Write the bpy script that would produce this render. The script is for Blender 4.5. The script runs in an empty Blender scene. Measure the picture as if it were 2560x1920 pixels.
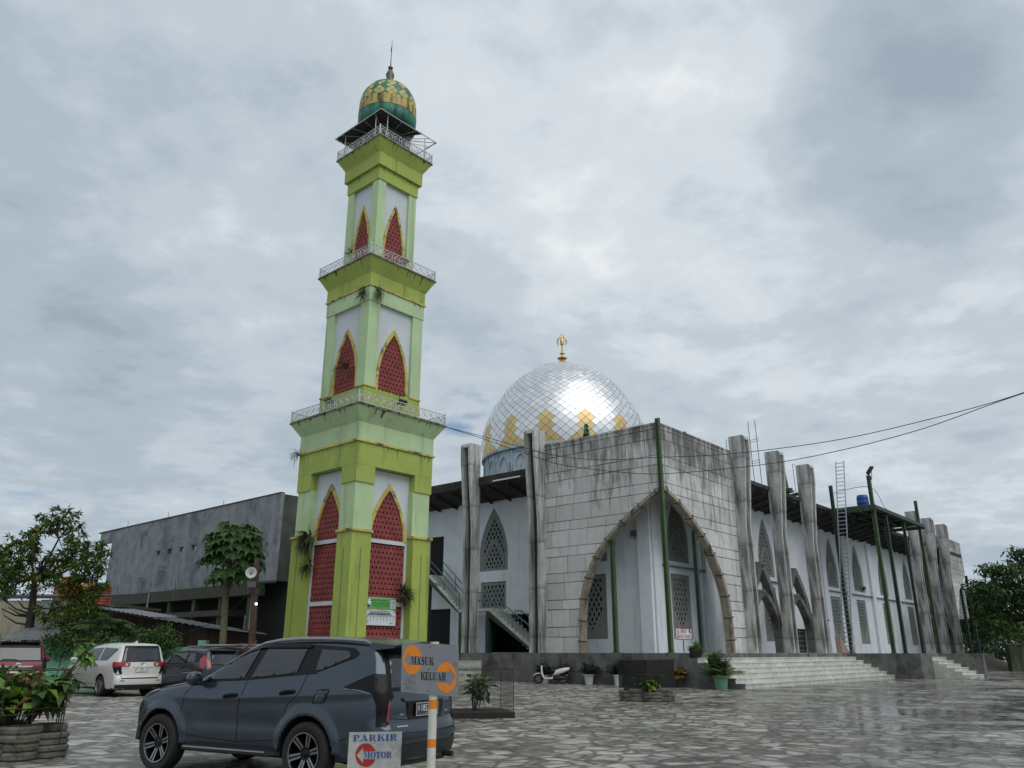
import bpy, bmesh, math, random
import numpy as np
from math import sin, cos, pi, radians, sqrt, atan2
from mathutils import Vector, Matrix
from mathutils.geometry import delaunay_2d_cdt

SC = bpy.context.scene
COL = SC.collection
random.seed(7)
rng = np.random.default_rng(11)

# ---------------------------------------------------------------- camera
TH = atan2(672., 1980.)
cam_d = bpy.data.cameras.new('camera')
cam_d.sensor_width = 36.0
cam_d.lens = 36.0 * 1980. / 2560.
cam_d.clip_start = 0.1
cam_d.clip_end = 3000
cam = bpy.data.objects.new('camera', cam_d)
COL.objects.link(cam)
cam.matrix_world = Matrix.Translation((0, 0, 1.5)) @ Matrix.Rotation(pi / 2 + TH, 4, 'X') @ Matrix.Rotation(radians(.08), 4, 'Z')
SC.camera = cam
SC.view_settings.view_transform = 'Standard'
SC.view_settings.look = 'None'
SC.view_settings.exposure = 0.0
SC.view_settings.gamma = 1.0
SC.cycles.use_denoising = True
SC.cycles.max_bounces = 8

# ---------------------------------------------------------------- world: overcast sky
SUN_EL, SUN_AZ = radians(52), radians(142)      # azimuth clockwise from +Y
W = bpy.data.worlds.new('World')
SC.world = W
W.use_nodes = True
nt = W.node_tree
for n in list(nt.nodes):
    nt.nodes.remove(n)

def N(tree, typ, **kw):
    n = tree.nodes.new(typ)
    for k, v in kw.items():
        if k.startswith('i_'):
            key = k[2:]
            n.inputs[int(key) if key.isdigit() else key.replace('_', ' ')].default_value = v
        else:
            setattr(n, k, v)
    return n

def L(tree, a, b):
    tree.links.new(a, b)

def math_n(tree, op, a, b=None, c=None, clamp=False):
    n = tree.nodes.new('ShaderNodeMath'); n.operation = op; n.use_clamp = clamp
    for i, v in enumerate((a, b, c)):
        if v is None: continue
        if isinstance(v, (int, float)): n.inputs[i].default_value = v
        else: tree.links.new(v, n.inputs[i])
    return n.outputs[0]

def ramp(tree, fac, stops, interp='LINEAR'):
    n = tree.nodes.new('ShaderNodeValToRGB')
    r = n.color_ramp; r.interpolation = interp
    while len(r.elements) < len(stops): r.elements.new(0.5)
    for e, (p, c) in zip(r.elements, stops):
        e.position = p
        e.color = c if len(c) == 4 else (*c, 1)
    tree.links.new(fac, n.inputs[0])
    return n.outputs[0]

def mixc(tree, fac, a, b, mode='MIX'):
    n = tree.nodes.new('ShaderNodeMix'); n.data_type = 'RGBA'; n.blend_type = mode
    for sock, v in ((n.inputs[0], fac), (n.inputs[6], a), (n.inputs[7], b)):
        if isinstance(v, (int, float)): sock.default_value = v
        elif isinstance(v, (tuple, list)): sock.default_value = v if len(v) == 4 else (*v, 1)
        else: tree.links.new(v, sock)
    return n.outputs[2]

tc = N(nt, 'ShaderNodeTexCoord')
sep = N(nt, 'ShaderNodeSeparateXYZ'); L(nt, tc.outputs['Generated'], sep.inputs[0])
zc = math_n(nt, 'ADD', math_n(nt, 'MAXIMUM', sep.outputs[2], 0.0), 0.16)
cmb = N(nt, 'ShaderNodeCombineXYZ')
L(nt, math_n(nt, 'DIVIDE', sep.outputs[0], zc), cmb.inputs[0])
L(nt, math_n(nt, 'DIVIDE', sep.outputs[1], zc), cmb.inputs[1])
cmb.inputs[2].default_value = 3.1
big = N(nt, 'ShaderNodeTexNoise', noise_dimensions='3D', i_Scale=0.85, i_Detail=3.0, i_Roughness=0.5, i_Distortion=0.2); L(nt, cmb.outputs[0], big.inputs['Vector'])
mid = N(nt, 'ShaderNodeTexNoise', noise_dimensions='3D', i_Scale=2.6, i_Detail=7.0, i_Roughness=0.55, i_Distortion=0.25); L(nt, cmb.outputs[0], mid.inputs['Vector'])
fin = N(nt, 'ShaderNodeTexNoise', noise_dimensions='3D', i_Scale=9.0, i_Detail=5.0, i_Roughness=0.6, i_Distortion=0.1); L(nt, cmb.outputs[0], fin.inputs['Vector'])
nrm = N(nt, 'ShaderNodeVectorMath', operation='NORMALIZE'); L(nt, tc.outputs['Generated'], nrm.inputs[0])

def pix_dir(px, py):
    u, v = (px - 1280) / 1980., (960 - py) / 1980.
    return Vector((u, cos(TH) - v * sin(TH), sin(TH) + v * cos(TH))).normalized()

def blob(d, deg, gain):
    dp = N(nt, 'ShaderNodeVectorMath', operation='DOT_PRODUCT'); L(nt, nrm.outputs[0], dp.inputs[0]); dp.inputs[1].default_value = d
    mr = N(nt, 'ShaderNodeMapRange', interpolation_type='SMOOTHERSTEP'); L(nt, dp.outputs['Value'], mr.inputs[0])
    mr.inputs[1].default_value = cos(radians(deg)); mr.inputs[2].default_value = 1.0
    mr.inputs[3].default_value = 0; mr.inputs[4].default_value = gain
    return mr.outputs[0]

v = math_n(nt, 'ADD', math_n(nt, 'MULTIPLY', big.outputs[0], 0.42), math_n(nt, 'MULTIPLY', mid.outputs[0], 0.55))
v = math_n(nt, 'ADD', v, math_n(nt, 'MULTIPLY', math_n(nt, 'SUBTRACT', fin.outputs[0], .22), 0.30))
# banks of brighter and darker cloud
for (px, py, deg, g) in [(1500, 120, 22, .13), (1700, 520, 17, .15), (2230, 290, 10, -.19), (2350, 120, 9, .05), (330, 500, 19, -.05),
                         (560, 900, 14, -.02), (150, 1050, 14, -.06), (900, 60, 16, .05), (2300, 760, 16, .07), (60, 60, 12, -.03), (620, 700, 9, .06), (2000, 1020, 12, .02)]:
    v = math_n(nt, 'ADD', v, blob(pix_dir(px, py), deg, g))
cloud = ramp(nt, v, [(0.32, (3.4, 4.1, 4.85)), (0.48, (4.3, 5.05, 5.8)), (0.62, (5.3, 6.0, 6.65)), (0.74, (6.6, 7.2, 7.7)), (0.9, (8.4, 8.7, 8.9))], 'EASE')
sky = N(nt, 'ShaderNodeTexSky', sky_type='NISHITA')
sky.sun_disc = False
sky.sun_elevation = SUN_EL
sky.sun_rotation = SUN_AZ
sky.air_density = 1.2
# thin gaps where the blue shows
gapn = N(nt, 'ShaderNodeTexNoise', noise_dimensions='3D', i_Scale=5.5, i_Detail=4.0, i_Roughness=0.55); L(nt, cmb.outputs[0], gapn.inputs['Vector'])
gb = math_n(nt, 'ADD', blob(pix_dir(1150, 1030), 3.2, .28), math_n(nt, 'ADD', blob(pix_dir(30, 1230), 8, .17), blob(pix_dir(1060, 900), 3, .14)))
gap = N(nt, 'ShaderNodeMapRange', interpolation_type='SMOOTHSTEP'); L(nt, math_n(nt, 'ADD', gapn.outputs[0], gb), gap.inputs[0])
gap.inputs[1].default_value = 0.70; gap.inputs[2].default_value = 0.95; gap.inputs[3].default_value = 0; gap.inputs[4].default_value = 0.8
skyc = mixc(nt, 1.0, sky.outputs[0], (.75, .85, 1.0, 1), 'MULTIPLY')
allc = mixc(nt, gap.outputs[0], cloud, skyc)
bg = N(nt, 'ShaderNodeBackground', i_Strength=0.1)
L(nt, allc, bg.inputs[0])
wo = N(nt, 'ShaderNodeOutputWorld'); L(nt, bg.outputs[0], wo.inputs[0])

# ---------------------------------------------------------------- sun through cloud
sd = bpy.data.lights.new('sun', 'SUN'); sd.energy = 1.5; sd.angle = radians(55); sd.color = (1, .97, .93)
sun = bpy.data.objects.new('sun', sd); COL.objects.link(sun)
dirv = Vector((sin(SUN_AZ) * cos(SUN_EL), cos(SUN_AZ) * cos(SUN_EL), sin(SUN_EL)))
sun.rotation_euler = dirv.to_track_quat('Z', 'Y').to_euler()
sun.location = (0, 0, 60)

# ---------------------------------------------------------------- helpers
class MB:
    def __init__(s): s.v = []; s.f = []; s.m = []; s.marks = [0]; s.fmarks = [0]
    def mark(s):
        """start a new piece: build_each() makes every piece an object of its own"""
        if len(s.v) > s.marks[-1]: s.marks.append(len(s.v)); s.fmarks.append(len(s.f))
    def build_each(s, name, mats, parent=None, **kw):
        out = []; s.mark()
        for i in range(len(s.marks) - 1):
            q = MB(); a, e = s.marks[i], s.marks[i + 1]; fa, fe = s.fmarks[i], s.fmarks[i + 1]
            q.v = s.v[a:e]; q.f = [[k - a for k in f] for f in s.f[fa:fe]]; q.m = s.m[fa:fe]
            out.append(q.build(name, mats, parent, **kw))
        return out
    def add(s, vs, fs, m=0):
        b = len(s.v); s.v.extend([tuple(p) for p in vs])
        for f in fs: s.f.append([b + i for i in f]); s.m.append(m)
    def box(s, x0, x1, y0, y1, z0, z1, m=0):
        s.add([(x, y, z) for z in (z0, z1) for y in (y0, y1) for x in (x0, x1)],
              [(0, 2, 3, 1), (4, 5, 7, 6), (0, 1, 5, 4), (2, 6, 7, 3), (0, 4, 6, 2), (1, 3, 7, 5)], m)
    def obox(s, M, sx, sy, sz, m=0):
        s.add([M @ Vector((x * sx / 2, y * sy / 2, z * sz / 2)) for z in (-1, 1) for y in (-1, 1) for x in (-1, 1)],
              [(0, 2, 3, 1), (4, 5, 7, 6), (0, 1, 5, 4), (2, 6, 7, 3), (0, 4, 6, 2), (1, 3, 7, 5)], m)
    def beam(s, p, q, w, h, m=0, up=(0, 0, 1)):
        p, q = Vector(p), Vector(q); d = (q - p); ln = d.length; d.normalize()
        u = Vector(up)
        if abs(d.dot(u)) > .98: u = Vector((1, 0, 0))
        a = d.cross(u).normalized(); b = a.cross(d)
        M = Matrix((( d.x, a.x, b.x, 0), (d.y, a.y, b.y, 0), (d.z, a.z, b.z, 0), (0, 0, 0, 1)))
        M.translation = (p + q) / 2
        s.obox(M, ln, w, h, m)
    def ext(s, poly, vec, m=0):
        n = len(poly); vec = Vector(vec); p = [Vector(a) for a in poly]
        s.add(p + [a + vec for a in p], [tuple(range(n))[::-1], tuple(range(n, 2 * n))] + [(i, (i + 1) % n, (i + 1) % n + n, i + n) for i in range(n)], m)
    def tube(s, pts, r, n=6, m=0, cap=True):
        P = [Vector(p) for p in pts]; R = r if isinstance(r, (list, tuple)) else [r] * len(P)
        vs = []; a = None
        for i, p in enumerate(P):
            d = (P[min(i + 1, len(P) - 1)] - P[max(i - 1, 0)]).normalized()
            if a is None:
                a = d.orthogonal().normalized()
            else:
                a = (a - d * a.dot(d)).normalized()
            b = d.cross(a)
            vs += [p + (a * cos(2 * pi * k / n) + b * sin(2 * pi * k / n)) * R[i] for k in range(n)]
        fs = [(i * n + k, i * n + (k + 1) % n, (i + 1) * n + (k + 1) % n, (i + 1) * n + k) for i in range(len(P) - 1) for k in range(n)]
        if cap: fs += [tuple(range(n))[::-1], tuple((len(P) - 1) * n + k for k in range(n))]
        s.add(vs, fs, m)
    def lathe(s, prof, n=24, M=None, m=0, mf=None):
        M = M or Matrix()
        vs = [M @ Vector((r * cos(2 * pi * k / n), r * sin(2 * pi * k / n), z)) for r, z in prof for k in range(n)]
        b = len(s.v); s.v.extend([tuple(p) for p in vs])
        for i in range(len(prof) - 1):
            for k in range(n):
                s.f.append([b + i * n + k, b + i * n + (k + 1) % n, b + (i + 1) * n + (k + 1) % n, b + (i + 1) * n + k]); s.m.append(mf(i) if mf else m)
    def build(s, name, mats, parent=None, smooth=False, loc=None, rot=None):
        me = bpy.data.meshes.new(name)
        me.from_pydata(s.v, [], s.f)
        mats = mats if isinstance(mats, (list, tuple)) else [mats]
        for x in mats: me.materials.append(x)
        if len(mats) > 1: me.polygons.foreach_set('material_index', s.m)
        bm = bmesh.new(); bm.from_mesh(me); bmesh.ops.recalc_face_normals(bm, faces=bm.faces); bm.to_mesh(me); bm.free()
        if smooth:
            me.polygons.foreach_set('use_smooth', [True] * len(me.polygons))
            if smooth != 'all': me.set_sharp_from_angle(angle=radians(38))
        o = bpy.data.objects.new(name, me); COL.objects.link(o)
        if parent: o.parent = parent
        if loc is not None: o.location = loc
        if rot is not None: o.rotation_euler = rot
        return o

def tag(o, label=None, cat=None, group=None, kind=None):
    if label: o['label'] = label
    if cat: o['category'] = cat
    if group: o['group'] = group
    if kind: o['kind'] = kind
    return o

def thing(name, label, cat, loc=(0, 0, 0), rotz=0, group=None):
    o = bpy.data.objects.new(name, None); COL.objects.link(o)
    o.location = loc; o.rotation_euler = (0, 0, rotz); o.empty_display_size = .2
    return tag(o, label, cat, group)

def copy_tree(o, parent=None):
    c = o.copy(); COL.objects.link(c)
    if parent: c.parent = parent
    for ch in list(o.children): copy_tree(ch, c)
    return c

def in_poly(x, y, poly):
    c = False; n = len(poly); j = n - 1
    for i in range(n):
        xi, yi = poly[i]; xj, yj = poly[j]
        if (yi > y) != (yj > y) and x < (xj - xi) * (y - yi) / (yj - yi) + xi: c = not c
        j = i
    return c

def tri_region(outer, holes=(), extra=()):
    vs = []; es = []
    for loop in [outer] + list(holes):
        b = len(vs); vs += [Vector(p) for p in loop]; n = len(loop)
        es += [(b + i, b + (i + 1) % n) for i in range(n)]
    vs += [Vector(p) for p in extra]
    r = delaunay_2d_cdt(vs, es, [], 0, 1e-6)
    V = r[0]; T = []
    for t in r[2]:
        cx = sum(V[i][0] for i in t) / len(t); cy = sum(V[i][1] for i in t) / len(t)
        if in_poly(cx, cy, outer) and not any(in_poly(cx, cy, h) for h in holes): T.append(tuple(t))
    return [(p[0], p[1]) for p in V], T

def wall_holes(mb, outer, holes, M2, t, m=0, mrev=None):
    """slab with openings; M2(s, z, d) maps plane coordinates and depth to 3D"""
    V, T = tri_region(outer, holes)
    mb.add([M2(a, b, 0) for a, b in V], T, m)
    mb.add([M2(a, b, t) for a, b in V], T, m)
    for lp in [outer] + list(holes):
        n = len(lp); mm = m if lp is outer or mrev is None else mrev
        mb.add([M2(a, b, 0) for a, b in lp] + [M2(a, b, t) for a, b in lp], [(i, (i + 1) % n, (i + 1) % n + n, i + n) for i in range(n)], mm)

def parch(cx, z0, w, hs, ht, n=12, p=1.8):
    """pointed arch outline: base width w, straight to hs, apex at ht (above z0)"""
    r = [(cx - w / 2, z0), (cx + w / 2, z0)]
    R = [(w / 2 * (1 - (i / n) ** p), z0 + hs + (ht - hs) * i / n) for i in range(n + 1)]
    r += [(cx + x, z) for x, z in R[:-1]] if hs > 0 else [(cx + x, z) for x, z in R[1:-1]]
    r += [(cx, z0 + ht)]
    r += [(cx - x, z) for x, z in R[:-1][::-1]] if hs > 0 else [(cx - x, z) for x, z in R[1:-1][::-1]]
    return r

def clip_line(poly, p, d):
    ts = []
    n = len(poly)
    for i in range(n):
        a = poly[i]; b = poly[(i + 1) % n]
        ex, ey = b[0] - a[0], b[1] - a[1]
        den = d[0] * ey - d[1] * ex
        if abs(den) < 1e-9: continue
        t = ((a[0] - p[0]) * ey - (a[1] - p[1]) * ex) / den
        u = ((a[0] - p[0]) * d[1] - (a[1] - p[1]) * d[0]) / den
        if 0 <= u < 1: ts.append(t)
    ts.sort()
    return [(ts[i], ts[i + 1]) for i in range(0, len(ts) - 1, 2)]

def grille(mb, poly, pitch, bw, d0, d1, M2, m=0, slope=1.5):
    """diamond lattice of bars clipped to an outline"""
    xs = [p[0] for p in poly]; zs = [p[1] for p in poly]
    cx, cz = (min(xs) + max(xs)) / 2, (min(zs) + max(zs)) / 2
    rad = max(max(xs) - min(xs), max(zs) - min(zs))
    for sg in (-1, 1):
        d = Vector((1, sg * slope)).normalized(); nn = Vector((-d.y, d.x))
        k = int(rad / pitch) + 1
        for i in range(-k, k + 1):
            p = Vector((cx, cz)) + nn * pitch * i
            for a, b in clip_line(poly, p, d):
                if b - a < .04: continue
                q = [p + d * a - nn * bw / 2, p + d * b - nn * bw / 2, p + d * b + nn * bw / 2, p + d * a + nn * bw / 2]
                dd = 0.004 if sg > 0 else 0
                mb.add([M2(x.x, x.y, d0 + dd) for x in q] + [M2(x.x, x.y, d1 - dd) for x in q], [(0, 1, 2, 3), (7, 6, 5, 4), (0, 4, 5, 1), (2, 6, 7, 3), (1, 5, 6, 2), (3, 7, 4, 0)], m)

# ---------------------------------------------------------------- materials
def new_mat(name):
    m = bpy.data.materials.new(name); m.use_nodes = True
    t = m.node_tree
    b = t.nodes['Principled BSDF']
    return m, t, b

def mat(name, col, rough=.6, metal=0., var=.15, vs=3., bump=0., bs=25., streak=None, blot=None, coat=0., spec=.5, bdist=.02):
    """base colour with mottling; streak=(colour, amount, horizontal scale, vertical scale); blot=(colour, amount, scale)"""
    m, t, b = new_mat(name)
    o = N(t, 'ShaderNodeTexCoord').outputs['Object']
    no = N(t, 'ShaderNodeTexNoise', i_Scale=vs, i_Detail=6.0, i_Roughness=.6); L(t, o, no.inputs['Vector'])
    lo = tuple(c * (1 - var) for c in col); hi = tuple(min(1, c * (1 + var)) for c in col)
    c = ramp(t, no.outputs[0], [(.3, lo), (.7, hi)])
    if blot:
        n2 = N(t, 'ShaderNodeTexNoise', i_Scale=blot[2], i_Detail=8.0, i_Roughness=.65, i_Distortion=.4); L(t, o, n2.inputs['Vector'])
        th = .62 - .25 * blot[1]
        f = ramp(t, n2.outputs[0], [(th, (0, 0, 0)), (th + .13, (1, 1, 1))])
        c = mixc(t, f, c, blot[0])
    if streak:
        mp = N(t, 'ShaderNodeMapping'); L(t, o, mp.inputs[0]); mp.inputs['Scale'].default_value = (streak[2], streak[2], streak[3])
        n3 = N(t, 'ShaderNodeTexNoise', i_Scale=1.0, i_Detail=7.0, i_Roughness=.65); L(t, mp.outputs[0], n3.inputs['Vector'])
        th = .66 - .28 * streak[1]
        f = ramp(t, n3.outputs[0], [(th, (0, 0, 0)), (th + .16, (1, 1, 1))])
        c = mixc(t, f, c, streak[0])
    L(t, c, b.inputs['Base Color'])
    rr = math_n(t, 'ADD', math_n(t, 'MULTIPLY', no.outputs[0], .2), rough - .1, clamp=True)
    L(t, rr, b.inputs['Roughness'])
    b.inputs['Metallic'].default_value = metal
    b.inputs['Specular IOR Level'].default_value = spec
    if coat: b.inputs['Coat Weight'].default_value = coat; b.inputs['Coat Roughness'].default_value = .06
    if bump:
        n4 = N(t, 'ShaderNodeTexNoise', i_Scale=bs, i_Detail=6.0, i_Roughness=.6); L(t, o, n4.inputs['Vector'])
        bp = N(t, 'ShaderNodeBump', i_Strength=bump, i_Distance=bdist); L(t, n4.outputs[0], bp.inputs['Height']); L(t, bp.outputs[0], b.inputs['Normal'])
    return m

BLK = (.02, .02, .018)
def tile_mat():
    """cladding panels in alternating tall and short courses with black joints and run-off stains"""
    m, t, b = new_mat('cladding_panels')
    o = N(t, 'ShaderNodeTexCoord').outputs['Object']
    s = N(t, 'ShaderNodeSeparateXYZ'); L(t, o, s.inputs[0])
    along = math_n(t, 'ADD', s.outputs[0], s.outputs[1])
    wob = N(t, 'ShaderNodeTexNoise', i_Scale=.7, i_Detail=2.0); L(t, o, wob.inputs['Vector'])
    z = math_n(t, 'ADD', s.outputs[2], math_n(t, 'MULTIPLY', wob.outputs[0], .05))
    q = math_n(t, 'DIVIDE', z, 1.42)
    cell = math_n(t, 'FLOOR', q); fr = math_n(t, 'FRACT', q)
    thin = math_n(t, 'GREATER_THAN', fr, .64)
    row = math_n(t, 'ADD', math_n(t, 'MULTIPLY', cell, 2.), thin)
    wn = N(t, 'ShaderNodeTexWhiteNoise', noise_dimensions='1D'); L(t, row, wn.inputs['W'])
    a2 = math_n(t, 'ADD', math_n(t, 'DIVIDE', along, 1.22), math_n(t, 'MULTIPLY', wn.outputs[0], 3.))
    fa = math_n(t, 'FRACT', a2)
    da = math_n(t, 'MULTIPLY', math_n(t, 'MINIMUM', fa, math_n(t, 'SUBTRACT', 1., fa)), 1.22)
    d1 = math_n(t, 'MINIMUM', fr, math_n(t, 'SUBTRACT', 1., fr))
    d2 = math_n(t, 'ABSOLUTE', math_n(t, 'SUBTRACT', fr, .64))
    dz = math_n(t, 'MULTIPLY', math_n(t, 'MINIMUM', d1, d2), 1.42)
    jv = math_n(t, 'LESS_THAN', da, .016); jh = math_n(t, 'LESS_THAN', dz, .024)
    wn2 = N(t, 'ShaderNodeTexWhiteNoise', noise_dimensions='2D')
    cv = N(t, 'ShaderNodeCombineXYZ'); L(t, math_n(t, 'FLOOR', a2), cv.inputs[0]); L(t, row, cv.inputs[1]); L(t, cv.outputs[0], wn2.inputs['Vector'])
    base = ramp(t, wn2.outputs[0], [(0, (.53, .53, .515)), (.5, (.62, .62, .605)), (1, (.69, .69, .675))])
    n1 = N(t, 'ShaderNodeTexNoise', i_Scale=2.2, i_Detail=8.0, i_Roughness=.65); L(t, o, n1.inputs['Vector'])
    base = mixc(t, math_n(t, 'MULTIPLY', ramp(t, n1.outputs[0], [(.35, (0, 0, 0)), (.75, (1, 1, 1))]), .35), base, (.30, .29, .25))
    # run-off stains, thickest under the parapet
    mp = N(t, 'ShaderNodeMapping'); L(t, o, mp.inputs[0]); mp.inputs['Scale'].default_value = (2.6, 2.6, .45)
    n2 = N(t, 'ShaderNodeTexNoise', i_Scale=1.0, i_Detail=9.0, i_Roughness=.72, i_Distortion=.3); L(t, mp.outputs[0], n2.inputs['Vector'])
    n5 = N(t, 'ShaderNodeTexNoise', i_Scale=.45, i_Detail=2.0); L(t, o, n5.inputs['Vector'])
    hgt = N(t, 'ShaderNodeMapRange'); L(t, s.outputs[2], hgt.inputs[0]); hgt.inputs[1].default_value = 6.; hgt.inputs[2].default_value = 13.2; hgt.inputs[3].default_value = -.15; hgt.inputs[4].default_value = .12
    rs = N(t, 'ShaderNodeMapRange'); L(t, s.outputs[1], rs.inputs[0]); rs.inputs[1].default_value = .3; rs.inputs[2].default_value = .45; rs.inputs[3].default_value = .06; rs.inputs[4].default_value = 0.
    st = math_n(t, 'ADD', math_n(t, 'ADD', n2.outputs[0], math_n(t, 'ADD', hgt.outputs[0], rs.outputs[0])), math_n(t, 'MULTIPLY', math_n(t, 'SUBTRACT', n5.outputs[0], .5), .35))
    stf = ramp(t, st, [(.50, (0, 0, 0)), (.60, (.55, .55, .55)), (.72, (1, 1, 1))])
    base = mixc(t, math_n(t, 'MULTIPLY', stf, .9), base, (.075, .073, .058))
    base = mixc(t, math_n(t, 'MULTIPLY', jv, math_n(t, 'ADD', .25, math_n(t, 'MULTIPLY', n1.outputs[0], .8))), base, (.05, .05, .045))
    base = mixc(t, math_n(t, 'MULTIPLY', jh, math_n(t, 'ADD', .2, math_n(t, 'MULTIPLY', n5.outputs[0], 1.1)), clamp=True), base, (.03, .03, .028))
    L(t, base, b.inputs['Base Color']); b.inputs['Roughness'].default_value = .55
    bp = N(t, 'ShaderNodeBump', i_Strength=.4, i_Distance=.02); L(t, math_n(t, 'SUBTRACT', 1., math_n(t, 'MAXIMUM', jv, jh)), bp.inputs['Height']); L(t, bp.outputs[0], b.inputs['Normal'])
    return m

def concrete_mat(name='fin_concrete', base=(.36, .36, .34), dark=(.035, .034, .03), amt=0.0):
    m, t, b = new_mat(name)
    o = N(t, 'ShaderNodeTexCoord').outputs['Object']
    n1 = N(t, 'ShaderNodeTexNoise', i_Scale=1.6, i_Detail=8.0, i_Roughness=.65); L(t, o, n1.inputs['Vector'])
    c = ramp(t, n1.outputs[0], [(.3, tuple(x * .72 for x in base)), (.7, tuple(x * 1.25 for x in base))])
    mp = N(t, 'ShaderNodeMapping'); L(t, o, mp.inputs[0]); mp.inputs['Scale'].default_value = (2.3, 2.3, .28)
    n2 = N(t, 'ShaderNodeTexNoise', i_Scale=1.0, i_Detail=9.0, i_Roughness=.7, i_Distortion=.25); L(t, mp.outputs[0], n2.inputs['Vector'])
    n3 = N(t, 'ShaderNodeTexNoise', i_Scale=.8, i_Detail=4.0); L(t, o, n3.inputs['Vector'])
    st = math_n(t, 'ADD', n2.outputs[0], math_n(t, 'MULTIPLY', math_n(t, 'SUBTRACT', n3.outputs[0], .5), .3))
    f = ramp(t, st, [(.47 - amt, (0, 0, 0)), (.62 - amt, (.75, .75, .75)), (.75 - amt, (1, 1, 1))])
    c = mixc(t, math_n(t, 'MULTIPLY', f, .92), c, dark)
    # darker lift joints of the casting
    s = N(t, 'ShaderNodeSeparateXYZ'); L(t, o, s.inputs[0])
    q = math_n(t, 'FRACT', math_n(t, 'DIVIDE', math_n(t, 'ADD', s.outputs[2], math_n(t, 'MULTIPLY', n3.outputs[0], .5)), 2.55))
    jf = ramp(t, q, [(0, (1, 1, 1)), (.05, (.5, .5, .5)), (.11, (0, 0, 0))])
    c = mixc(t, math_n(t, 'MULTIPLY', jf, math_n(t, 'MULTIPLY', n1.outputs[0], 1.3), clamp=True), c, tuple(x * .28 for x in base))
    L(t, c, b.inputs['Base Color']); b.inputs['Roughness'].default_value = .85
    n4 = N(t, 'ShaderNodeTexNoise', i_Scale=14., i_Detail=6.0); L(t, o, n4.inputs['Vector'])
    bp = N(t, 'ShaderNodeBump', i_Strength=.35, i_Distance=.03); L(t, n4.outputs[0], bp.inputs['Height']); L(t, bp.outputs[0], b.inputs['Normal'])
    return m

def step_tile_mat():
    m, t, b = new_mat('step_tiles')
    o = N(t, 'ShaderNodeTexCoord').outputs['Object']
    s = N(t, 'ShaderNodeSeparateXYZ'); L(t, o, s.inputs[0])
    q = math_n(t, 'FRACT', math_n(t, 'DIVIDE', math_n(t, 'ADD', s.outputs[0], math_n(t, 'MULTIPLY', math_n(t, 'FLOOR', math_n(t, 'DIVIDE', s.outputs[2], .2143)), .31)), .6))
    j = math_n(t, 'LESS_THAN', q, .03)
    n1 = N(t, 'ShaderNodeTexNoise', i_Scale=1.5, i_Detail=7.0, i_Roughness=.6); L(t, o, n1.inputs['Vector'])
    c = ramp(t, n1.outputs[0], [(.3, (.42, .43, .37)), (.7, (.66, .67, .60))])
    c = mixc(t, math_n(t, 'MULTIPLY', j, .7), c, (.12, .12, .1))
    L(t, c, b.inputs['Base Color']); b.inputs['Roughness'].default_value = .35
    return m

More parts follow.
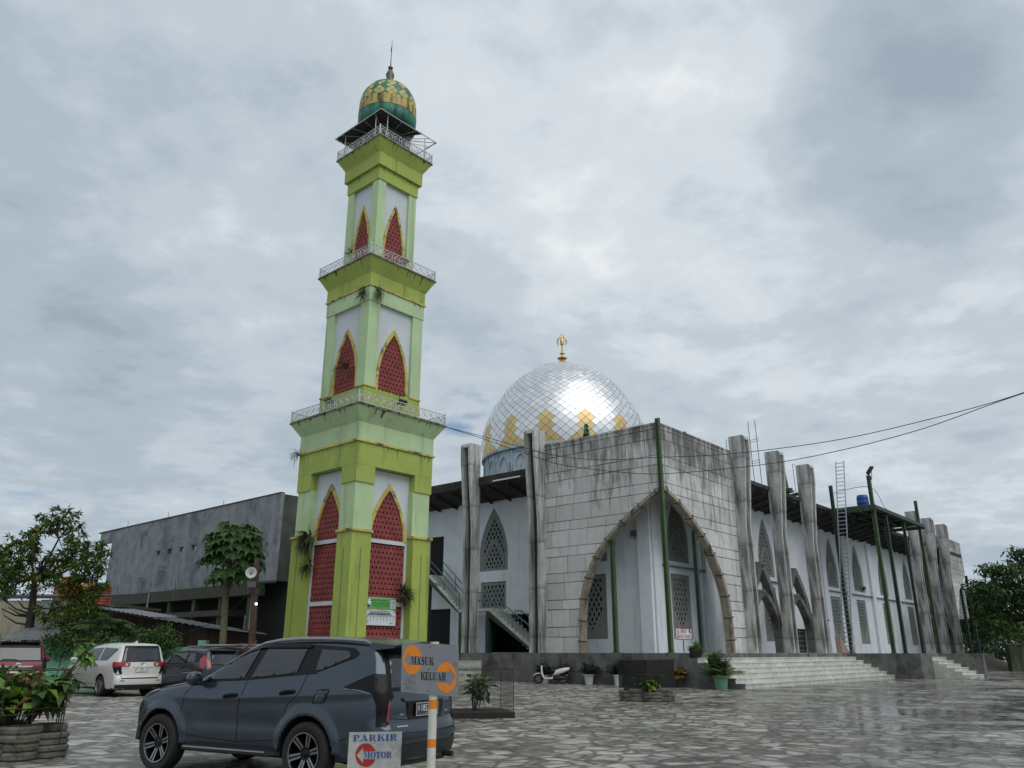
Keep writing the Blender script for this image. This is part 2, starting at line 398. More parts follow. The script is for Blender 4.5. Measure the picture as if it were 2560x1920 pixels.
def ground_mat():
    """wet crazy paving: pale and dark stone pieces in mortar, patches holding water"""
    m, t, b = new_mat('wet_stone_paving')
    o = N(t, 'ShaderNodeTexCoord').outputs['Object']
    wp = N(t, 'ShaderNodeTexNoise', i_Scale=1.3, i_Detail=3.0); L(t, o, wp.inputs['Vector'])
    vm = N(t, 'ShaderNodeVectorMath', operation='MULTIPLY_ADD'); L(t, wp.outputs[1], vm.inputs[0]); vm.inputs[1].default_value = (.35, .35, 0); L(t, o, vm.inputs[2])
    v1 = N(t, 'ShaderNodeTexVoronoi', feature='F1', i_Scale=2.3); L(t, vm.outputs[0], v1.inputs['Vector'])
    v2 = N(t, 'ShaderNodeTexVoronoi', feature='DISTANCE_TO_EDGE', i_Scale=2.3); L(t, vm.outputs[0], v2.inputs['Vector'])
    sc = N(t, 'ShaderNodeSeparateColor'); L(t, v1.outputs['Color'], sc.inputs[0])
    big_ = N(t, 'ShaderNodeTexNoise', i_Scale=.16, i_Detail=3.0); L(t, o, big_.inputs['Vector'])
    med = N(t, 'ShaderNodeTexNoise', i_Scale=3.4, i_Detail=9.0, i_Roughness=.7, i_Distortion=.5); L(t, o, med.inputs['Vector'])
    tone = math_n(t, 'ADD', math_n(t, 'MULTIPLY', sc.outputs[0], .50), math_n(t, 'MULTIPLY', math_n(t, 'SUBTRACT', med.outputs[0], .5), 1.5))
    tone = math_n(t, 'ADD', tone, math_n(t, 'MULTIPLY', math_n(t, 'SUBTRACT', big_.outputs[0], .5), .5))
    c = ramp(t, tone, [(.0, (.11, .10, .08)), (.12, (.21, .193, .16)), (.28, (.355, .335, .29)), (.44, (.45, .43, .385)), (.72, (.57, .555, .51))])
    e = ramp(t, v2.outputs[0], [(.0, (1, 1, 1)), (.05, (.85, .85, .85)), (.13, (0, 0, 0))])
    c = mixc(t, math_n(t, 'MULTIPLY', e, .85), c, (.05, .046, .038))
    # brown soil washed along the foot of the plinth and open ground
    soil = N(t, 'ShaderNodeTexNoise', i_Scale=.5, i_Detail=6.0, i_Roughness=.65); L(t, o, soil.inputs['Vector'])
    c = mixc(t, math_n(t, 'MULTIPLY', ramp(t, soil.outputs[0], [(.50, (0, 0, 0)), (.68, (1, 1, 1))]), .55), c, (.15, .125, .09))
    # water film
    s = N(t, 'ShaderNodeSeparateXYZ'); L(t, o, s.inputs[0])
    pud = N(t, 'ShaderNodeTexNoise', i_Scale=.33, i_Detail=5.0, i_Roughness=.6, i_Distortion=.3); L(t, o, pud.inputs['Vector'])
    px_ = N(t, 'ShaderNodeMapRange'); L(t, s.outputs[0], px_.inputs[0]); px_.inputs[1].default_value = 1.; px_.inputs[2].default_value = 13.; px_.inputs[3].default_value = 0; px_.inputs[4].default_value = .18
    py_ = N(t, 'ShaderNodeMapRange'); L(t, s.outputs[1], py_.inputs[0]); py_.inputs[1].default_value = 36.; py_.inputs[2].default_value = 20.; py_.inputs[3].default_value = -.08; py_.inputs[4].default_value = .0
    wet = ramp(t, math_n(t, 'ADD', math_n(t, 'ADD', pud.outputs[0], px_.outputs[0]), py_.outputs[0]), [(.46, (0, 0, 0)), (.66, (1, 1, 1))])
    c = mixc(t, math_n(t, 'MULTIPLY', wet, .38), c, (.07, .07, .065))
    L(t, c, b.inputs['Base Color'])
    rr = math_n(t, 'ADD', math_n(t, 'MULTIPLY', wet, -.40), math_n(t, 'ADD', .40, math_n(t, 'MULTIPLY', med.outputs[0], .2)), clamp=True)
    L(t, rr, b.inputs['Roughness'])
    b.inputs['IOR'].default_value = 1.36
    hgt = math_n(t, 'ADD', math_n(t, 'MULTIPLY', e, -.6), math_n(t, 'MULTIPLY', med.outputs[0], .5))
    bp = N(t, 'ShaderNodeBump', i_Distance=.06); L(t, hgt, bp.inputs['Height']); L(t, math_n(t, 'SUBTRACT', .4, math_n(t, 'MULTIPLY', wet, .34)), bp.inputs['Strength']); L(t, bp.outputs[0], b.inputs['Normal'])
    return m

def leaf_mat(name, col, var=.4, rough=.45, trans=.25):
    m, t, b = new_mat(name)
    g = N(t, 'ShaderNodeNewGeometry')
    c = ramp(t, g.outputs['Random Per Island'], [(0, tuple(x * (1 - var) for x in col)), (.6, col), (1, tuple(min(1, x * (1 + var)) for x in col))])
    L(t, c, b.inputs['Base Color']); b.inputs['Roughness'].default_value = rough
    b.inputs['Specular IOR Level'].default_value = .35
    if trans:
        tr = N(t, 'ShaderNodeBsdfTranslucent'); L(t, mixc(t, 1., c, (1., 1.25, .5), 'MULTIPLY'), tr.inputs[0])
        mx = N(t, 'ShaderNodeMixShader', i_0=trans); L(t, b.outputs[0], mx.inputs[1]); L(t, tr.outputs[0], mx.inputs[2])
        L(t, mx.outputs[0], t.nodes['Material Output'].inputs[0])
    return m

def sheet_mat(name, c1, c2, pitch=.18, axis=0, rough=.6, rust=(.12, .05, .03), ramt=.4):
    """corrugated sheet: ridges along local z/slope, rust blotches"""
    m, t, b = new_mat(name)
    o = N(t, 'ShaderNodeTexCoord').outputs['Object']
    n1 = N(t, 'ShaderNodeTexNoise', i_Scale=1.4, i_Detail=7.0, i_Roughness=.65); L(t, o, n1.inputs['Vector'])
    c = ramp(t, n1.outputs[0], [(.3, c1), (.7, c2)])
    mp = N(t, 'ShaderNodeMapping'); L(t, o, mp.inputs[0]); mp.inputs['Scale'].default_value = (3, 3, .5)
    n2 = N(t, 'ShaderNodeTexNoise', i_Scale=1.0, i_Detail=7.0, i_Roughness=.7); L(t, mp.outputs[0], n2.inputs['Vector'])
    c = mixc(t, ramp(t, n2.outputs[0], [(.64 - .2 * ramt, (0, 0, 0)), (.80 - .2 * ramt, (1, 1, 1))]), c, rust)
    L(t, c, b.inputs['Base Color']); b.inputs['Roughness'].default_value = rough
    return m
# ---------------------------------------------------------------- material set
M_tile = tile_mat()
M_conc = concrete_mat('fin_concrete', (.50, .50, .475), (.028, .028, .025), .025)
M_groove = concrete_mat('groove_concrete', (.075, .074, .07), (.02, .02, .018), .05)  # recessed web of the fins, a much darker tone than the flanges
M_conc2 = concrete_mat('dark_concrete', (.13, .13, .12), (.02, .02, .018), .02)
M_plinth = mat('plinth_render', (.135, .135, .125), .9, var=.4, vs=1.3, streak=((.035, .038, .03), .42, 1.1, .5), blot=((.06, .06, .05), .4, .9), bump=.2, bs=10)
M_plaster = mat('white_plaster', (.74, .78, .81), .75, var=.07, vs=1.2, streak=((.55, .59, .60), .35, 2.2, .25), bump=.08, bs=18)
M_grille = mat('grey_lattice', (.22, .235, .22), .8, var=.12, vs=2.5)
M_step = step_tile_mat()
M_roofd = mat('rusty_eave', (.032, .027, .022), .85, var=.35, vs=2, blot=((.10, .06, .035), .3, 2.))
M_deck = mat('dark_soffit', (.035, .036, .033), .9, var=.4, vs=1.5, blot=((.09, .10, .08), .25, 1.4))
M_green = mat('green_steel', (.055, .095, .035), .55, var=.25, vs=2, streak=((.03, .035, .02), .35, 4, .4))
M_greend = mat('dark_green_steel', (.03, .055, .035), .6, var=.3, vs=2, streak=((.02, .02, .015), .5, 4, .4))
M_rim = mat('arch_rim_concrete', (.30, .27, .21), .85, var=.3, vs=2.5, streak=((.05, .038, .028), .55, 2.5, .5), bump=.2, bs=15)
M_rust = mat('rusty_bar', (.05, .03, .02), .8, var=.3)
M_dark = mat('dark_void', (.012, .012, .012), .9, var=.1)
M_rail = mat('stair_rail_paint', (.10, .16, .18), .5, var=.1)
M_steel = mat('aluminium', (.45, .46, .47), .38, .9, var=.08)
M_gold = mat('gold_metal', (.62, .42, .13), .3, 1., var=.08)
M_drum = mat('drum_paint', (.42, .50, .55), .75, var=.12, vs=1.5, streak=((.08, .09, .09), .4, 1.6, .35))
M_black = mat('black_plastic', (.014, .014, .015), .45, var=.1)
M_rubber = mat('tyre_rubber', (.016, .016, .017), .75, var=.15, vs=20)
M_white = mat('white_paint', (.72, .73, .72), .45, var=.05)

# ---------------------------------------------------------------- ground
g = MB(); gs = 900.
g.add([(-gs, -60, 0), (gs, -60, 0), (gs, 1500, 0), (-gs, 1500, 0)], [(0, 1, 2, 3)])
tag(g.build('ground', ground_mat()), kind='structure')

# ================================================================= MOSQUE
CX, CY = 7.71, 40.38
mosque = thing('mosque', 'large unfinished white mosque with silver and gold dome, stained cladding and tapering concrete fins', 'mosque', (CX, CY, 0), radians(49))
PR = lambda c: (lambda s, z, d: (s, c + d, z))      # plane facing -y (right-hand front)
PL = lambda c: (lambda s, z, d: (c + d, s, z))      # plane facing -x (left-hand front)

def cat_rom(pts, n=6):
    r = []
    P = [pts[0]] + list(pts) + [pts[-1]]
    for i in range(1, len(P) - 2):
        for k in range(n):
            t = k / n
            r.append(tuple(.5 * (2 * P[i][j] + (P[i + 1][j] - P[i - 1][j]) * t + (2 * P[i - 1][j] - 5 * P[i][j] + 4 * P[i + 1][j] - P[i + 2][j]) * t * t + (-P[i - 1][j] + 3 * P[i][j] - 3 * P[i + 1][j] + P[i + 2][j]) * t ** 3) for j in range(len(pts[0]))))
    r.append(tuple(pts[-1]))
    return r

def band(mb, A, B, M2, d0, d1, m=0):
    """solid band between two plane curves A and B"""
    n = len(A)
    vs = [M2(*p, d0) for p in A] + [M2(*p, d0) for p in B] + [M2(*p, d1) for p in A] + [M2(*p, d1) for p in B]
    fs = []
    for i in range(n - 1):
        fs += [(i, i + 1, n + i + 1, n + i), (2 * n + i, 3 * n + i, 3 * n + i + 1, 2 * n + i + 1), (i, 2 * n + i, 2 * n + i + 1, i + 1), (n + i, n + i + 1, 3 * n + i + 1, 3 * n + i)]
    fs += [(0, n, 3 * n, 2 * n), (n - 1, 3 * n - 1, 4 * n - 1, 2 * n - 1)]
    mb.add(vs, fs, m)

def stroke2(pts, w):
    A, B = [], []
    n = len(pts)
    for i, p in enumerate(pts):
        a = pts[max(i - 1, 0)]; b = pts[min(i + 1, n - 1)]
        dx, dz = b[0] - a[0], b[1] - a[1]; l = sqrt(dx * dx + dz * dz)
        A.append((p[0] - dz / l * w / 2, p[1] + dx / l * w / 2)); B.append((p[0] + dz / l * w / 2, p[1] - dx / l * w / 2))
    return A, B

# plinth and platform
b = MB(); b.box(-.68, 63.9, -1.3, 33, 0, 1.5)
b.box(20.5, 23, -5.7, -1.305, 0, 1.497); b.box(23.003, 26.8, -5.2, -1.305, 0, 1.494); b.box(26.803, 27.5, -7.8, -1.305, 0, 1.49); b.box(27.503, 42, -4.6, -1.305, 0, 1.487)
b.build('plinth', M_plinth, mosque)
def flight(name, x0, x1, ytop, n, tread, h, side='R'):
    b = MB()
    # profile: landing edge at 0, descending outwards (negative)
    prof = [(0, .002)]
    prof.append((0, h * (n - 1) / n))
    for i in range(1, n):
        prof.append((-i * tread, h * (n - i) / n)); prof.append((-i * tread, h * (n - i - 1) / n if i < n - 1 else .002))
    if side == 'R': b.ext([(x0, ytop + p - .004, z) for p, z in prof], (x1 - x0, 0, 0))
    else: b.ext([(ytop + p - .004, x0, z) for p, z in prof], (0, x1 - x0, 0))
    # thin nosing lines
    if name == 'front_steps':
        ck = MB(); ck.ext([(x0 - .03, ytop + p - .004, z + .001) for p, z in prof], (.028, 0, 0)); ck.build('step_cheek', M_plinth, mosque)
    for i in range(1, n):
        y = ytop - i * tread - .012; z = h * (n - i) / n
        if side == 'R': b.box(x0, x1, y - .02, y + .0, z - .045, z + .004)
        else: b.box(y - .02, y, x0, x1, z - .045, z + .004)
    return b.build(name, M_step, mosque)
b = MB(); b.box(-.68, 20.5, -1.3, -.35, 1.502, 1.508); b.build('landing_tiles', M_step, mosque)
flight('front_steps', -.68, 20.496, -1.3, 7, .45, 1.5)
flight('porch_steps', 23.004, 26.798, -5.2, 7, .42, 1.49)
flight('side_steps', 11.9, 17.5, -.68, 6, .36, 1.28, 'L')

# cladding screens of the corner with the folded pointed arch
archL_o = cat_rom([(5.45, 1.5), (5.42, 2.9), (5.22, 4.52), (4.5, 6.15), (3.34, 7.49), (1.68, 8.71), (.17, 9.6)])
archL_i = cat_rom([(5.25, 1.5), (5.22, 2.85), (5.03, 4.48), (4.33, 6.05), (3.2, 7.36), (1.6, 8.55), (.17, 9.42)])
archR_o = cat_rom([(6.75, 1.5), (6.68, 3.1), (6.36, 4.8), (5.35, 6.45), (3.86, 7.86), (1.95, 9.0), (.17, 9.7)])
archR_i = cat_rom([(6.53, 1.5), (6.46, 3.05), (6.14, 4.72), (5.17, 6.33), (3.7, 7.70), (1.86, 8.84), (.17, 9.5)])
for nm, M2, ao, ai, end, top, bo in (('L', PL(0), archL_o, archL_i, 7.82, 13.0, .17), ('R', PR(0), archR_o, archR_i, 8.56, 12.996, .17)):
    mid = [((a[0] + c[0]) / 2, (a[1] + c[1]) / 2) for a, c in zip(ao, ai)]
    outer = [(bo, top), (bo, 9.62)] + mid[::-1][1:] + [(end, 1.5), (end, top)]
    b = MB(); wall_holes(b, outer, [], M2, .32)
    # parapet coping
    A = [(bo, top + .002), (end, top + .002)]; B_ = [(bo, top + .10), (end, top + .10)]
    band(b, A, B_, M2, -.03, .35)
    b.build('cladding_screen', M_tile, mosque)
    b = MB(); band(b, ao, ai, M2, -.08, .40)
    rim = b.build('arch_rim', M_rim, mosque)
    b = MB()
    for i in range(3, len(ao), 4):
        p, q = ao[i], ai[i]
        dx, dz = p[0] - q[0], p[1] - q[1]
        b.mark(); b.tube([M2(p[0] + dx * .18, p[1] + dz * .18, -.04), M2(p[0] + dx * .1, p[1] + dz * .1, -.14), M2(q[0] - dx * .03, q[1] - dz * .03, -.14), M2(q[0] - dx * .03, q[1] - dz * .03, .3)], .028, 5)
    b.build_each('clamp_bar', M_rust, rim)
# green corner column and arch props
def hbeam(b, x, y, z0, z1, w=.3, m=0):
    b.box(x - w / 2, x + w / 2, y - w / 2, y - w / 2 + .04, z0, z1, m); b.box(x - w / 2, x + w / 2, y + w / 2 - .04, y + w / 2, z0, z1, m)
    b.box(x - .03, x + .03, y - w / 2 + .04, y + w / 2 - .04, z0 + .003, z1 - .003, m)
def hpost(x, y, z0, z1, w=.3, mt=None, name='steel_post'):
    b = MB(); hbeam(b, 0, 0, z0, z1, w)
    b.box(-w * .75, w * .75, -w * .75, w * .75, z0 - .01, z0 + .03)
    return b.build(name, mt or M_green, mosque, loc=(x, y, 0))
hpost(0.0, 0.0, 1.5, 13.3, .21, name='corner_column')
hpost(.2, 3.3, 1.5, 7.2, .21); hpost(3.5, .2, 1.5, 7.75, .21, M_greend)
for x, y in ((.8, 5.2), (4.2, .8)): hpost(x, y, 11.4, 13.55, .26, M_roofd, 'steel_stub')

# tapering fins
def fin_mesh():
    b = MB(); t = .80
    prof = [(-.03, 1.48), (.58, 1.48), (.58, 8.65), (.95, 12.9), (.95, 13.78), (.87, 13.95), (-.03, 13.95)]
    web = [(-.02, 1.49), (.24, 1.49), (.24, 8.65), (.58, 12.9), (.58, 13.70), (-.02, 13.70)]
    for x0, x1 in ((-t / 2, -t / 2 + .17), (t / 2 - .17, t / 2)):
        b.ext([(x0, -d, z) for d, z in prof], (x1 - x0, 0, 0))
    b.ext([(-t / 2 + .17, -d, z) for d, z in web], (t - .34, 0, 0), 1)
    b.ext([(-t / 2 + .17, .025, 13.71), (-t / 2 + .17, -.945, 13.71), (-t / 2 + .17, -.865, 13.947), (-t / 2 + .17, .025, 13.947)], (t - .34, 0, 0))
    return b
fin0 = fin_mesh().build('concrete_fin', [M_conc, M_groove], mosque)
fin0.location = (8.72, 0, 0)
for x in (13.85, 18.95, 44.25, 49.35, 54.45):
    c = fin0.copy(); COL.objects.link(c); c.location = (x, 0, 0)
for y in (8.05, 13.25):
    c = fin0.copy(); COL.objects.link(c); c.location = (0, y, 0); c.rotation_euler = (0, 0, -pi / 2)
# far corner screen
b = MB(); wall_holes(b, [(54.7, 12.99), (54.7, 1.5), (57.0, 1.5), (57.4, 4.6), (59.6, 7.7), (63.4, 9.6), (63.4, 12.99)], [], PR(0), .32)
b.box(63.1, 63.42, .33, 8, 5, 12.98)
b.build('cladding_screen', M_tile, mosque)
hpost(63.5, -.05, 1.5, 9.5, .24, M_greend); hpost(61.2, .2, 1.5, 8.5, .24, M_greend)

# pointed ribs between fins
rib = MB()
for pts, w in (([(-2.0, 1.5), (-1.98, 2.6), (-1.72, 3.9), (-1.0, 5.4), (0, 6.65)], .38), ([(-1.85, 3.0), (-1.55, 3.7), (-.85, 4.5), (0, 5.0)], .30)):
    L_ = cat_rom(pts, 5); R_ = [(-x, z) for x, z in L_[::-1]]
    for q in (L_, R_):
        A, B_ = stroke2(q, w); band(rib, A, B_, PR(0), .02, .50)
rib0 = rib.build('arch_rib', M_conc2, mosque, loc=(11.45, 0, 0))
for x in (16.55, 46.9, 52.0):
    c = rib0.copy(); COL.objects.link(c); c.location = (x, 0, 0)

# inner walls with latticed windows
def rectp(cx, z0, w, h): return [(cx - w / 2, z0), (cx + w / 2, z0), (cx + w / 2, z0 + h), (cx - w / 2, z0 + h)]
def window(M2, cx, kind, z0=None):
    b = MB()
    if kind == 'up':
        z0 = 6.4; out = parch(cx, z0, 2.36, 1.1, 3.95)
        hole = parch(cx, z0 + .2, 1.78, .85, 3.2)
        gr = hole
    else:
        z0 = 2.25; out = rectp(cx, z0, 2.12, 3.45)
        gr = [(cx - .72, z0 + 3.2), (cx - .72, z0 + 1.5), (cx, z0 + .45), (cx + .72, z0 + 1.5), (cx + .72, z0 + 3.2)][::-1]
        hole = gr
    wall_holes(b, out, [hole], M2, .09)
    grille(b, gr, .27, .10, .01, .08, M2, slope=1.7)
    if kind == 'up':
        L_ = cat_rom([(cx - .8, z0 + .25), (cx - .72, z0 + .9), (cx - .4, z0 + 1.5), (cx, z0 + 1.95)], 4); R_ = [(2 * cx - x, z) for x, z in L_[::-1]]
        for q in (L_, R_):
            A, B_ = stroke2(q, .16); band(b, A, B_, M2, -.01, .07)
    return b
winL = [6.3, 13.75, 19.6, 25.6]; winR = [5.45, 11.4, 17.3, 29.6, 35.5, 42.2, 49.6, 56.2]
holesL, holesR = [], []
for c in winL: holesL += [parch(c, 6.4, 2.4, 1.1, 4.0)]
holesL += [rectp(6.3, 2.23, 2.16, 3.49), rectp(13.75, 4.05, 2.16, 1.67), rectp(11.6, 1.52, 5.6, 2.2)]
holesL = [h for h in holesL if not (abs(h[0][0] + 1.2 - 19.6) < .3)]
holesL += [rectp(19.0, 6.33, 1.4, 2.65), rectp(18.6, 1.52, 2.2, 2.7)]
for c in winR: holesR += [parch(c, 6.4, 2.4, 1.1, 4.0), rectp(c, 2.23, 2.16, 3.49)]
holesR += [rectp(22.2, 1.52, 1.7, 1.6), rectp(25.4, 1.52, 2.3, 2.75)]
b = MB(); wall_holes(b, [(2.3, 1.5), (32, 1.5), (32, 11.2), (2.3, 11.2)], holesL, PL(2.3), .25)
b.build('wall', M_plaster, mosque)
b = MB(); wall_holes(b, [(2.55, 1.5), (61, 1.5), (61, 11.2), (2.55, 11.2)], holesR, PR(2.3), .25)
b.build('wall', M_plaster, mosque)
b = MB(); b.box(60.75, 61, 2.55, 32, 1.5, 11.2); b.box(2.55, 60.75, 31.75, 32, 1.5, 11.2); b.build('wall', M_plaster, mosque)
for c in winL:
    if abs(c - 19.6) > .1: window(PL(2.36), c, 'up').build('lattice_window', M_grille, mosque)
window(PL(2.36), 6.3, 'low').build('lattice_window', M_grille, mosque)
b = MB(); o_ = rectp(13.75, 4.07, 2.12, 1.63); h_ = rectp(13.75, 4.25, 1.7, 1.25); wall_holes(b, o_, [h_], PL(2.36), .09); grille(b, h_, .27, .10, .01, .08, PL(2.36), slope=1.7); b.build('lattice_window', M_grille, mosque)
b = MB(); b.box(4.6, 4.7, 8.0, 15.5, 1.52, 3.9); b.box(2.56, 4.6, 8.0, 15.5, 3.9, 4.0); b.build('undercroft', M_dark, mosque)
for c in winR:
    for k in ('up', 'low'): window(PR(2.36), c, k).build('lattice_window', M_grille, mosque)
# doors
def door(M2, cx, z0, w, h, bars=False):
    b = MB(); band(b, [(cx - w / 2 + .02, z0), (cx - w / 2 + .02, z0 + h)], [(cx + w / 2 - .02, z0), (cx + w / 2 - .02, z0 + h)], M2, .14, .18)
    if bars:
        for i in range(4): b.add([M2(cx - w / 2 + w * (i + .5) / 4 + dx, z, .12) for dx, z in ((-.02, z0), (.02, z0), (.02, z0 + h), (-.02, z0 + h))], [(0, 1, 2, 3)], 1)
        for i in range(5): b.add([M2(x, z0 + h * (i + .5) / 5 + dz, .118) for x, dz in ((cx - w / 2, -.02), (cx + w / 2, -.02), (cx + w / 2, .02), (cx - w / 2, .02))], [(0, 1, 2, 3)], 1)
    return b.build('door', [M_dark, M_grille], mosque)
door(PL(2.3), 19.0, 6.33, 1.4, 2.65); door(PL(2.3), 18.6, 1.52, 2.2, 2.7)
door(PR(2.3), 22.2, 1.52, 1.7, 1.6, True); door(PR(2.3), 25.4, 1.52, 2.3, 2.75)
# pilasters and scalloped string course
b = MB()
for x in (2.75, 8.6, 14.4, 20.3, 27.4, 32.4, 38.6, 45.6, 52.6, 59):
    b.mark(); b.box(x - .38, x + .38, 2.08, 2.297, 1.5, 11.0)
for y in (2.55, 8.7, 16.3, 22.5, 28.5): b.mark(); b.box(2.08, 2.297, y - .38, y + .38, 1.5, 11.0)
b.build_each('pilaster', M_plaster, mosque)
b = MB()
for x0, x1 in ((3.2, 8.2), (9, 14), (14.8, 19.9), (27.8, 32), (32.8, 38.2), (39, 45.2), (46, 52.2), (53, 58.6)):
    b.mark(); b.box(x0, x1, 2.18, 2.297, 6.09, 6.13)
    n = int((x1 - x0) / .3)
    for i in range(n):
        x = x0 + (x1 - x0) * (i + .5) / n
        b.tube([(x, 2.29, 6.11), (x, 2.06, 6.05)], .06, 6)
b.build_each('string_course', mat('string_course_paint', (.16, .20, .24), .6, var=.15), mosque)

# eaves and roof deck
b = MB()
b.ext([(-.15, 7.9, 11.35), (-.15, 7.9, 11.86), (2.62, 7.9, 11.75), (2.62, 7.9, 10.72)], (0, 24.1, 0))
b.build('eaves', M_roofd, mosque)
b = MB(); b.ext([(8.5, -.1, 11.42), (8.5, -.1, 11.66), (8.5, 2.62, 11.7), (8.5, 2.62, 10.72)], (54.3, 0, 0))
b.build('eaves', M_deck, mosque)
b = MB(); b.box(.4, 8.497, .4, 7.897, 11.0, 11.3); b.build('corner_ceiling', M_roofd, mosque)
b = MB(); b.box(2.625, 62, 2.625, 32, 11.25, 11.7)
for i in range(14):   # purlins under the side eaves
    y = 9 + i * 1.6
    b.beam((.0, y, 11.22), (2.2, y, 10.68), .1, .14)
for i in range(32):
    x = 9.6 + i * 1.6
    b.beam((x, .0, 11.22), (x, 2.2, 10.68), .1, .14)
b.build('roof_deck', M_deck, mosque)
b = MB(); b.box(-.2, -.16, 9.4, 11.6, 11.42, 11.5); b.build('eave_batten', M_white, mosque)
# cross ribs and rubble along the roof edge
b = MB()
for i in range(26):
    x = random.uniform(14.5, 22); y = random.uniform(-.1, 2)
    b.mark(); b.obox(Matrix.Translation((x, y, 11.92)) @ Matrix.Rotation(random.random() * 3, 4, 'Z') @ Matrix.Rotation(random.uniform(-.3, .3), 4, 'X'), random.uniform(.2, .8), random.uniform(.1, .3), random.uniform(.06, .2))
b.mark(); b.ext([(16.9, .2, 11.85), (17.5, .2, 11.85), (17.1, .2, 13.25)], (0, .2, 0)); b.mark(); b.ext([(17.4, .6, 11.85), (18.3, .6, 11.85), (18.0, .6, 13.0), (17.6, .6, 13.1)], (0, .2, 0))
b.build_each('roof_rubble', M_conc2, mosque)
b = MB()
for dx in (0, .55):
    b.tube([(12.9 + dx * .3, .15 + dx, 11.8), (12.75 + dx * .3, .15 + dx, 16.0)], .022, 5)
for z in (13.2, 13.35, 14.6, 14.75): b.tube([(12.8, .05, z), (12.95, .85, z)], .015, 4)
b.mark(); b.tube([(8.2, .1, 13.0), (8.15, .1, 13.75), (8.5, .1, 13.8)], .02, 4); b.mark(); b.tube([(18.3, .1, 12), (18.25, .1, 14.0), (18.7, .1, 14.05)], .02, 4)
b.build_each('rebar', M_rust, mosque)

# entrance canopy
can = MB()
def corr(b, o, u, v, lu, lv, pitch, amp, m=0):
    o, u, v = Vector(o), Vector(u).normalized(), Vector(v).normalized(); nn = u.cross(v)
    n = int(lu / pitch * 2)
    A = [o + u * (i * pitch / 2) + nn * (amp if i % 2 else -amp) for i in range(n + 1)]
    b.add(A + [a + v * lv for a in A], [(i, i + 1, n + 2 + i, n + 1 + i) for i in range(n)], m)
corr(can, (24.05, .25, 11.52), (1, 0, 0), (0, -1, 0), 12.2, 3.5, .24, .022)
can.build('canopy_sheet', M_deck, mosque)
can = MB()
for y in (.2, -.9, -2.0, -3.1): can.box(24.0, 36.4, y - .05, y + .05, 11.28, 11.48)
for x in (24.06, 27.1, 30.2, 33.3, 36.34): can.box(x - .07, x + .07, -3.3, .25, 11.20, 11.465)
can.box(23.95, 24.0, -3.3, .3, 11.18, 11.6); can.box(24.0, 36.45, -3.32, -3.25, 11.3, 11.56)
can.build('canopy_beams', M_greend, mosque)
for x, y, z, w, mt in ((23.4, -.55, 13.2, .22, M_greend), (24.25, -3.05, 13.75, .24, M_green), (26.9, -3.05, 11.3, .22, M_greend), (31.3, -3.05, 11.3, .2, M_greend), (35.8, -3.05, 13.5, .22, M_green)):
    hpost(x, y, 1.5, z, w, mt)

# left stair with landing, rails
def stair(b, y0, z0, y1, z1, x0, x1):
    n = max(2, round(abs(z1 - z0) / .2)); dy = (y1 - y0) / n; dz = (z1 - z0) / n
    for i in range(n):
        b.box(x0, x1, min(y0 + dy * i, y0 + dy * (i + 1)), max(y0 + dy * i, y0 + dy * (i + 1)), z0 + dz * i - .18, z0 + dz * (i + 1))
b = MB(); stair(b, 9.0, 1.5, 12.9, 4.05, .95, 2.05); stair(b, 15.4, 4.05, 18.2, 6.3, .95, 2.05)
b.box(.95, 2.05, 12.9, 15.4, 3.88, 4.05); b.box(.95, 2.05, 18.2, 21, 6.12, 6.3)
b.build('side_stair', M_step, mosque)
b = MB()
for (y0, z0, y1, z1) in ((9.0, 1.35, 12.9, 3.9), (15.4, 3.9, 18.2, 6.15)):
    b.mark(); b.ext([(.9, y0, z0), (.9, y1, z1), (.9, y1, z1 - .35), (.9, y0 + .1, z0 - .0)], (.045, 0, 0)); b.ext([(2.055, y0, z0), (2.055, y1, z1), (2.055, y1, z1 - .35), (2.055, y0 + .1, z0)], (.02, 0, 0))
for y in (12.9, 15.2, 18.2): b.mark(); b.box(1.0, 1.25, y, y + .25, 1.5, 3.87 if y < 16 else 6.1)
b.build_each('stair_stringer', M_greend, mosque)
b = MB()
def railing(pts, x):
    b.mark()
    for dz in (.95, .5): b.tube([(x, y, z + dz) for y, z in pts], .032, 6)
    for (y, z) in pts: b.tube([(x, y, z), (x, y, z + .95)], .03, 6)
    for (a, c) in zip(pts[:-1], pts[1:]):
        b.tube([(x, (a[0] + c[0]) / 2, (a[1] + c[1]) / 2), (x, (a[0] + c[0]) / 2, (a[1] + c[1]) / 2 + .95)], .025, 6)
railing([(9.1, 1.6), (12.9, 4.05), (13.9, 4.05)], 1.0); railing([(15.4, 4.05), (18.2, 6.3), (20.8, 6.3)], 1.0)
railing([(9.1, 1.6), (11.2, 2.95), (11.7, 2.95)], 2.0); railing([(14.6, 4.05), (15.6, 4.3), (18.0, 6.25)], 2.0)
b.build_each('stair_rail', M_rail, mosque)

# dome
DCX, DCY, DZ0, DH, DR = 24.0, 24.4, 18.9, 9.95, 7.85
def dome_r(t):      # t 0..1 from springing to apex
    return (1 - t ** 2.15) ** .56 * (1 + .03 * sin(pi * min(1, t * 1.8))) * (1 if t < .9 else 1)
dome_par = MB()
prof = [(DR * .985 * dome_r(i / 40), DZ0 + DH * i / 40 - .02) for i in range(40)] + [(.12, DZ0 + DH - .02)]
dome_par.lathe(prof, 96)
dome = dome_par.build('dome', mat('dome_underlay', (.05, .05, .05), .5, .3), mosque, smooth='all', loc=(DCX, DCY, 0))
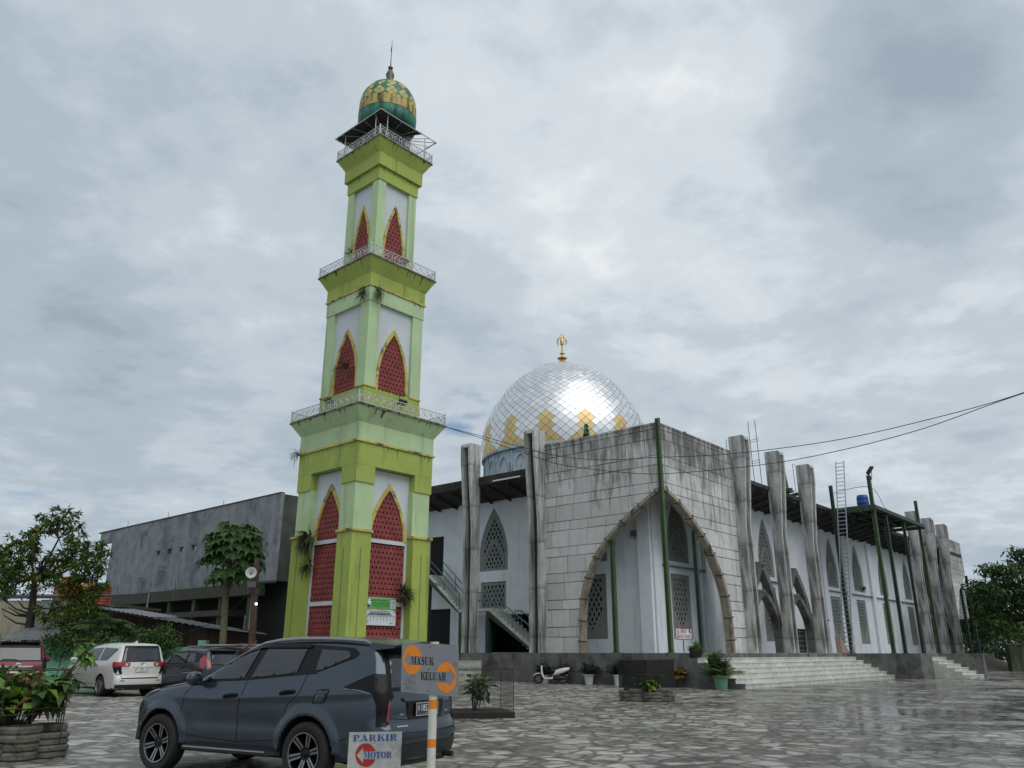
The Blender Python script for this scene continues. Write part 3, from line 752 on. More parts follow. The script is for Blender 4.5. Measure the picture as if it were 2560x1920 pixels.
# tile rows at constant aspect
ts = np.linspace(0, .999, 4000); rr_ = np.array([DR * dome_r(t) for t in ts]); zz_ = DZ0 + DH * ts
ds = np.sqrt(np.diff(rr_) ** 2 + np.diff(zz_) ** 2); mer = np.concatenate([[0], np.cumsum(ds / np.maximum(.5 * (rr_[1:] + rr_[:-1]), .05))])
NT = 56; dphi = 2 * pi / NT; dm = dphi * .85
def dpt(phi, mm, lift):
    t = np.interp(mm, mer, ts); r = DR * dome_r(t) + lift; return Vector((r * cos(phi), r * sin(phi), DZ0 + DH * t))
tiles = MB(); nrow = int(2.62 / (dm / 2))
JT = 6
gold_rows = {JT: (0,), JT - 1: (-.5, .5), JT - 2: (0,), JT - 3: (-.5, .5), JT - 4: (0,), JT - 5: (-.5, .5), JT - 6: (-1, 0, 1), JT - 7: (-1.5, -.5, .5, 1.5)}
for j in range(-1, nrow):
    for i in range(NT):
        ph = (i + (j % 2) * .5) * dphi; mc = j * dm / 2 + dm * .5
        if mc + dm / 2 > 2.62: continue
        u = ((i + (j % 2) * .5 - (JT % 2) * .5 + 2) % 4) - 2
        gold = j <= JT - 8 or any(abs(u - k) < .01 or abs(abs(u) - 2) < .01 and abs(abs(k) - 2) < .01 for k in gold_rows.get(j, ()))
        if j >= nrow - 12 and (j - (nrow - 12)) > 4 * abs(u): gold = True
        tl = [rng.normal(0, .012) for _ in range(2)]
        q = []
        for k, (a, c) in enumerate(((0, -.474), (.474, 0), (0, .474), (-.474, 0))):
            m_ = max(0.0, mc + c * dm)
            q.append(dpt(ph + a * dphi, m_, .03 + (tl[0] * a + tl[1] * c) * 1.0))
        tiles.add(q, [(0, 1, 2, 3)], 1 if gold else 0)
def dome_metal(name, col, rough):
    m, t, bb = new_mat(name)
    gn = N(t, 'ShaderNodeNewGeometry')
    c = ramp(t, gn.outputs['Random Per Island'], [(0, tuple(x * .90 for x in col)), (1, tuple(min(1, x * 1.06) for x in col))])
    L(t, c, bb.inputs['Base Color']); bb.inputs['Metallic'].default_value = .78
    L(t, math_n(t, 'ADD', math_n(t, 'MULTIPLY', gn.outputs['Random Per Island'], .14), rough), bb.inputs['Roughness'])
    return m
tiles.build('dome_tiles', [dome_metal('silver_tiles', (.80, .81, .815), .32), dome_metal('gold_tiles', (.72, .54, .25), .36)], dome)
ZT = DZ0 + DH
b = MB(); b.lathe([(.95, ZT - .35), (.8, ZT - .08), (.35, ZT + .1), (.16, ZT + .22), (.36, ZT + .28), (.36, ZT + .34), (.14, ZT + .42), (.13, ZT + .56), (.48, ZT + .62), (.48, ZT + .68), (.12, ZT + .76),
    (.10, ZT + 1.1), (.26, ZT + 1.14), (.26, ZT + 1.19), (.09, ZT + 1.25), (.07, ZT + 2.05), (.18, ZT + 2.15), (.20, ZT + 2.5), (.13, ZT + 2.8), (.06, ZT + 2.9), (.01, ZT + 3.45)], 16)
zf = ZT + 2.45
for sg in (-1, 1):
    pts = [(sg * x * .66, -sg * x * .75, z) for x, z in ((.36, zf - .42), (.43, zf - .1), (.42, zf + .16), (.30, zf + .38), (.06, zf + .48))]
    b.tube(cat_rom(pts, 4), [.02 + .075 * sin(pi * min(1, i / 15)) for i in range(17)], 6)
    b.tube(cat_rom([(sg * x * .66, -sg * x * .75, z) for x, z in ((.05, zf + .48), (.17, zf + .58), (.12, zf + .74))], 3), .045, 5)
b.build('finial', M_gold, dome, smooth=True)
b = MB(); b.lathe([(7.62, 11.6), (7.62, 18.7), (7.95, 18.7), (7.95, 18.93), (7.7, 18.96)], 48)
for i in range(24):
    ph = 2 * pi * (i + .5) / 24
    Mx = Matrix.Rotation(ph, 4, 'Z')
    M2 = lambda s, z, d: Mx @ Vector((7.66 - d, s, z))
    L_ = cat_rom([(-.72, 14.5), (-.72, 17.0), (-.6, 17.6), (-.3, 18.05), (0, 18.2)], 4); R_ = [(-x, z) for x, z in L_[::-1]]
    for q in (L_, R_):
        A, B_ = stroke2(q, .13); band(b, A, B_, M2, -.09, .1)
    A, B_ = stroke2([(1.0, 14.0), (1.0, 18.6)], .16); band(b, A, B_, M2, -.04, .1)
b.build('drum', M_drum, dome)
# ornament on the roof behind the screen
b = MB(); b.tube([(3.2, 6.9, 11.7), (3.2, 6.9, 14.0)], .06, 6, 1)
for a in range(3):
    b.lathe([(.02, -.05), (.30, -.05), (.30, .05), (.2, .05), (.2, -.05)], 12, Matrix.Translation((3.2, 6.9, 14.15 + .32 * a)) @ Matrix.Rotation(pi / 2, 4, 'X') @ Matrix.Scale(1 - .18 * a, 4))
b.build('roof_ornament', [mat('ornament_green', (.05, .16, .10), .4, .3), M_gold], mosque)
# ================================================================= MINARET
TS = 1.2676
MROOT = thing('minaret', 'tall lime green minaret with red latticed pointed windows and a tiled bulb dome', 'minaret', (-5.338 * TS, 28.4 * TS, 1.5 - 1.5 * TS), radians(48.2))
MROOT.scale = (TS, TS, TS)
M_W = Matrix.Translation(MROOT.location) @ Matrix.Rotation(radians(48.2), 4, 'Z') @ Matrix.Scale(TS, 4)
def mw(x, y, z): return M_W @ Vector((x, y, z))
GRIME = (.05, .055, .03)
M_lime = mat('lime_paint', (.34, .42, .085), .7, var=.14, vs=.8, streak=((.19, .24, .06), .38, 2.6, .28), bump=.1, bs=12)
M_lite = mat('pale_green_paint', (.44, .58, .32), .7, var=.10, vs=.9, streak=((.31, .39, .22), .38, 2.6, .25), bump=.1, bs=12)
M_olive = mat('olive_lime_paint', (.33, .40, .08), .7, var=.16, vs=.8, streak=((.13, .15, .05), .42, 3., .3), bump=.1, bs=12)
M_yel = mat('yellow_trim', (.52, .43, .11), .7, var=.2, vs=3, blot=((.10, .09, .045), .42, 2.5))
M_mwhite = mat('minaret_white', (.56, .60, .62), .7, var=.08, vs=1.0, streak=((.40, .43, .42), .3, 3, .3))
M_red = mat('red_roster_blocks', (.235, .05, .045), .8, var=.25, vs=2.0)
M_mould = mat('mouldy_edge', (.16, .16, .08), .85, var=.5, vs=6, blot=((.03, .03, .02), .6, 5.))
M_maroon = mat('roster_back', (.035, .008, .008), .9)
M_iron = mat('white_ironwork', (.55, .56, .55), .5, .2, var=.15, vs=6)
SIDES = [lambda c: (lambda s, z, d: (s, -c + d, z)), lambda c: (lambda s, z, d: (-c + d, -s, z)), lambda c: (lambda s, z, d: (-s, c - d, z)), lambda c: (lambda s, z, d: (c - d, s, z))]

def sq(b, h0, z0, h1, z1, m=0, cap=True):
    vs = [(-h0, -h0, z0), (h0, -h0, z0), (h0, h0, z0), (-h0, h0, z0), (-h1, -h1, z1), (h1, -h1, z1), (h1, h1, z1), (-h1, h1, z1)]
    fs = [(0, 1, 5, 4), (1, 2, 6, 5), (2, 3, 7, 6), (3, 0, 4, 7)]
    if cap: fs += [(3, 2, 1, 0), (4, 5, 6, 7)]
    b.add(vs, fs, m)

def roster(b, outline, cw, ch, M2, d0, dep, m=0):
    xs = [p[0] for p in outline]; zs = [p[1] for p in outline]
    nr = int((max(zs) - min(zs)) / ch) + 2; nc = int((max(xs) - min(xs)) / cw) + 2
    for j in range(-1, nr):
        for i in range(-1, nc):
            x = min(xs) + (i + (.5 if j % 2 else 0)) * cw; z = min(zs) + j * ch
            pts = [(x, z), (x + cw, z), (x + cw, z + ch), (x, z + ch)]
            if not any(in_poly(px, pz, outline) for px, pz in pts + [(x + cw / 2, z + ch / 2)]): continue
            if z < min(zs) - .01 or z + ch > max(zs) + .12: continue
            cx, cz = x + cw / 2, z + ch * .55
            jt = rng.uniform(-.006, .006)
            tri = [(cx - cw * .32, cz - ch * .22), (cx + cw * .32, cz - ch * .22), (cx, cz + ch * .28)]
            vs = [M2(*p, d0 + jt) for p in pts] + [M2(*p, d0 + jt) for p in tri] + [M2(*p, d0 + dep) for p in tri]
            fs = [(0, 1, 5, 4), (1, 2, 6, 5), (2, 3, 6), (3, 0, 4, 6), (4, 5, 8, 7), (5, 6, 9, 8), (6, 4, 7, 9)]
            b.add(vs, fs, m)

# solid shaft pieces
b = MB(); sq(b, 1.28, .3, 1.28, 8.35, 0)
b.build('shaft_core', M_maroon, MROOT)
b = MB()                                                     # corner piers, lower storey
PW = .80
for sx in (-1, 1):
    for sy in (-1, 1):
        x0, x1 = sorted((sx * 1.72, sx * (1.72 - PW))); y0, y1 = sorted((sy * 1.72, sy * (1.72 - PW)))
        b.mark(); b.box(x0, x1, y0, y1, .3, 5.28, 0)
        x0, x1 = sorted((sx * 1.66, sx * (1.66 - PW + .02))); y0, y1 = sorted((sy * 1.66, sy * (1.66 - PW + .02)))
        b.box(x0, x1, y0, y1, 5.36, 6.93, 1)
        x0, x1 = sorted((sx * 1.78, sx * (1.78 - PW - .1))); y0, y1 = sorted((sy * 1.78, sy * (1.78 - PW - .1)))
        b.box(x0, x1, y0, y1, 5.28, 5.36, 2)
        x0, x1 = sorted((sx * 1.705, sx * (1.705 - PW))); y0, y1 = sorted((sy * 1.705, sy * (1.705 - PW)))
        b.box(x0, x1, y0, y1, 6.93, 7.52, 0)
b.build_each('corner_pier', [M_lime, M_lite, M_yel], MROOT)
b = MB()                                                     # grooves on the piers
for S in SIDES:
    for c in (-1.32, 1.32):
        M2 = S(1.722); b.mark()
        band(b, [(c - .018, .4), (c - .018, 4.75)], [(c + .018, .4), (c + .018, 4.75)], M2, -.006, .05)
b.build_each('pier_groove', mat('groove_paint', (.17, .24, .06), .8), MROOT)
b = MB(); sq(b, 1.71, 7.52, 1.71, 8.30); b.build('frieze', M_lime, MROOT)
b = MB(); sq(b, 1.77, 8.30, 1.77, 8.37); b.build('string_course', M_yel, MROOT)
b = MB(); sq(b, 1.72, 8.37, 1.72, 8.99, 0); sq(b, 1.722, 8.992, 2.02, 9.47, 0); b.build('cornice', M_lite, MROOT)
b = MB(); sq(b, 2.05, 9.47, 2.05, 9.54); b.build('balcony_slab', M_mould, MROOT)
b = MB(); sq(b, 1.31, 9.54, 1.31, 10.46); b.build('upper_base', M_lime, MROOT)

def arch_storey(h, zb, zt, pw, w, hs, ht, frz, frm):
    """storey with corner pilasters, white recess and one pointed window on every side"""
    piers = MB()
    for sx in (-1, 1):
        for sy in (-1, 1):
            x0, x1 = sorted((sx * h, sx * (h - pw))); y0, y1 = sorted((sy * h, sy * (h - pw)))
            piers.mark(); piers.box(x0, x1, y0, y1, zb, zt)
    piers.build_each('pilaster', M_lite, MROOT)
    led = MB()
    for sx in (-1, 1):
        for sy in (-1, 1):
            x0, x1 = sorted((sx * (h + .03), sx * (h - pw - .03))); y0, y1 = sorted((sy * (h + .03), sy * (h - pw - .03)))
            led.mark(); led.box(x0, x1, y0, y1, zb - .05, zb)
    led.build_each('pilaster_ledge', M_yel, MROOT)
    rec = MB(); win = []
    for S in SIDES:
        o = parch(0, zb - .06, w, hs, ht, 14, 2.3); rec.mark()
        wall_holes(rec, [(-h + pw * .5, zb - .06), (h - pw * .5, zb - .06), (h - pw * .5, zt), (-h + pw * .5, zt)], [[(x, z + .001) for x, z in o]], S(h - .11), .08)
        arched(S(h - .11), w, zb - .06, hs, ht)
    rec.build_each('recess_wall', M_mwhite, MROOT)
    co = MB(); sq(co, h - .21, zb - .06, h - .21, zt); co.build('shaft_core', M_maroon, MROOT)

def arched(M2, w, z0, hs, ht, cw=.17, p=2.3):
    fr = MB(); o = parch(0, z0, w, hs, ht, 14, p)
    side = o[1:] + [o[0]]
    inn = parch(0, z0, w - .21, hs, ht - .22, 14, p)
    si = inn[1:] + [inn[0]]
    band(fr, side, si, M2, -.045, .06)
    f = fr.build('window_frame', M_yel, MROOT)
    lt = MB(); roster(lt, inn, cw, cw, M2, .012, .05)
    lt.build('lattice', M_red, f)
    return f

# ground storey windows with the long panel below
rec = MB()
for S in SIDES:
    M2 = S(1.40); rec.mark()
    o = parch(0, 5.15, 1.62, .1, 1.95, 14, 1.9)
    outer = [(-.95, .3), (-.86, .3), (-.86, 5.15)] + [p for p in o[2:][::-1]] + [(.86, 5.15), (.86, .3), (.95, .3), (.95, 7.5), (-.95, 7.5)]
    V, T = tri_region(outer)
    rec.add([M2(a, c, 0) for a, c in V], T)
    band(rec, [(-.86, .3), (-.86, 5.1)], [(-.80, .3), (-.80, 5.1)], M2, -.03, .1); band(rec, [(.80, .3), (.80, 5.1)], [(.86, .3), (.86, 5.1)], M2, -.03, .1)
    for z in (2.98, 5.02): band(rec, [(-.80, z), (.80, z)], [(-.80, z + .13), (.80, z + .13)], M2, -.035, .05)
    f = arched(M2, 1.62, 5.15, .1, 1.95, p=1.9)
    lt = MB()
    roster(lt, [(-.8, .3), (.8, .3), (.8, 2.98), (-.8, 2.98)], .17, .17, M2, .012, .05)
    lt.mark(); roster(lt, [(-.8, 3.11), (.8, 3.11), (.8, 5.02), (-.8, 5.02)], .17, .17, M2, .012, .05)
    lt.build_each('lattice_panel', M_red, MROOT)
rec.build_each('recess_wall', M_mwhite, MROOT)

arch_storey(1.31, 10.52, 13.79, .50, 1.50, .3, 2.55, None, None)
b = MB(); sq(b, 1.335, 13.79, 1.335, 14.36); b.build('frieze', M_lite, MROOT)
b = MB(); sq(b, 1.385, 14.36, 1.385, 14.42); b.build('string_course', M_yel, MROOT)
b = MB(); sq(b, 1.35, 14.42, 1.35, 14.91, 0); sq(b, 1.352, 14.912, 1.62, 15.42, 1); b.build('cornice', [M_olive, M_lime], MROOT)
b = MB(); sq(b, 1.65, 15.42, 1.65, 15.48); b.build('balcony_slab', M_mould, MROOT)
arch_storey(.98, 15.54, 19.25, .38, 1.16, .3, 3.0, None, None)
b = MB(); sq(b, 1.02, 19.25, 1.02, 19.81); b.build('frieze', M_lime, MROOT)
b = MB(); sq(b, 1.13, 19.81, 1.13, 20.38, 0); sq(b, 1.132, 20.382, 1.39, 20.85, 1); b.build('cornice', [M_olive, M_lime], MROOT)
b = MB(); sq(b, 1.42, 20.85, 1.42, 20.91); b.build('balcony_slab', M_mould, MROOT)

# black mould dripping from the slab edges and mouldings
drip = MB()
def drips(h0, z0, h1, z1, n, lmax, seed):
    r = random.Random(seed)
    for S in SIDES:
        for _ in range(n):
            s = r.uniform(-1, 1); l = r.random() ** 3.2 * lmax * .8 + .02; w_ = r.uniform(.008, .03) * (1 + 2 * (r.random() < .15))
            f = min(1, l / (z0 - z1)); ha, hb = h0 + .003, h0 + (h1 - h0) * f + .003
            M2a, M2b = S(ha), S(hb); x = s * (min(h0, h1) - .04)
            drip.add([M2a(x - w_, z0, 0), M2a(x + w_, z0, 0), M2b(x + w_ * .3, z0 - l, 0), M2b(x - w_ * .3, z0 - l, 0)], [(0, 1, 2, 3)])
drips(2.02, 9.47, 1.722, 8.992, 15, .34, 1); drips(1.71, 8.30, 1.71, 7.52, 10, .35, 2); drips(1.62, 15.42, 1.352, 14.912, 15, .40, 3); drips(1.335, 14.36, 1.335, 13.79, 11, .35, 4)
drips(1.39, 20.85, 1.132, 20.382, 12, .38, 5); drips(1.02, 19.81, 1.02, 19.25, 7, .3, 6); drips(1.31, 10.46, 1.31, 9.54, 6, .3, 7)
tag(drip.build('mould_stains', mat('mould', (.10, .11, .04), .9, var=.4, vs=8), MROOT), kind='stuff')
# wrought railings
def rails(h, z0, z1):
    b = MB(); n = int(2 * h / .33)
    for S in SIDES:
        M2 = S(h); b.mark()
        for z in (z0 + .03, z1): b.tube([M2(-h, z, 0), M2(h, z, 0)], .016, 5)
        b.tube([M2(-h, z0, 0), M2(-h, z1 + .06, 0)], .026, 5)
        for i in range(n):
            c = -h + 2 * h * (i + .5) / n; cz = (z0 + z1) / 2; r = (z1 - z0) * .30
            b.tube([M2(c + r * cos(a * pi / 4), cz + r * sin(a * pi / 4), 0) for a in range(9)], .011, 4, cap=False)
            b.tube([M2(c + r * .45 * cos(a * pi / 3), cz + r * .45 * sin(a * pi / 3), 0) for a in range(7)], .009, 4, cap=False)
            e = h / n
            for sg in (-1, 1):
                b.tube([M2(c - e, cz + sg * (z1 - z0) * .46, 0), M2(c - e * .62, cz + sg * r * .9, 0), M2(c - e * .9, cz, 0)], .009, 4)
                b.tube([M2(c + e, cz + sg * (z1 - z0) * .46, 0), M2(c + e * .62, cz + sg * r * .9, 0), M2(c + e * .9, cz, 0)], .009, 4)
            b.tube([M2(c, z0, 0), M2(c, cz - r, 0)], .01, 4); b.tube([M2(c, z1, 0), M2(c, cz + r, 0)], .01, 4)
    return b.build_each('balcony_rail', M_iron, MROOT)
rails(2.01, 9.54, 9.94); rails(1.61, 15.48, 15.88); rails(1.39, 20.91, 21.31)

# belvedere, tin canopy and bulb dome
b = MB(); sq(b, .72, 20.91, .72, 22.7); b.build('belvedere', mat('belvedere_dark', (.05, .055, .05), .9), MROOT)
M_tin = sheet_mat('old_tin_sheet', (.035, .04, .038), (.085, .09, .085), ramt=.5, rust=(.06, .03, .018))
b = MB()
def hip(b, S, s0, s1, zlo=22.0, zhi=22.06, h0=1.5, h1=.74):
    M2 = S(0.)
    n = int((s1 - s0) / .1)
    for i in range(n):
        a, c = s0 + (s1 - s0) * i / n, s0 + (s1 - s0) * (i + 1) / n
        m_ = (a + c) / 2
        clampa = lambda s, h: max(-h, min(h, s * h / h0))
        o = .012 * (1 if i % 2 else -1); o2 = -o
        b.add([M2(a, zlo + o, -h0), M2(c, zlo + o2, -h0), M2(clampa(c, h1), zhi + o2, -h1), M2(clampa(a, h1), zhi + o, -h1)], [(0, 1, 2, 3)])
hip(b, SIDES[0], -1.5, .75); hip(b, SIDES[1], -1.5, 1.5); hip(b, SIDES[2], -1.5, 1.5); hip(b, SIDES[3], 0.2, 1.5)
b.build('canopy', M_tin, MROOT)
b = MB()
for S in SIDES:
    M2 = S(0.)
    b.tube([M2(-1.5, 21.97, -1.5), M2(1.5, 21.97, -1.5)], .022, 5)
    for s in (-1.1, -.4, .4, 1.1): b.tube([M2(s, 21.97, -1.5), M2(s * .5, 22.02, -.74)], .016, 4)
    b.tube([M2(-1.0, 20.91, -1.33), M2(-1.0, 22.0, -1.33)], .022, 5); b.tube([M2(1.0, 20.91, -1.33), M2(1.0, 22.0, -1.33)], .022, 5)
b.tube([(1.45, -1.45, 21.95), (1.0, -1.35, 21.5)], .02, 5); b.tube([(1.5, -1.5, 21.97), (.74, -.74, 22.02)], .02, 5)
b.build('canopy_frame', M_iron, MROOT)
M_dgreen = mat('dome_green', (.04, .17, .075), .45, var=.15, vs=4)
M_dband = mat('dome_teal_band', (.03, .20, .125), .5, var=.15, vs=3, streak=((.012, .03, .02), .6, 5, .8))
M_dyel = mat('dome_yellow_band', (.50, .38, .10), .55, var=.2, vs=3, streak=((.025, .022, .012), .72, 5., .9))
M_dyt = mat('dome_yellow_tile', (.46, .43, .16), .5, var=.25, vs=5)
DRm = 1.21
b = MB(); b.lathe([(DRm * .9, 22.45), (DRm, 22.55), (DRm * 1.01, 22.8), (DRm * 1.01, 23.0)], 40)
dm_ = b.build('dome', M_dband, MROOT, smooth='all')
b = MB(); b.lathe([(DRm * 1.018, 23.0), (DRm * 1.012, 23.25), (DRm * 1.0, 23.5)], 40); b.build('yellow_band', M_dyel, dm_, smooth='all')
cap = [(DRm * .995 * (1 - t ** 2.05) ** .5, 23.5 + 1.33 * t) for t in [i / 24 for i in range(24)]] + [(.03, 24.83)]
b = MB(); b.lathe([(r - .015, z) for r, z in cap[:-1]] + [(.02, 24.82)], 40); b.build('dome_underlay', M_dark, dm_, smooth='all')
cr = np.array([c_[0] for c_ in cap]); cz_ = np.array([c_[1] for c_ in cap])
cm = np.concatenate([[0], np.cumsum(np.sqrt(np.diff(cr) ** 2 + np.diff(cz_) ** 2) / np.maximum(.5 * (cr[1:] + cr[:-1]), .08))])
b = MB(); n_ = 28; dp_ = 2 * pi / n_; dmm = dp_ * 1.15
def cpt(ph, m_):
    m_ = min(max(m_, 0), cm[-1]); r = np.interp(m_, cm, cr) + .006; z = np.interp(m_, cm, cz_); return (r * cos(ph), r * sin(ph), z)
for j in range(-1, int(cm[-1] / (dmm / 2))):
    for i in range(n_):
        ph = (i + (j % 2) * .5) * dp_; mc = j * dmm / 2 + dmm / 2
        if mc + dmm * .5 > cm[-1] + .02: continue
        q = []
        for (a0, c0), (a1, c1) in zip(((0, -.47), (.47, 0), (0, .47), (-.47, 0)), ((.47, 0), (0, .47), (-.47, 0), (0, -.47))):
            q += [cpt(ph + a0 * dp_, mc + c0 * dmm), cpt(ph + (a0 + a1) / 2 * dp_, mc + (c0 + c1) / 2 * dmm)]
        q.append(cpt(ph, mc))
        uu = i + (j % 2) * .5; col = 1 if (int(math.floor((uu + j / 2) / 2)) + int(math.floor((uu - j / 2) / 2))) % 2 == 0 else 0
        if rng.random() < .08: col = 1 - col
        b.add(q, [(k, (k + 1) % 8, 8) for k in range(8)], col)
b.build('dome_tiles', [M_dgreen, M_dyt], dm_, smooth='all')
b = MB(); b.lathe([(.3, 24.78), (.2, 24.9), (.14, 25.1), (.19, 25.36), (.10, 25.6), (.04, 25.66), (.11, 25.72), (.11, 25.76), (.03, 25.8), (.018, 26.2), (.018, 26.55), (.01, 27.22), (.001, 27.24)], 12)
b.tube([(-.0, 0, 26.55), (-.05, -.05, 26.62), (-.05, -.05, 26.78), (0, 0, 26.85)], [.01, .03, .03, .01], 5)
b.build('finial', mat('finial_bronze', (.13, .12, .07), .5, .3, var=.2), dm_, smooth=True)

# things fixed to the minaret
def horn(name, label, pos, aim, dia, mt, group=None):
    t = thing(name, label, 'loudspeaker', pos, 0, group)
    q = Vector(aim).normalized().to_track_quat('Z', 'Y').to_matrix().to_4x4()
    r = dia / 2
    b = MB(); b.lathe([(r * .18, -r * .9), (r * .22, -r * .6), (r * .45, -r * .2), (r * .8, .0), (r, r * .12), (r * 1.02, r * .16), (r * .97, r * .16), (r * .76, .03), (r * .4, -r * .15), (.001, -r * .2)], 20, q)
    b.build('horn_bell', mt, t, smooth=True)
    b = MB(); b.lathe([(.001, r * .18), (r * .24, r * .14), (r * .28, -r * .1)], 14, q); b.build('horn_cone', M_greyp, t, smooth=True)
    b = MB(); b.lathe([(.001, -r * 1.55), (r * .34, -r * 1.5), (r * .36, -r * .9), (r * .2, -r * .85)], 14, q); b.build('driver', M_greyp, t, smooth=True)
    b = MB(); v_ = q @ Vector((0, 0, -r)); b.box(v_.x - .02, v_.x + .02, v_.y - .02, v_.y + .02, v_.z - r * 1.3, v_.z); b.build('bracket', M_greyp, t)
    return t
M_greyp = mat('grey_plastic', (.22, .23, .24), .5, var=.1)
M_offw = mat('offwhite_plastic', (.55, .56, .52), .5, var=.1)
horn('horn_loudspeaker', 'pale round horn loudspeaker under the minaret canopy on its right-hand side', mw(.35, -1.05, 21.5), (.1, -1, -.1), .34, M_offw)
horn('horn_loudspeaker', 'pale round horn loudspeaker under the minaret canopy on its left-hand side', mw(-1.02, .15, 21.52), (-.9, -.3, -.1), .34, M_offw)
def floodlight(label, pos, yaw, tilt, s=.4, group=None):
    t = thing('floodlight', label, 'floodlight', pos, yaw, group)
    R_ = Matrix.Rotation(tilt, 4, 'X')
    b = MB(); b.obox(R_, s, s * .22, s * .75)
    for k in range(6): b.obox(R_ @ Matrix.Translation((-s * .4 + s * .16 * k, s * .16, 0)), s * .03, s * .14, s * .6)
    b.build('housing', M_black, t)
    b = MB(); b.obox(R_ @ Matrix.Translation((0, -s * .12, 0)), s * .86, s * .02, s * .6); b.build('lens', mat('lamp_glass', (.10, .11, .12), .15), t)
    b = MB(); b.tube([(-s * .55, 0, 0), (-s * .55, 0, -s * .6), (s * .55, 0, -s * .6), (s * .55, 0, 0)], s * .035, 5); b.tube([(0, 0, -s * .6), (0, 0, -s * .9)], s * .06, 5); b.build('yoke', M_black, t)
    return t
floodlight('black floodlight on the lowest minaret balcony before its left window', mw(-1.75, .1, 10.05), radians(-42), radians(60), .42)
floodlight('black floodlight on the lowest minaret balcony before its right window', mw(.1, -1.75, 10.05), radians(48), radians(60), .42)
floodlight('small black floodlight on the middle minaret balcony before its right window', mw(.25, -1.35, 15.95), radians(48), radians(60), .34)

# savings poster hung on the red lattice
pos_t = thing('poster', 'green and white printed banner with a cow hung on the red lattice of the minaret', 'banner', mw(-.22, -1.47, 2.35), radians(48.2))
PWd, PHt = 1.83, 1.12
b = MB()
nx = 10
for i in range(nx):
    x0, x1 = -PWd / 2 + PWd * i / nx, -PWd / 2 + PWd * (i + 1) / nx
    w0, w1 = .012 * sin(i * 1.3), .012 * sin((i + 1) * 1.3)
    b.add([(x0, w0, 0), (x1, w1, 0), (x1, w1, PHt), (x0, w0, PHt), (x0, w0 + .01, 0), (x1, w1 + .01, 0), (x1, w1 + .01, PHt), (x0, w0 + .01, PHt)], [(0, 1, 2, 3), (7, 6, 5, 4), (3, 2, 6, 7), (0, 4, 5, 1)])
b.build('sheet', mat('banner_white', (.62, .66, .70), .5, var=.04), pos_t)
def flat(b, poly, M2, d, m=0, th=.002):
    V, T = tri_region(poly); b.add([M2(a, c, d) for a, c in V], T, m)
def ell(cx, cz, rx, rz, n=16, a0=0, a1=2 * pi): return [(cx + rx * cos(a0 + (a1 - a0) * i / n), cz + rz * sin(a0 + (a1 - a0) * i / n)) for i in range(n + (0 if abs(a1 - a0 - 2 * pi) < 1e-6 else 1))]
PM = lambda s, z, d: (s, -.02 - d, z)
b = MB()
flat(b, [(-.9, .66), (.9, .66), (.9, 1.1), (-.9, 1.1)], PM, .0, 0)
flat(b, [(-.9, .53), (-.84, .6), (-.7, .645), (.66, .645), (.82, .6), (.9, .5), (.9, .658), (-.9, .658)], PM, .001, 1)
flat(b, [(.58, .70), (.86, .70), (.86, 1.05), (.58, 1.05)], PM, .004, 2)
for k in range(6): flat(b, [(.61, .99 - k * .05), (.83 - .03 * (k % 2), .99 - k * .05), (.83 - .03 * (k % 2), 1.01 - k * .05), (.61, 1.01 - k * .05)], PM, .006, 3)
# cow head
flat(b, ell(-.56, .93, .10, .13), PM, .004, 2); flat(b, ell(-.60, .80, .075, .1), PM, .005, 3); flat(b, ell(-.67, .985, .07, .028), PM, .006, 3); flat(b, ell(-.45, .985, .07, .028), PM, .006, 3); flat(b, ell(-.575, .93, .055, .12), PM, .007, 2); flat(b, ell(-.74, .83, .09, .035), PM, .004, 4)
# table of columns
for k in range(10):
    x = -.82 + k * .175
    flat(b, [(x, .36), (x + .11, .36), (x + .11, .375), (x, .375)], PM, .004, 3); flat(b, [(x, .18), (x + .014, .18), (x + .014, .37), (x, .37)], PM, .005, 3)
flat(b, [(-.8, .13), (-.55, .13), (-.55, .15), (-.8, .15)], PM, .004, 3); flat(b, [(.55, .08), (.75, .08), (.75, .1), (.55, .1)], PM, .004, 3)
b.build('print', [mat('banner_green', (.09, .36, .08), .5, var=.2, vs=2), mat('banner_orange', (.50, .20, .05), .5), mat('banner_pale', (.66, .70, .74), .5), mat('banner_ink', (.03, .05, .10), .6), mat('banner_brown', (.18, .08, .04), .6)], pos_t)

def bfont(mb, s, M2, cx, cz, h, d, m=0, wmax=None, align='CENTER'):
    cu = bpy.data.curves.new('lettering', 'FONT'); cu.body = s; cu.size = 1.0; cu.align_x = 'LEFT'; cu.resolution_u = 3
    ob = bpy.data.objects.new('lettering', cu); COL.objects.link(ob)
    bpy.context.view_layer.update()
    me = bpy.data.meshes.new_from_object(ob.evaluated_get(bpy.context.evaluated_depsgraph_get()))
    vs = [(v.co.x, v.co.y) for v in me.vertices]; fs = [tuple(p.vertices) for p in me.polygons]
    bpy.data.objects.remove(ob); bpy.data.curves.remove(cu); bpy.data.meshes.remove(me)
    if not vs: return
    x0 = min(v[0] for v in vs); x1 = max(v[0] for v in vs); k = h / .73
    kx = k if not wmax else min(k * 1.3, wmax / (x1 - x0)) if False else (wmax / (x1 - x0) if wmax else k)
    off = cx - (x0 + x1) / 2 * kx if align == 'CENTER' else cx - x0 * kx
    mb.add([M2(x * kx + off, cz + y * k, d) for x, y in vs], fs, m)
b = MB()
bfont(b, 'Ayo berqurban', PM, .02, .985, .075, .006, wmax=.75); bfont(b, 'Melalui tabungan Qurban', PM, .05, .87, .07, .006, wmax=.92); bfont(b, 'Bulan Juni I : 2025 M', PM, .05, .765, .065, .006, wmax=.85)
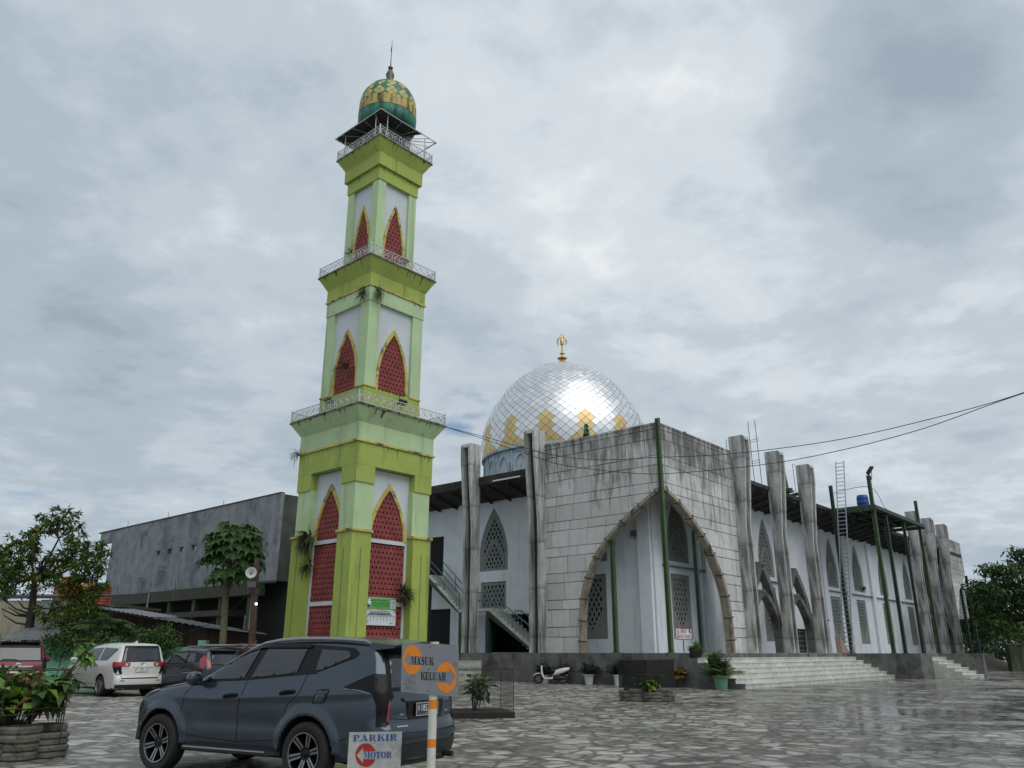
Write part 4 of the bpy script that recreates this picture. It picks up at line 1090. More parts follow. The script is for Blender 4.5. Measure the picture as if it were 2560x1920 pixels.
for z, h_, x0, x1 in ((.555, .022, -.55, .62), (.475, .04, -.5, .58), (.415, .04, -.6, .66)):
    x = x0
    while x < x1:
        w_ = random.uniform(.04, .13); flat(b, [(x, z), (min(x + w_, x1), z), (min(x + w_, x1), z + h_), (x, z + h_)], PM, .005); x += w_ + .022
b.build('lettering', mat('banner_letters', (.02, .05, .03), .6), pos_t)
# ================================================================= GREY HALL AND SHEDS
E1 = Vector((sin(radians(41)), cos(radians(41)), 0)); E2 = Vector((-cos(radians(41)), sin(radians(41)), 0))
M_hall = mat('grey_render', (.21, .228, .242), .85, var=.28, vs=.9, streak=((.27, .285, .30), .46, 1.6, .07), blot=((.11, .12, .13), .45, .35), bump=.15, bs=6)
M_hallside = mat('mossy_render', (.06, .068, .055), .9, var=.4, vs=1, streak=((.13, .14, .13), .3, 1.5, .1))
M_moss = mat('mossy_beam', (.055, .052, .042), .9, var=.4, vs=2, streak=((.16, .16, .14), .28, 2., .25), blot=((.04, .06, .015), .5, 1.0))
hall = thing('hall', 'long windowless dark grey rendered hall standing over a mossy open ground storey', 'building', Vector((CX, CY, 0)) + E2 * 34.8, radians(49))
holes = [rectp(y, 10.15, .62, .42) for y in (10.9, 13.1, 15.3, 17.5, 19.7)]
b = MB(); wall_holes(b, [(0, 6.8), (30.4, 6.8), (30.4, 12.3), (33.4, 12.3), (33.4, 13.5), (20, 13.58), (0, 13.66)], holes, PL(0), .3)
for y in (10.9, 13.1, 15.3, 17.5, 19.7): b.box(-.25, 0, y - .38, y + .38, 10.58, 10.64)
b.build('wall', M_hall, hall)
b = MB()
for pts in ([(1, 11.6), (3, 11.4), (4.2, 11.75)], [(6, 9.0), (8.5, 8.85), (9.5, 9.25), (12, 9.1)], [(13, 10.9), (16, 11.2), (18, 11.0)], [(17, 8.6), (20, 8.9), (22, 8.4), (25, 8.7)], [(25, 11.5), (27, 11.3)], [(5, 8.0), (5.05, 13.2)], [(11.5, 8.2), (11.55, 13.3)]):
    pp_ = [(y + random.uniform(-.1, .1), z + random.uniform(-.06, .06)) for y, z in cat_rom(pts, 8)]
    A, B_ = stroke2(pp_, .05); b.mark(); band(b, A, B_, PL(0), -.004, .01)
b.build_each('repair_seam', mat('pale_mortar', (.30, .31, .31), .9, var=.3, vs=4), hall)
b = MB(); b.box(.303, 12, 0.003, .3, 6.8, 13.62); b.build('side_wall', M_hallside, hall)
b = MB(); b.box(.02, .32, 33.05, 33.38, 0, 12.298); b.build('end_post', M_hall, hall)
b = MB()
for i in range(34): b.box(-.04, .34, i, i + .97, 13.5 + .005 * (34 - i) - .02 + random.uniform(-.02, .03), 13.62 + .004 * (34 - i))
b.build('coping', M_moss, hall)
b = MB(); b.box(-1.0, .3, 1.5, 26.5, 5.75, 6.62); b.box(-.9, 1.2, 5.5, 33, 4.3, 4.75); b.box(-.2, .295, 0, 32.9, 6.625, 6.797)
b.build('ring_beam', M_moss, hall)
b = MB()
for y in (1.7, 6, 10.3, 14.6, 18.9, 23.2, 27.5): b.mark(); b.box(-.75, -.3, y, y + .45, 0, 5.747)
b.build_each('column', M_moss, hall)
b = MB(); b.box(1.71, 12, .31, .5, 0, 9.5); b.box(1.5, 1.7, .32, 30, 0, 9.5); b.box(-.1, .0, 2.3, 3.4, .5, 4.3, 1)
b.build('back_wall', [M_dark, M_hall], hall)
b = MB()
for y in (7.5, 14, 20.8, 26.0):
    b.mark()
    for k in range(6): b.tube([(-.4 + random.uniform(-.15, .15), y + k * .18, 6.6), (-.4 + random.uniform(-.2, .2), y + k * .2, 7.2 + random.uniform(0, .9))], .014, 4)
for y in (9, 27.5, 19): b.mark(); b.tube([(.1, y, 13.5), (.1, y + .03, 14.2)], .02, 4)
b.build_each('rebar', M_rust, hall)
b = MB(); b.tube([(-1.06, 18.2, 6.6), (-1.06, 18.2, 5.2)], .06, 6); b.mark(); b.tube([(-1.0, 26.3, 6.6), (-1.02, 26.2, 5.3)], .05, 6); b.mark(); b.tube([(-.95, 1.2, 6.7), (-.95, 1.2, 0)], .06, 6)
b.build_each('downpipe', M_greyp, hall)

def wallseg(b, p, q, z0, z1, t, m=0):
    p, q = Vector((*p, 0)), Vector((*q, 0)); d = (q - p).normalized(); n = Vector((-d.y, d.x, 0)) * t
    b.ext([p + Vector((0, 0, z0)), q + Vector((0, 0, z0)), q + Vector((0, 0, z1)), p + Vector((0, 0, z1))], n, m)
M_mint = mat('mint_wall_paint', (.16, .40, .27), .8, var=.2, vs=1.2, streak=((.05, .07, .045), .5, 1.5, .4), blot=((.10, .16, .10), .3, 1.2))
bw = thing('boundary_wall', 'mint green boundary wall stained with mould behind the parked cars', 'wall', (-20, 36.4, 0))
b = MB()
b.box(-12, 2.6, 0, .2, 0, 1.9); b.box(2.6, 6.6, .002, .198, 0, 1.72)
for x in (-9, -5, -1, 2.6, 6.5): b.box(x - .18, x + .18, -.06, .26, 0, 2.0)
b.build('masonry', M_mint, bw)
b = MB(); b.box(-12, 2.8, -.04, .24, 2.003, 2.05); b.build('coping', M_mould, bw)

M_plank = mat('brown_boards', (.075, .045, .032), .85, var=.35, vs=3, streak=((.03, .022, .018), .5, 6, .3))
M_tin2 = sheet_mat('grey_tin_sheet', (.10, .105, .115), (.19, .20, .215), rough=.5, ramt=.4)
shed = thing('shed', 'low brown board shed with a grey tin roof below the hall', 'shed', (-17.2, 40.2, 0))
def zig(b, p, q, z0p, z1p, z0q, z1q, pitch=.2, amp=.02, m=0):
    p, q = Vector((*p, 0)), Vector((*q, 0)); d = q - p; n = max(2, int(d.length / pitch * 2)); nn = Vector((-d.y, d.x, 0)).normalized()
    vs = []
    for i in range(n + 1):
        t = i / n; c = p + d * t + nn * (amp if i % 2 else -amp)
        vs += [c + Vector((0, 0, z0p + (z0q - z0p) * t)), c + Vector((0, 0, z1p + (z1q - z1p) * t))]
    b.add(vs, [(2 * i, 2 * i + 2, 2 * i + 3, 2 * i + 1) for i in range(n)], m)
b = MB(); zig(b, (-5, 2.0), (3.1, -1.75), 1.6, 3.75, .9, 2.55, .22, .012)
b.build('board_wall', M_plank, shed)
b = MB(); zig(b, (3.1, -1.75), (4.2, 2.0), .9, 2.55, .9, 2.6); b.build('end_wall', M_plank, shed)
b = MB(); wallseg(b, (-4.2, 1.55), (3.0, -1.8), .02, 1.7, .12); b.build('base_wall', mat('pale_blue_render', (.30, .40, .38), .8, var=.2, vs=1, streak=((.10, .11, .09), .4, 1.5, .5)), shed)
b = MB()
for k in range(7):
    t = k / 6; x, y = -4.2 + 7.2 * t, 1.45 - 3.3 * t; b.tube([(x, y - .1, 0), (x + .05, y - .1, 3.4 - t * .85)], .06, 5)
b.build('posts', M_plank, shed)
b = MB()
n = 44
vs = []
for i in range(n + 1):
    t = i / n; x, y = -5.3 + 8.7 * t, 1.75 - 4.0 * t; z = 3.92 - 1.3 * t; o = .025 * (1 if i % 2 else -1)
    vs += [(x - .18, y - .35, z - .02 + o), (x + 1.6, y + 3.6, z - .25 + o)]
b.add(vs, [(2 * i, 2 * i + 2, 2 * i + 3, 2 * i + 1) for i in range(n)])
b.build('roof', M_tin, shed)
b = MB(); vs = []
for i in range(21):
    t = i / 20; x, y = -2.6 + 2.9 * t, .55 - 1.33 * t; z = 3.55 - .42 * t; o = .022 * (1 if i % 2 else -1)
    vs += [(x - .2, y - .5, z - .03 + o), (x + .5, y + 1.1, z + .04 + o)]
b.add(vs, [(2 * i, 2 * i + 2, 2 * i + 3, 2 * i + 1) for i in range(20)]); b.build('roof_patch', M_tin2, shed)

M_tanb = sheet_mat('pale_tin_sheet', (.24, .26, .25), (.38, .40, .38), rough=.6, ramt=.4)
M_tan = sheet_mat('tan_tin_sheet', (.34, .31, .22), (.50, .46, .33), rough=.6, ramt=.5, rust=(.13, .09, .05))
wh = thing('tin_shed', 'tall shed of tan corrugated sheets behind the tree on the left', 'shed', (-27, 42, 0))
b = MB(); zig(b, (-7, 0), (2.9, 0), .2, 4.0, .2, 4.0, .2, .022); b.build('front_sheet', M_tan, wh)
b = MB(); zig(b, (2.92, 0), (4.3, -.1), 1.1, 4.05, 1.1, 4.05, .2, .022); b.build('side_sheet', M_tanb, wh)
b = MB(); b.ext([(-7.4, -.12, 4.06), (4.5, -.12, 4.10), (4.5, -.12, 4.22), (-7.4, -.12, 4.2)], (0, 6, .5)); b.build('roof', M_tin, wh)
b = MB(); b.box(-7, 4, .3, .34, 0, 4.0); b.box(3.9, 4.0, .34, 5, 0, 4); b.build('inner_wall', M_dark, wh)
lt_ = thing('lean_to', 'small grey tin lean-to roof against the mint wall by the tree trunk', 'lean-to', (-21.2, 36.9, 0))
b = MB(); vs = []
for i in range(17):
    x = -1.0 + 2.0 * i / 16; o = .02 * (1 if i % 2 else -1); vs += [(x - .2, -.8, 2.0 + o), (x, .9, 2.55 + o)]
b.add(vs, [(2 * i, 2 * i + 2, 2 * i + 3, 2 * i + 1) for i in range(16)]); b.build('roof', M_tin2, lt_)
b = MB()
for x in (-.95, .85): b.tube([(x - .2, -.75, 0), (x - .2, -.75, 2.0)], .05, 6); b.tube([(x, .8, 0), (x, .8, 2.5)], .05, 6)
b.build('posts', M_plank, lt_)

# creeper over the boundary wall is added with the vegetation
# water tanks
M_or = mat('orange_tank', (.36, .10, .02), .5, var=.12); M_or2 = mat('amber_tank', (.36, .15, .02), .5, var=.12); M_rd = mat('red_tank', (.30, .035, .02), .5, var=.12); M_bl = mat('blue_lid', (.03, .07, .28), .5, var=.12)
base_h = thing('tank_house', 'plain dark block carrying the water tanks beyond the trees', 'building', (-31, 61, 0))
b = MB(); b.box(-5, 3, -2, 4, 0, 4.55); b.build('wall', M_hallside, base_h)
b = MB(); b.box(-5.2, 3.2, -2.2, 4.2, 4.553, 4.75); b.build('slab', M_moss, base_h)
def tank(label, x, y, z, r, h, mb_, ml):
    t = thing('water_tank', label, 'water tank', (x, y, z), 0, 'water tanks beyond the trees')
    b = MB(); pr = [(.001, 0), (r * .96, 0), (r, .06)]
    for k in range(6): pr += [(r, h * (.08 + .14 * k)), (r * .965, h * (.11 + .14 * k)), (r * .965, h * (.13 + .14 * k)), (r, h * (.16 + .14 * k))]
    b.lathe(pr + [(r * .9, h * .98), (r * .5, h * 1.06)], 24); b.build('barrel', mb_, t, smooth=True)
    b = MB(); b.lathe([(r * .52, h * 1.04), (r * .5, h * 1.14), (.001, h * 1.17)], 20); b.build('lid', ml, t, smooth=True)
tank('orange water tank furthest left beyond the left tree', -32.7, 60, 4.75, .85, 1.75, M_or, M_or)
tank('amber water tank between the orange and the red tank', -31.35, 60.6, 4.75, .7, 1.5, M_or2, M_or2)
tank('red water tank with a blue lid beside the end of the hall', -30.2, 60, 4.75, .72, 1.4, M_rd, M_bl)

# ================================================================= VEGETATION
def leafmesh(mb, base, d, ln, w, nrm, fold=.25, m=0, droop=.15):
    d = d.normalized(); s = d.cross(nrm)
    if s.length < 1e-3: s = d.orthogonal()
    s.normalize(); up = s.cross(d)
    p1 = base + d * ln * .45 + up * 0; tip = base + d * ln - up * ln * droop
    mb.add([base, p1 + s * w / 2 + up * w * fold, tip, p1 - s * w / 2 + up * w * fold, p1], [(0, 4, 1), (4, 2, 1), (0, 3, 4), (4, 3, 2)], m)
def rv():
    v = rng.normal(size=3); return Vector(v / np.linalg.norm(v))
def rosette(mb, c, n, ln, w, mats=1, up=.5, m0=0):
    for _ in range(n):
        d = rv(); d.z = d.z * .6 + up * random.random() - .1
        leafmesh(mb, c + d * ln * .1, d, ln * random.uniform(.7, 1.2), w * random.uniform(.8, 1.2), Vector((0, 0, 1)) + rv() * .5, m=m0 + random.randrange(mats), droop=.2)
def cloud(mb, c, rad, n, ln, w, mats=1, m0=0, flat=1.0):
    for _ in range(n):
        v = rv() * (random.random() ** .45); p = c + Vector((v.x * rad[0], v.y * rad[1], v.z * rad[2]))
        d = rv(); d.z -= .15
        leafmesh(mb, p, d, ln * random.uniform(.6, 1.3), w * random.uniform(.7, 1.2), Vector((0, 0, 1)) + rv() * .7, m=m0 + random.randrange(mats))
def pix3(px, py, Y):
    u, v = (px - 1280) / 1980., (960 - py) / 1980.
    d = Vector((u, cos(TH) - v * sin(TH), sin(TH) + v * cos(TH)))
    return Vector((0, 0, 1.5)) + d * (Y / d.y)
Q3 = lambda u, v, Y: pix3(u * .3436, 1200 + .3436 * v, Y)
QR = lambda u, v, Y: pix3(2080 + .3617 * u, 1120 + .3617 * v, Y)
LG1 = leaf_mat('leaf_mid', (.08, .15, .03)); LG2 = leaf_mat('leaf_yellow', (.17, .20, .03)); LG3 = leaf_mat('leaf_dark', (.038, .085, .025)); LG4 = leaf_mat('leaf_olive', (.10, .135, .025))
M_bark = mat('bark', (.06, .05, .04), .9, var=.3, vs=6, bump=.4, bs=20)
M_barkd = mat('dark_bark', (.03, .026, .02), .9, var=.3, vs=6, bump=.4, bs=20)

tl = thing('tree', 'loose crowned tree with bunched leaves and a dark trunk in front of the tan shed', 'tree', (-22.07, 38, 0))
TB = Vector((-22.07, 38, 0))
b = MB()
T0 = Q3(240, 900, 38) - TB
b.tube([(0, 0, -.1), Q3(205, 1165, 38) - TB, Q3(222, 1040, 38) - TB, T0, Q3(250, 780, 38) - TB, Q3(262, 680, 38) - TB], [.26, .22, .19, .16, .13, .10], 8)
tips = [(200, 390), (130, 430), (270, 420), (100, 500), (60, 560), (180, 520), (30, 640), (110, 640), (200, 600), (280, 560), (310, 310), (350, 300), (420, 270), (520, 255), (440, 310), (385, 340), (500, 350), (545, 350), (560, 430), (590, 470), (520, 470), (450, 520), (600, 520), (560, 570), (640, 560), (690, 540), (740, 560), (770, 500), (725, 620), (690, 690), (640, 640), (560, 640), (480, 640), (420, 560), (350, 600), (300, 640), (40, 720), (100, 760), (330, 700), (420, 690), (20, 800), (620, 700), (160, 470), (230, 470), (70, 690), (150, 700), (250, 740), (380, 650), (520, 610), (330, 400), (250, 500), (20, 530), (-20, 600), (-30, 720), (450, 600), (540, 770), (600, 740), (650, 800), (480, 770), (700, 760), (740, 800), (560, 820)]
crown = MB()
hubs = [(150, 600), (240, 560), (330, 560), (430, 430), (520, 560), (620, 590), (60, 690), (330, 660)]
HP = [Q3(u, v, 38 + random.uniform(-.9, .9)) - TB for u, v in hubs]
for h in HP:
    s = Q3(255, 720, 38) - TB; mdp = (s + h) / 2 - Vector((0, 0, .25)); b.tube([s, mdp, h], [.075, .055, .035], 6)
for u, v in tips:
    c = Q3(u + random.uniform(-12, 12), v + random.uniform(-10, 10), 38 + random.uniform(-1.3, 1.3)) - TB
    h = min(HP, key=lambda q: (q - c).length); b.tube([h, (h + c) / 2 + rv() * .12, c], [.03, .02, .012], 4)
    for k in range(5):
        cc = c + rv() * .32; b.tube([c, cc], .009, 3, cap=False)
        rosette(crown, cc, 15, .30, .11, 3)
for (u0, v0, u1, v1) in ((225, 980, 20, 870), (235, 990, 60, 930), (225, 1000, 10, 940), (215, 1060, 30, 990), (225, 950, 130, 880), (245, 960, 310, 920), (330, 1040, 400, 860), (240, 900, 400, 940)):
    p, q = Q3(u0, v0, 38) - TB, Q3(u1, v1, 37.4) - TB; b.tube([p, (p + q) / 2 - Vector((0, 0, .12)), q], [.05, .04, .02], 5)
for u, v in ((265, 950), (300, 990), (330, 1030), (20, 850), (60, 800)):
    rosette(crown, Q3(u, v, 37.6) - TB, 14, .32, .12, 3); rosette(crown, Q3(u + 15, v + 12, 37.4) - TB, 14, .32, .12, 3)
b.build('trunk', M_barkd, tl, smooth=True); crown.build('crown', [LG1, LG2, LG3], tl)

tb = thing('tree', 'dense dark green tree at the far left edge behind the loose crowned tree', 'tree', (-26.6, 43.0, 0))
b = MB(); b.tube([(0, 0, 0), (.1, 0, 2.5), (-.1, .1, 5)], [.2, .15, .08], 7); b.build('trunk', M_barkd, tb)
b = MB()
for _ in range(20): cloud(b, Vector((random.uniform(-2.6, 2.2), random.uniform(-.6, .8), random.uniform(4.6, 6.4))), (.8, .7, .6), 130, .26, .1, 2)
b.build('crown', [LG3, LG1], tb)

sh = thing('shrub', 'rounded yellow-green shrub in front of the low board shed', 'shrub', (-20, 38.2, 0))
b = MB()
for u, v, r in [(430, 900, .5), (520, 870, .55), (600, 890, .5), (640, 860, .4), (480, 1000, .6), (560, 960, .6), (620, 1010, .6), (420, 1060, .6), (520, 1080, .7), (600, 1100, .6), (680, 860, .35), (660, 940, .4), (380, 1120, .5)]:
    c = Q3(u, v, 38.2 + random.uniform(-.6, .6)) - Vector((-20, 38.2, 0))
    for _ in range(7): rosette(b, c + rv() * r * .8, 14, .26, .09, 3)
    cloud(b, c, (r, r, r), 90, .2, .07, 2, m0=1)
b.build('foliage', [LG2, LG4, LG1], sh)
b = MB()
for k in range(6): b.tube([(random.uniform(-.5, .5), 0, 0), (random.uniform(-1.2, 1.2), random.uniform(-.3, .3), 2.2)], [.05, .02], 5)
b.build('stems', M_barkd, sh)
sh = thing('shrub', 'small round green shrub between the palm clump and the papaya', 'shrub', (-15.1, 37, 0))
b = MB()
for u, v, r in [(1120, 1150, .5), (1190, 1130, .5), (1250, 1170, .45), (1150, 1200, .5), (1230, 1210, .4), (1090, 1210, .4)]:
    c = Q3(u, v, 37 + random.uniform(-.3, .3)) - Vector((-15.1, 37, 0)); cloud(b, c, (r, r * .8, r), 260, .18, .08, 2)
b.build('foliage', [LG3, LG1], sh)
b = MB(); b.tube([(0, 0, 0), (.05, 0, 1.2)], .05, 5); b.build('stems', M_barkd, sh)

def palm(mb, c, n, ln, droop=.55, lw=.035, m=1, el0=.25, el1=1.25):
    for k in range(n):
        a = 2 * pi * k / n + random.uniform(-.3, .3); el = random.uniform(el0, el1)
        d = Vector((cos(a) * cos(el), sin(a) * cos(el), sin(el))); l = ln * random.uniform(.75, 1.1)
        pts = [c + d * l * t - Vector((0, 0, droop * l * t * t)) for t in (0, .2, .4, .6, .8, 1.0)]
        mb.tube(pts, [.012, .011, .009, .008, .006, .003], 3, cap=False)
        sd = d.cross(Vector((0, 0, 1))).normalized()
        for j in range(4, 34):
            t = j / 34; i = min(int(t * 5), 4); f = t * 5 - i; p = pts[i].lerp(pts[i + 1], f); tg = (pts[i + 1] - pts[i]).normalized()
            ll = l * .34 * sin(pi * min(1, t * .85 + .12))
            for sg in (-1, 1):
                leafmesh(mb, p, (tg * .6 + sd * sg - Vector((0, 0, .25)) + rv() * .1), ll, lw, Vector((0, 0, 1)), m=m if random.random() < .8 else m + 1, droop=.25)
LPm = leaf_mat('palm_leaf', (.05, .105, .025)); LPy = leaf_mat('palm_leaf_pale', (.10, .15, .035))
for (u, v, Y, ln, nn, lab) in ((760, 1080, 37.4, 1.75, 17, 'feathery palm clump right behind the white car roof'), (970, 1150, 37.0, 1.35, 13, 'smaller feathery palm to the right of the larger palm clump')):
    c = Q3(u, v, Y); t = thing('palm', lab, 'palm', (c.x, c.y, 0))
    b = MB(); palm(b, Vector((0, 0, c.z)), nn, ln, m=1); palm(b, Vector((.35, .2, c.z - .3)), nn // 2, ln * .8, m=1)
    b.build('fronds', [M_bark, LPm, LPy], t)
    b = MB(); b.tube([(0, 0, 0), (0, 0, c.z)], [.09, .07], 7); b.tube([(.35, .2, 0), (.35, .2, c.z - .3)], [.07, .05], 7); b.build('trunk', M_bark, t)

cr0 = thing('creeper', 'dark creeper hanging over the mint green boundary wall', 'creeper', (-20, 36.3, 0))
b = MB()
for k in range(46):
    x = random.uniform(-4.5, 5.2)
    if -1.0 < x < .5 and random.random() < .7: continue
    cloud(b, Vector((x, -.12, random.uniform(1.2, 2.15))), (.45, .16, .35), 75, .17, .09, 2)
b.build('foliage', [LG3, LG1], cr0)
b = MB()
for k in range(8): b.tube([(-4 + k * 1.1, -.05, 0), (-3.8 + k * 1.1, -.05, 1.9)], .02, 4)
b.build('stems', M_barkd, cr0)
# papaya
pp = thing('papaya_tree', 'papaya tree with a slender pale trunk and umbrella of lobed leaves before the grey hall', 'tree', (-12.85, 37, 0))
b = MB(); b.tube([(0, 0, 0), (.02, 0, 2.0), (-.06, 0, 3.4), (-.12, 0, 4.8), (-.02, 0, 5.6), (.02, 0, 6.6)], [.17, .155, .15, .13, .12, .09], 10)
b.build('trunk', mat('papaya_bark', (.16, .14, .09), .9, var=.35, vs=7, bump=.3, bs=15), pp, smooth=True)
LPa = leaf_mat('papaya_leaf', (.045, .105, .03), .4); LPb = leaf_mat('papaya_leaf_young', (.075, .15, .04), .3)
def papleaf(mb, c, axis, nrm, R, m):
    axis = (axis - nrm * axis.dot(nrm)).normalized(); s = axis.cross(nrm)
    for k in range(7):
        a = (k - 3) * .62; d = axis * cos(a) + s * sin(a); r = R * (1 - .07 * abs(k - 3)); o = d.cross(nrm)
        q = [c, c + d * r * .42 + o * r * .18, c + d * r * .62 + o * r * .13, c + d * r * .72 + o * r * .26, c + d * r * .82 + o * r * .09, c + d * r - nrm * r * .22, c + d * r * .82 - o * r * .09, c + d * r * .72 - o * r * .26, c + d * r * .62 - o * r * .13, c + d * r * .42 - o * r * .18]
        q = [p - nrm * (.16 * ((p - c).length / R) ** 2 * R) for p in q]
        mb.add(q, [(0, 1, 2, 8, 9), (2, 3, 4, 6, 7, 8), (4, 5, 6)], m)
cr_ = MB(); pet = MB()
for k in range(66):
    a = k * 2.4; e = 1.05 - 1.75 * (k / 66) ** .8
    d = Vector((cos(a) * cos(e), sin(a) * cos(e), sin(e) * .75)); l = random.uniform(.85, 1.3) * (1 if k > 16 else .8)
    z0 = 6.75 - .9 * k / 66
    if k > 55: z0 = 5.5 - .15 * (k - 55) / 3; l *= .8; d = Vector((cos(a), sin(a), -.25))
    s = Vector((.02, 0, z0)); q = s + d * l - Vector((0, 0, .15 * l))
    pet.tube([s, s + d * l * .5, q], [.018, .014, .010], 4)
    nv = (Vector((0, 0, 1)) + d * .55 + rv() * .25).normalized()
    papleaf(cr_, q, d, nv, random.uniform(.62, .85), 1 if k < 14 else 0)
cr_.build('crown', [LPa, LPb], pp); pet.build('petioles', mat('petiole', (.14, .17, .06), .6), pp)

# trees on the right
def bigtree(name, label, base, tips, cl, ln, w, mats, cat='tree', n=120, trunk_r=.3, grp=None):
    t = thing(name, label, cat, base, 0, grp); B0 = Vector(base)
    b = MB(); top = max(p.z for p in tips)
    b.tube([(0, 0, 0), (.1, 0, top * .35), (.0, .1, top * .8)], [trunk_r, trunk_r * .8, trunk_r * .3], 8)
    c_ = MB()
    for p in tips:
        q = p - B0; st = Vector((.05, .05, max(1.0, min(top * .7, q.z - .8)))); b.tube([st, (st + q) / 2 + Vector((0, 0, -.2)), q], [.09, .06, .02], 5)
        cloud(c_, q, cl, n, ln, w, len(mats))
    b.build('trunk', M_barkd, t); c_.build('crown', mats, t)
LR1 = leaf_mat('far_leaf_dark', (.02, .045, .018), .45); LR2 = leaf_mat('far_leaf', (.045, .085, .025), .45); LR3 = leaf_mat('far_leaf_light', (.10, .17, .035), .4)
tp = [QR(u, v, 75 + random.uniform(-3, 3)) for u, v in [(1290, 725), (1320, 760), (1090, 835), (1130, 850), (1180, 870), (1230, 830), (1290, 850), (1350, 800), (1000, 955), (1040, 960), (1090, 975), (1140, 940), (1190, 960), (1250, 920), (1310, 950), (1380, 900), (1420, 980), (1120, 1040), (1180, 1060), (1240, 1020), (1300, 1060), (1370, 1080), (1060, 1100), (1120, 1120), (1200, 1140), (1280, 1160), (1350, 1200), (1420, 1150), (1100, 1200), (1180, 1230), (1250, 1250), (1050, 1180), (1450, 1060), (1500, 900), (1330, 1010), (1240, 1090)]]
bigtree('tree', 'large dark spreading tree filling the right-hand edge', (48.5, 76, 0), tp, (1.35, 1.3, .62), .5, .22, [LR1, LR2, LR2, LR3], n=130)
tp = [QR(u, v, 112 + random.uniform(-4, 4)) for u, v in [(900, 1080), (940, 1050), (990, 1035), (1040, 1045), (1090, 1050), (930, 1130), (990, 1110), (1050, 1120), (900, 1180), (960, 1200), (1020, 1190), (1090, 1180), (920, 1260), (980, 1270), (1050, 1260)]]
bigtree('tree', 'distant dark tree seen just right of the far mosque corner', (63, 113, 0), tp, (2.6, 2.2, 1.6), .8, .36, [LR1, LR2], n=260)
tp = [QR(u, v, 84 + random.uniform(-2, 2)) for u, v in [(1230, 1220), (1270, 1240), (1310, 1260), (1260, 1290), (1320, 1310), (1290, 1270), (1350, 1280)]]
bigtree('shrub', 'bright green bush behind the mossy wall on the right', (56, 85, 0), tp, (1.2, 1.2, .9), .5, .18, [LR3, LR2], 'shrub', n=150, trunk_r=.12)
tw = MB()
for k in range(300):
    x = 40 + random.random() ** 1.7 * 195; y = 128 + random.uniform(-8, 16); cloud(tw, Vector((x, y, random.uniform(.5, 7.5))), (4.2, 3, 2.2), 70, 1.1, .5, 2)
tag(tw.build('treeline', [LR1, LR2]), 'dark line of woodland beyond the open ground on the right', 'woodland', kind='stuff')

mwall = thing('mossy_wall', 'short moss-blackened wall at the far right edge', 'wall', (46.5, 75, 0), radians(-8))
b = MB(); b.box(-1.6, 12, -.25, .25, 0, 2.2); b.box(-1.9, -1.3, -.4, .4, 0, 2.25); b.build('masonry', concrete_mat('moss_wall', (.10, .13, .07), (.02, .028, .014), .06), mwall)
b = MB(); b.box(-1.95, 12.1, -.42, .42, 2.26, 2.36); b.build('coping', M_mould, mwall)
def heap(name, label, cat, c, rx, ry, h, mt, seed=1):
    b = MB(); n, m_ = 28, 9; r2 = random.Random(seed)
    ph = [r2.uniform(0, 6) for _ in range(4)]
    pr = []
    for j in range(m_ + 1):
        t = j / m_
        for i in range(n):
            a = 2 * pi * i / n; k = 1 + .12 * sin(3 * a + ph[0]) + .08 * sin(5 * a + ph[1])
            pr.append((rx * t * k * cos(a), ry * t * k * sin(a), h * (1 - t) ** 1.15 * (1 + .1 * sin(4 * a + ph[2] + t * 5)) - .02))
    b.add(pr, [(j * n + i, j * n + (i + 1) % n, (j + 1) * n + (i + 1) % n, (j + 1) * n + i) for j in range(m_) for i in range(n)])
    o = b.build(name, mt, smooth='all', loc=c); tag(o, label, cat); return o
heap('sand_heap', 'grey brown heap of sand by the mossy wall', 'heap', (44.0, 79, 0), 5.5, 3, 1.5, mat('sand', (.15, .13, .11), .95, var=.25, vs=3, bump=.4, bs=10))
# ================================================================= CARS
def smooth_tab(pts, sig=.04, lo=None, hi=None, n=1200):
    xs = np.array([p[0] for p in pts]); ys = np.array([p[1] for p in pts])
    lo = xs[0] if lo is None else lo; hi = xs[-1] if hi is None else hi
    g_ = np.linspace(lo - .3, hi + .3, n); v_ = np.interp(g_, xs, ys)
    if sig > 0:
        st = g_[1] - g_[0]; k = np.arange(-int(3 * sig / st) - 1, int(3 * sig / st) + 2); w_ = np.exp(-.5 * (k * st / sig) ** 2); w_ /= w_.sum()
        v_ = np.convolve(np.pad(v_, len(k) // 2, mode='edge'), w_, mode='valid')[:n]
    return lambda x: np.interp(x, g_, v_)
def smax(a, b, k):
    h_ = np.maximum(k - np.abs(a - b), 0) / k
    return np.maximum(a, b) + h_ * h_ * k * .25

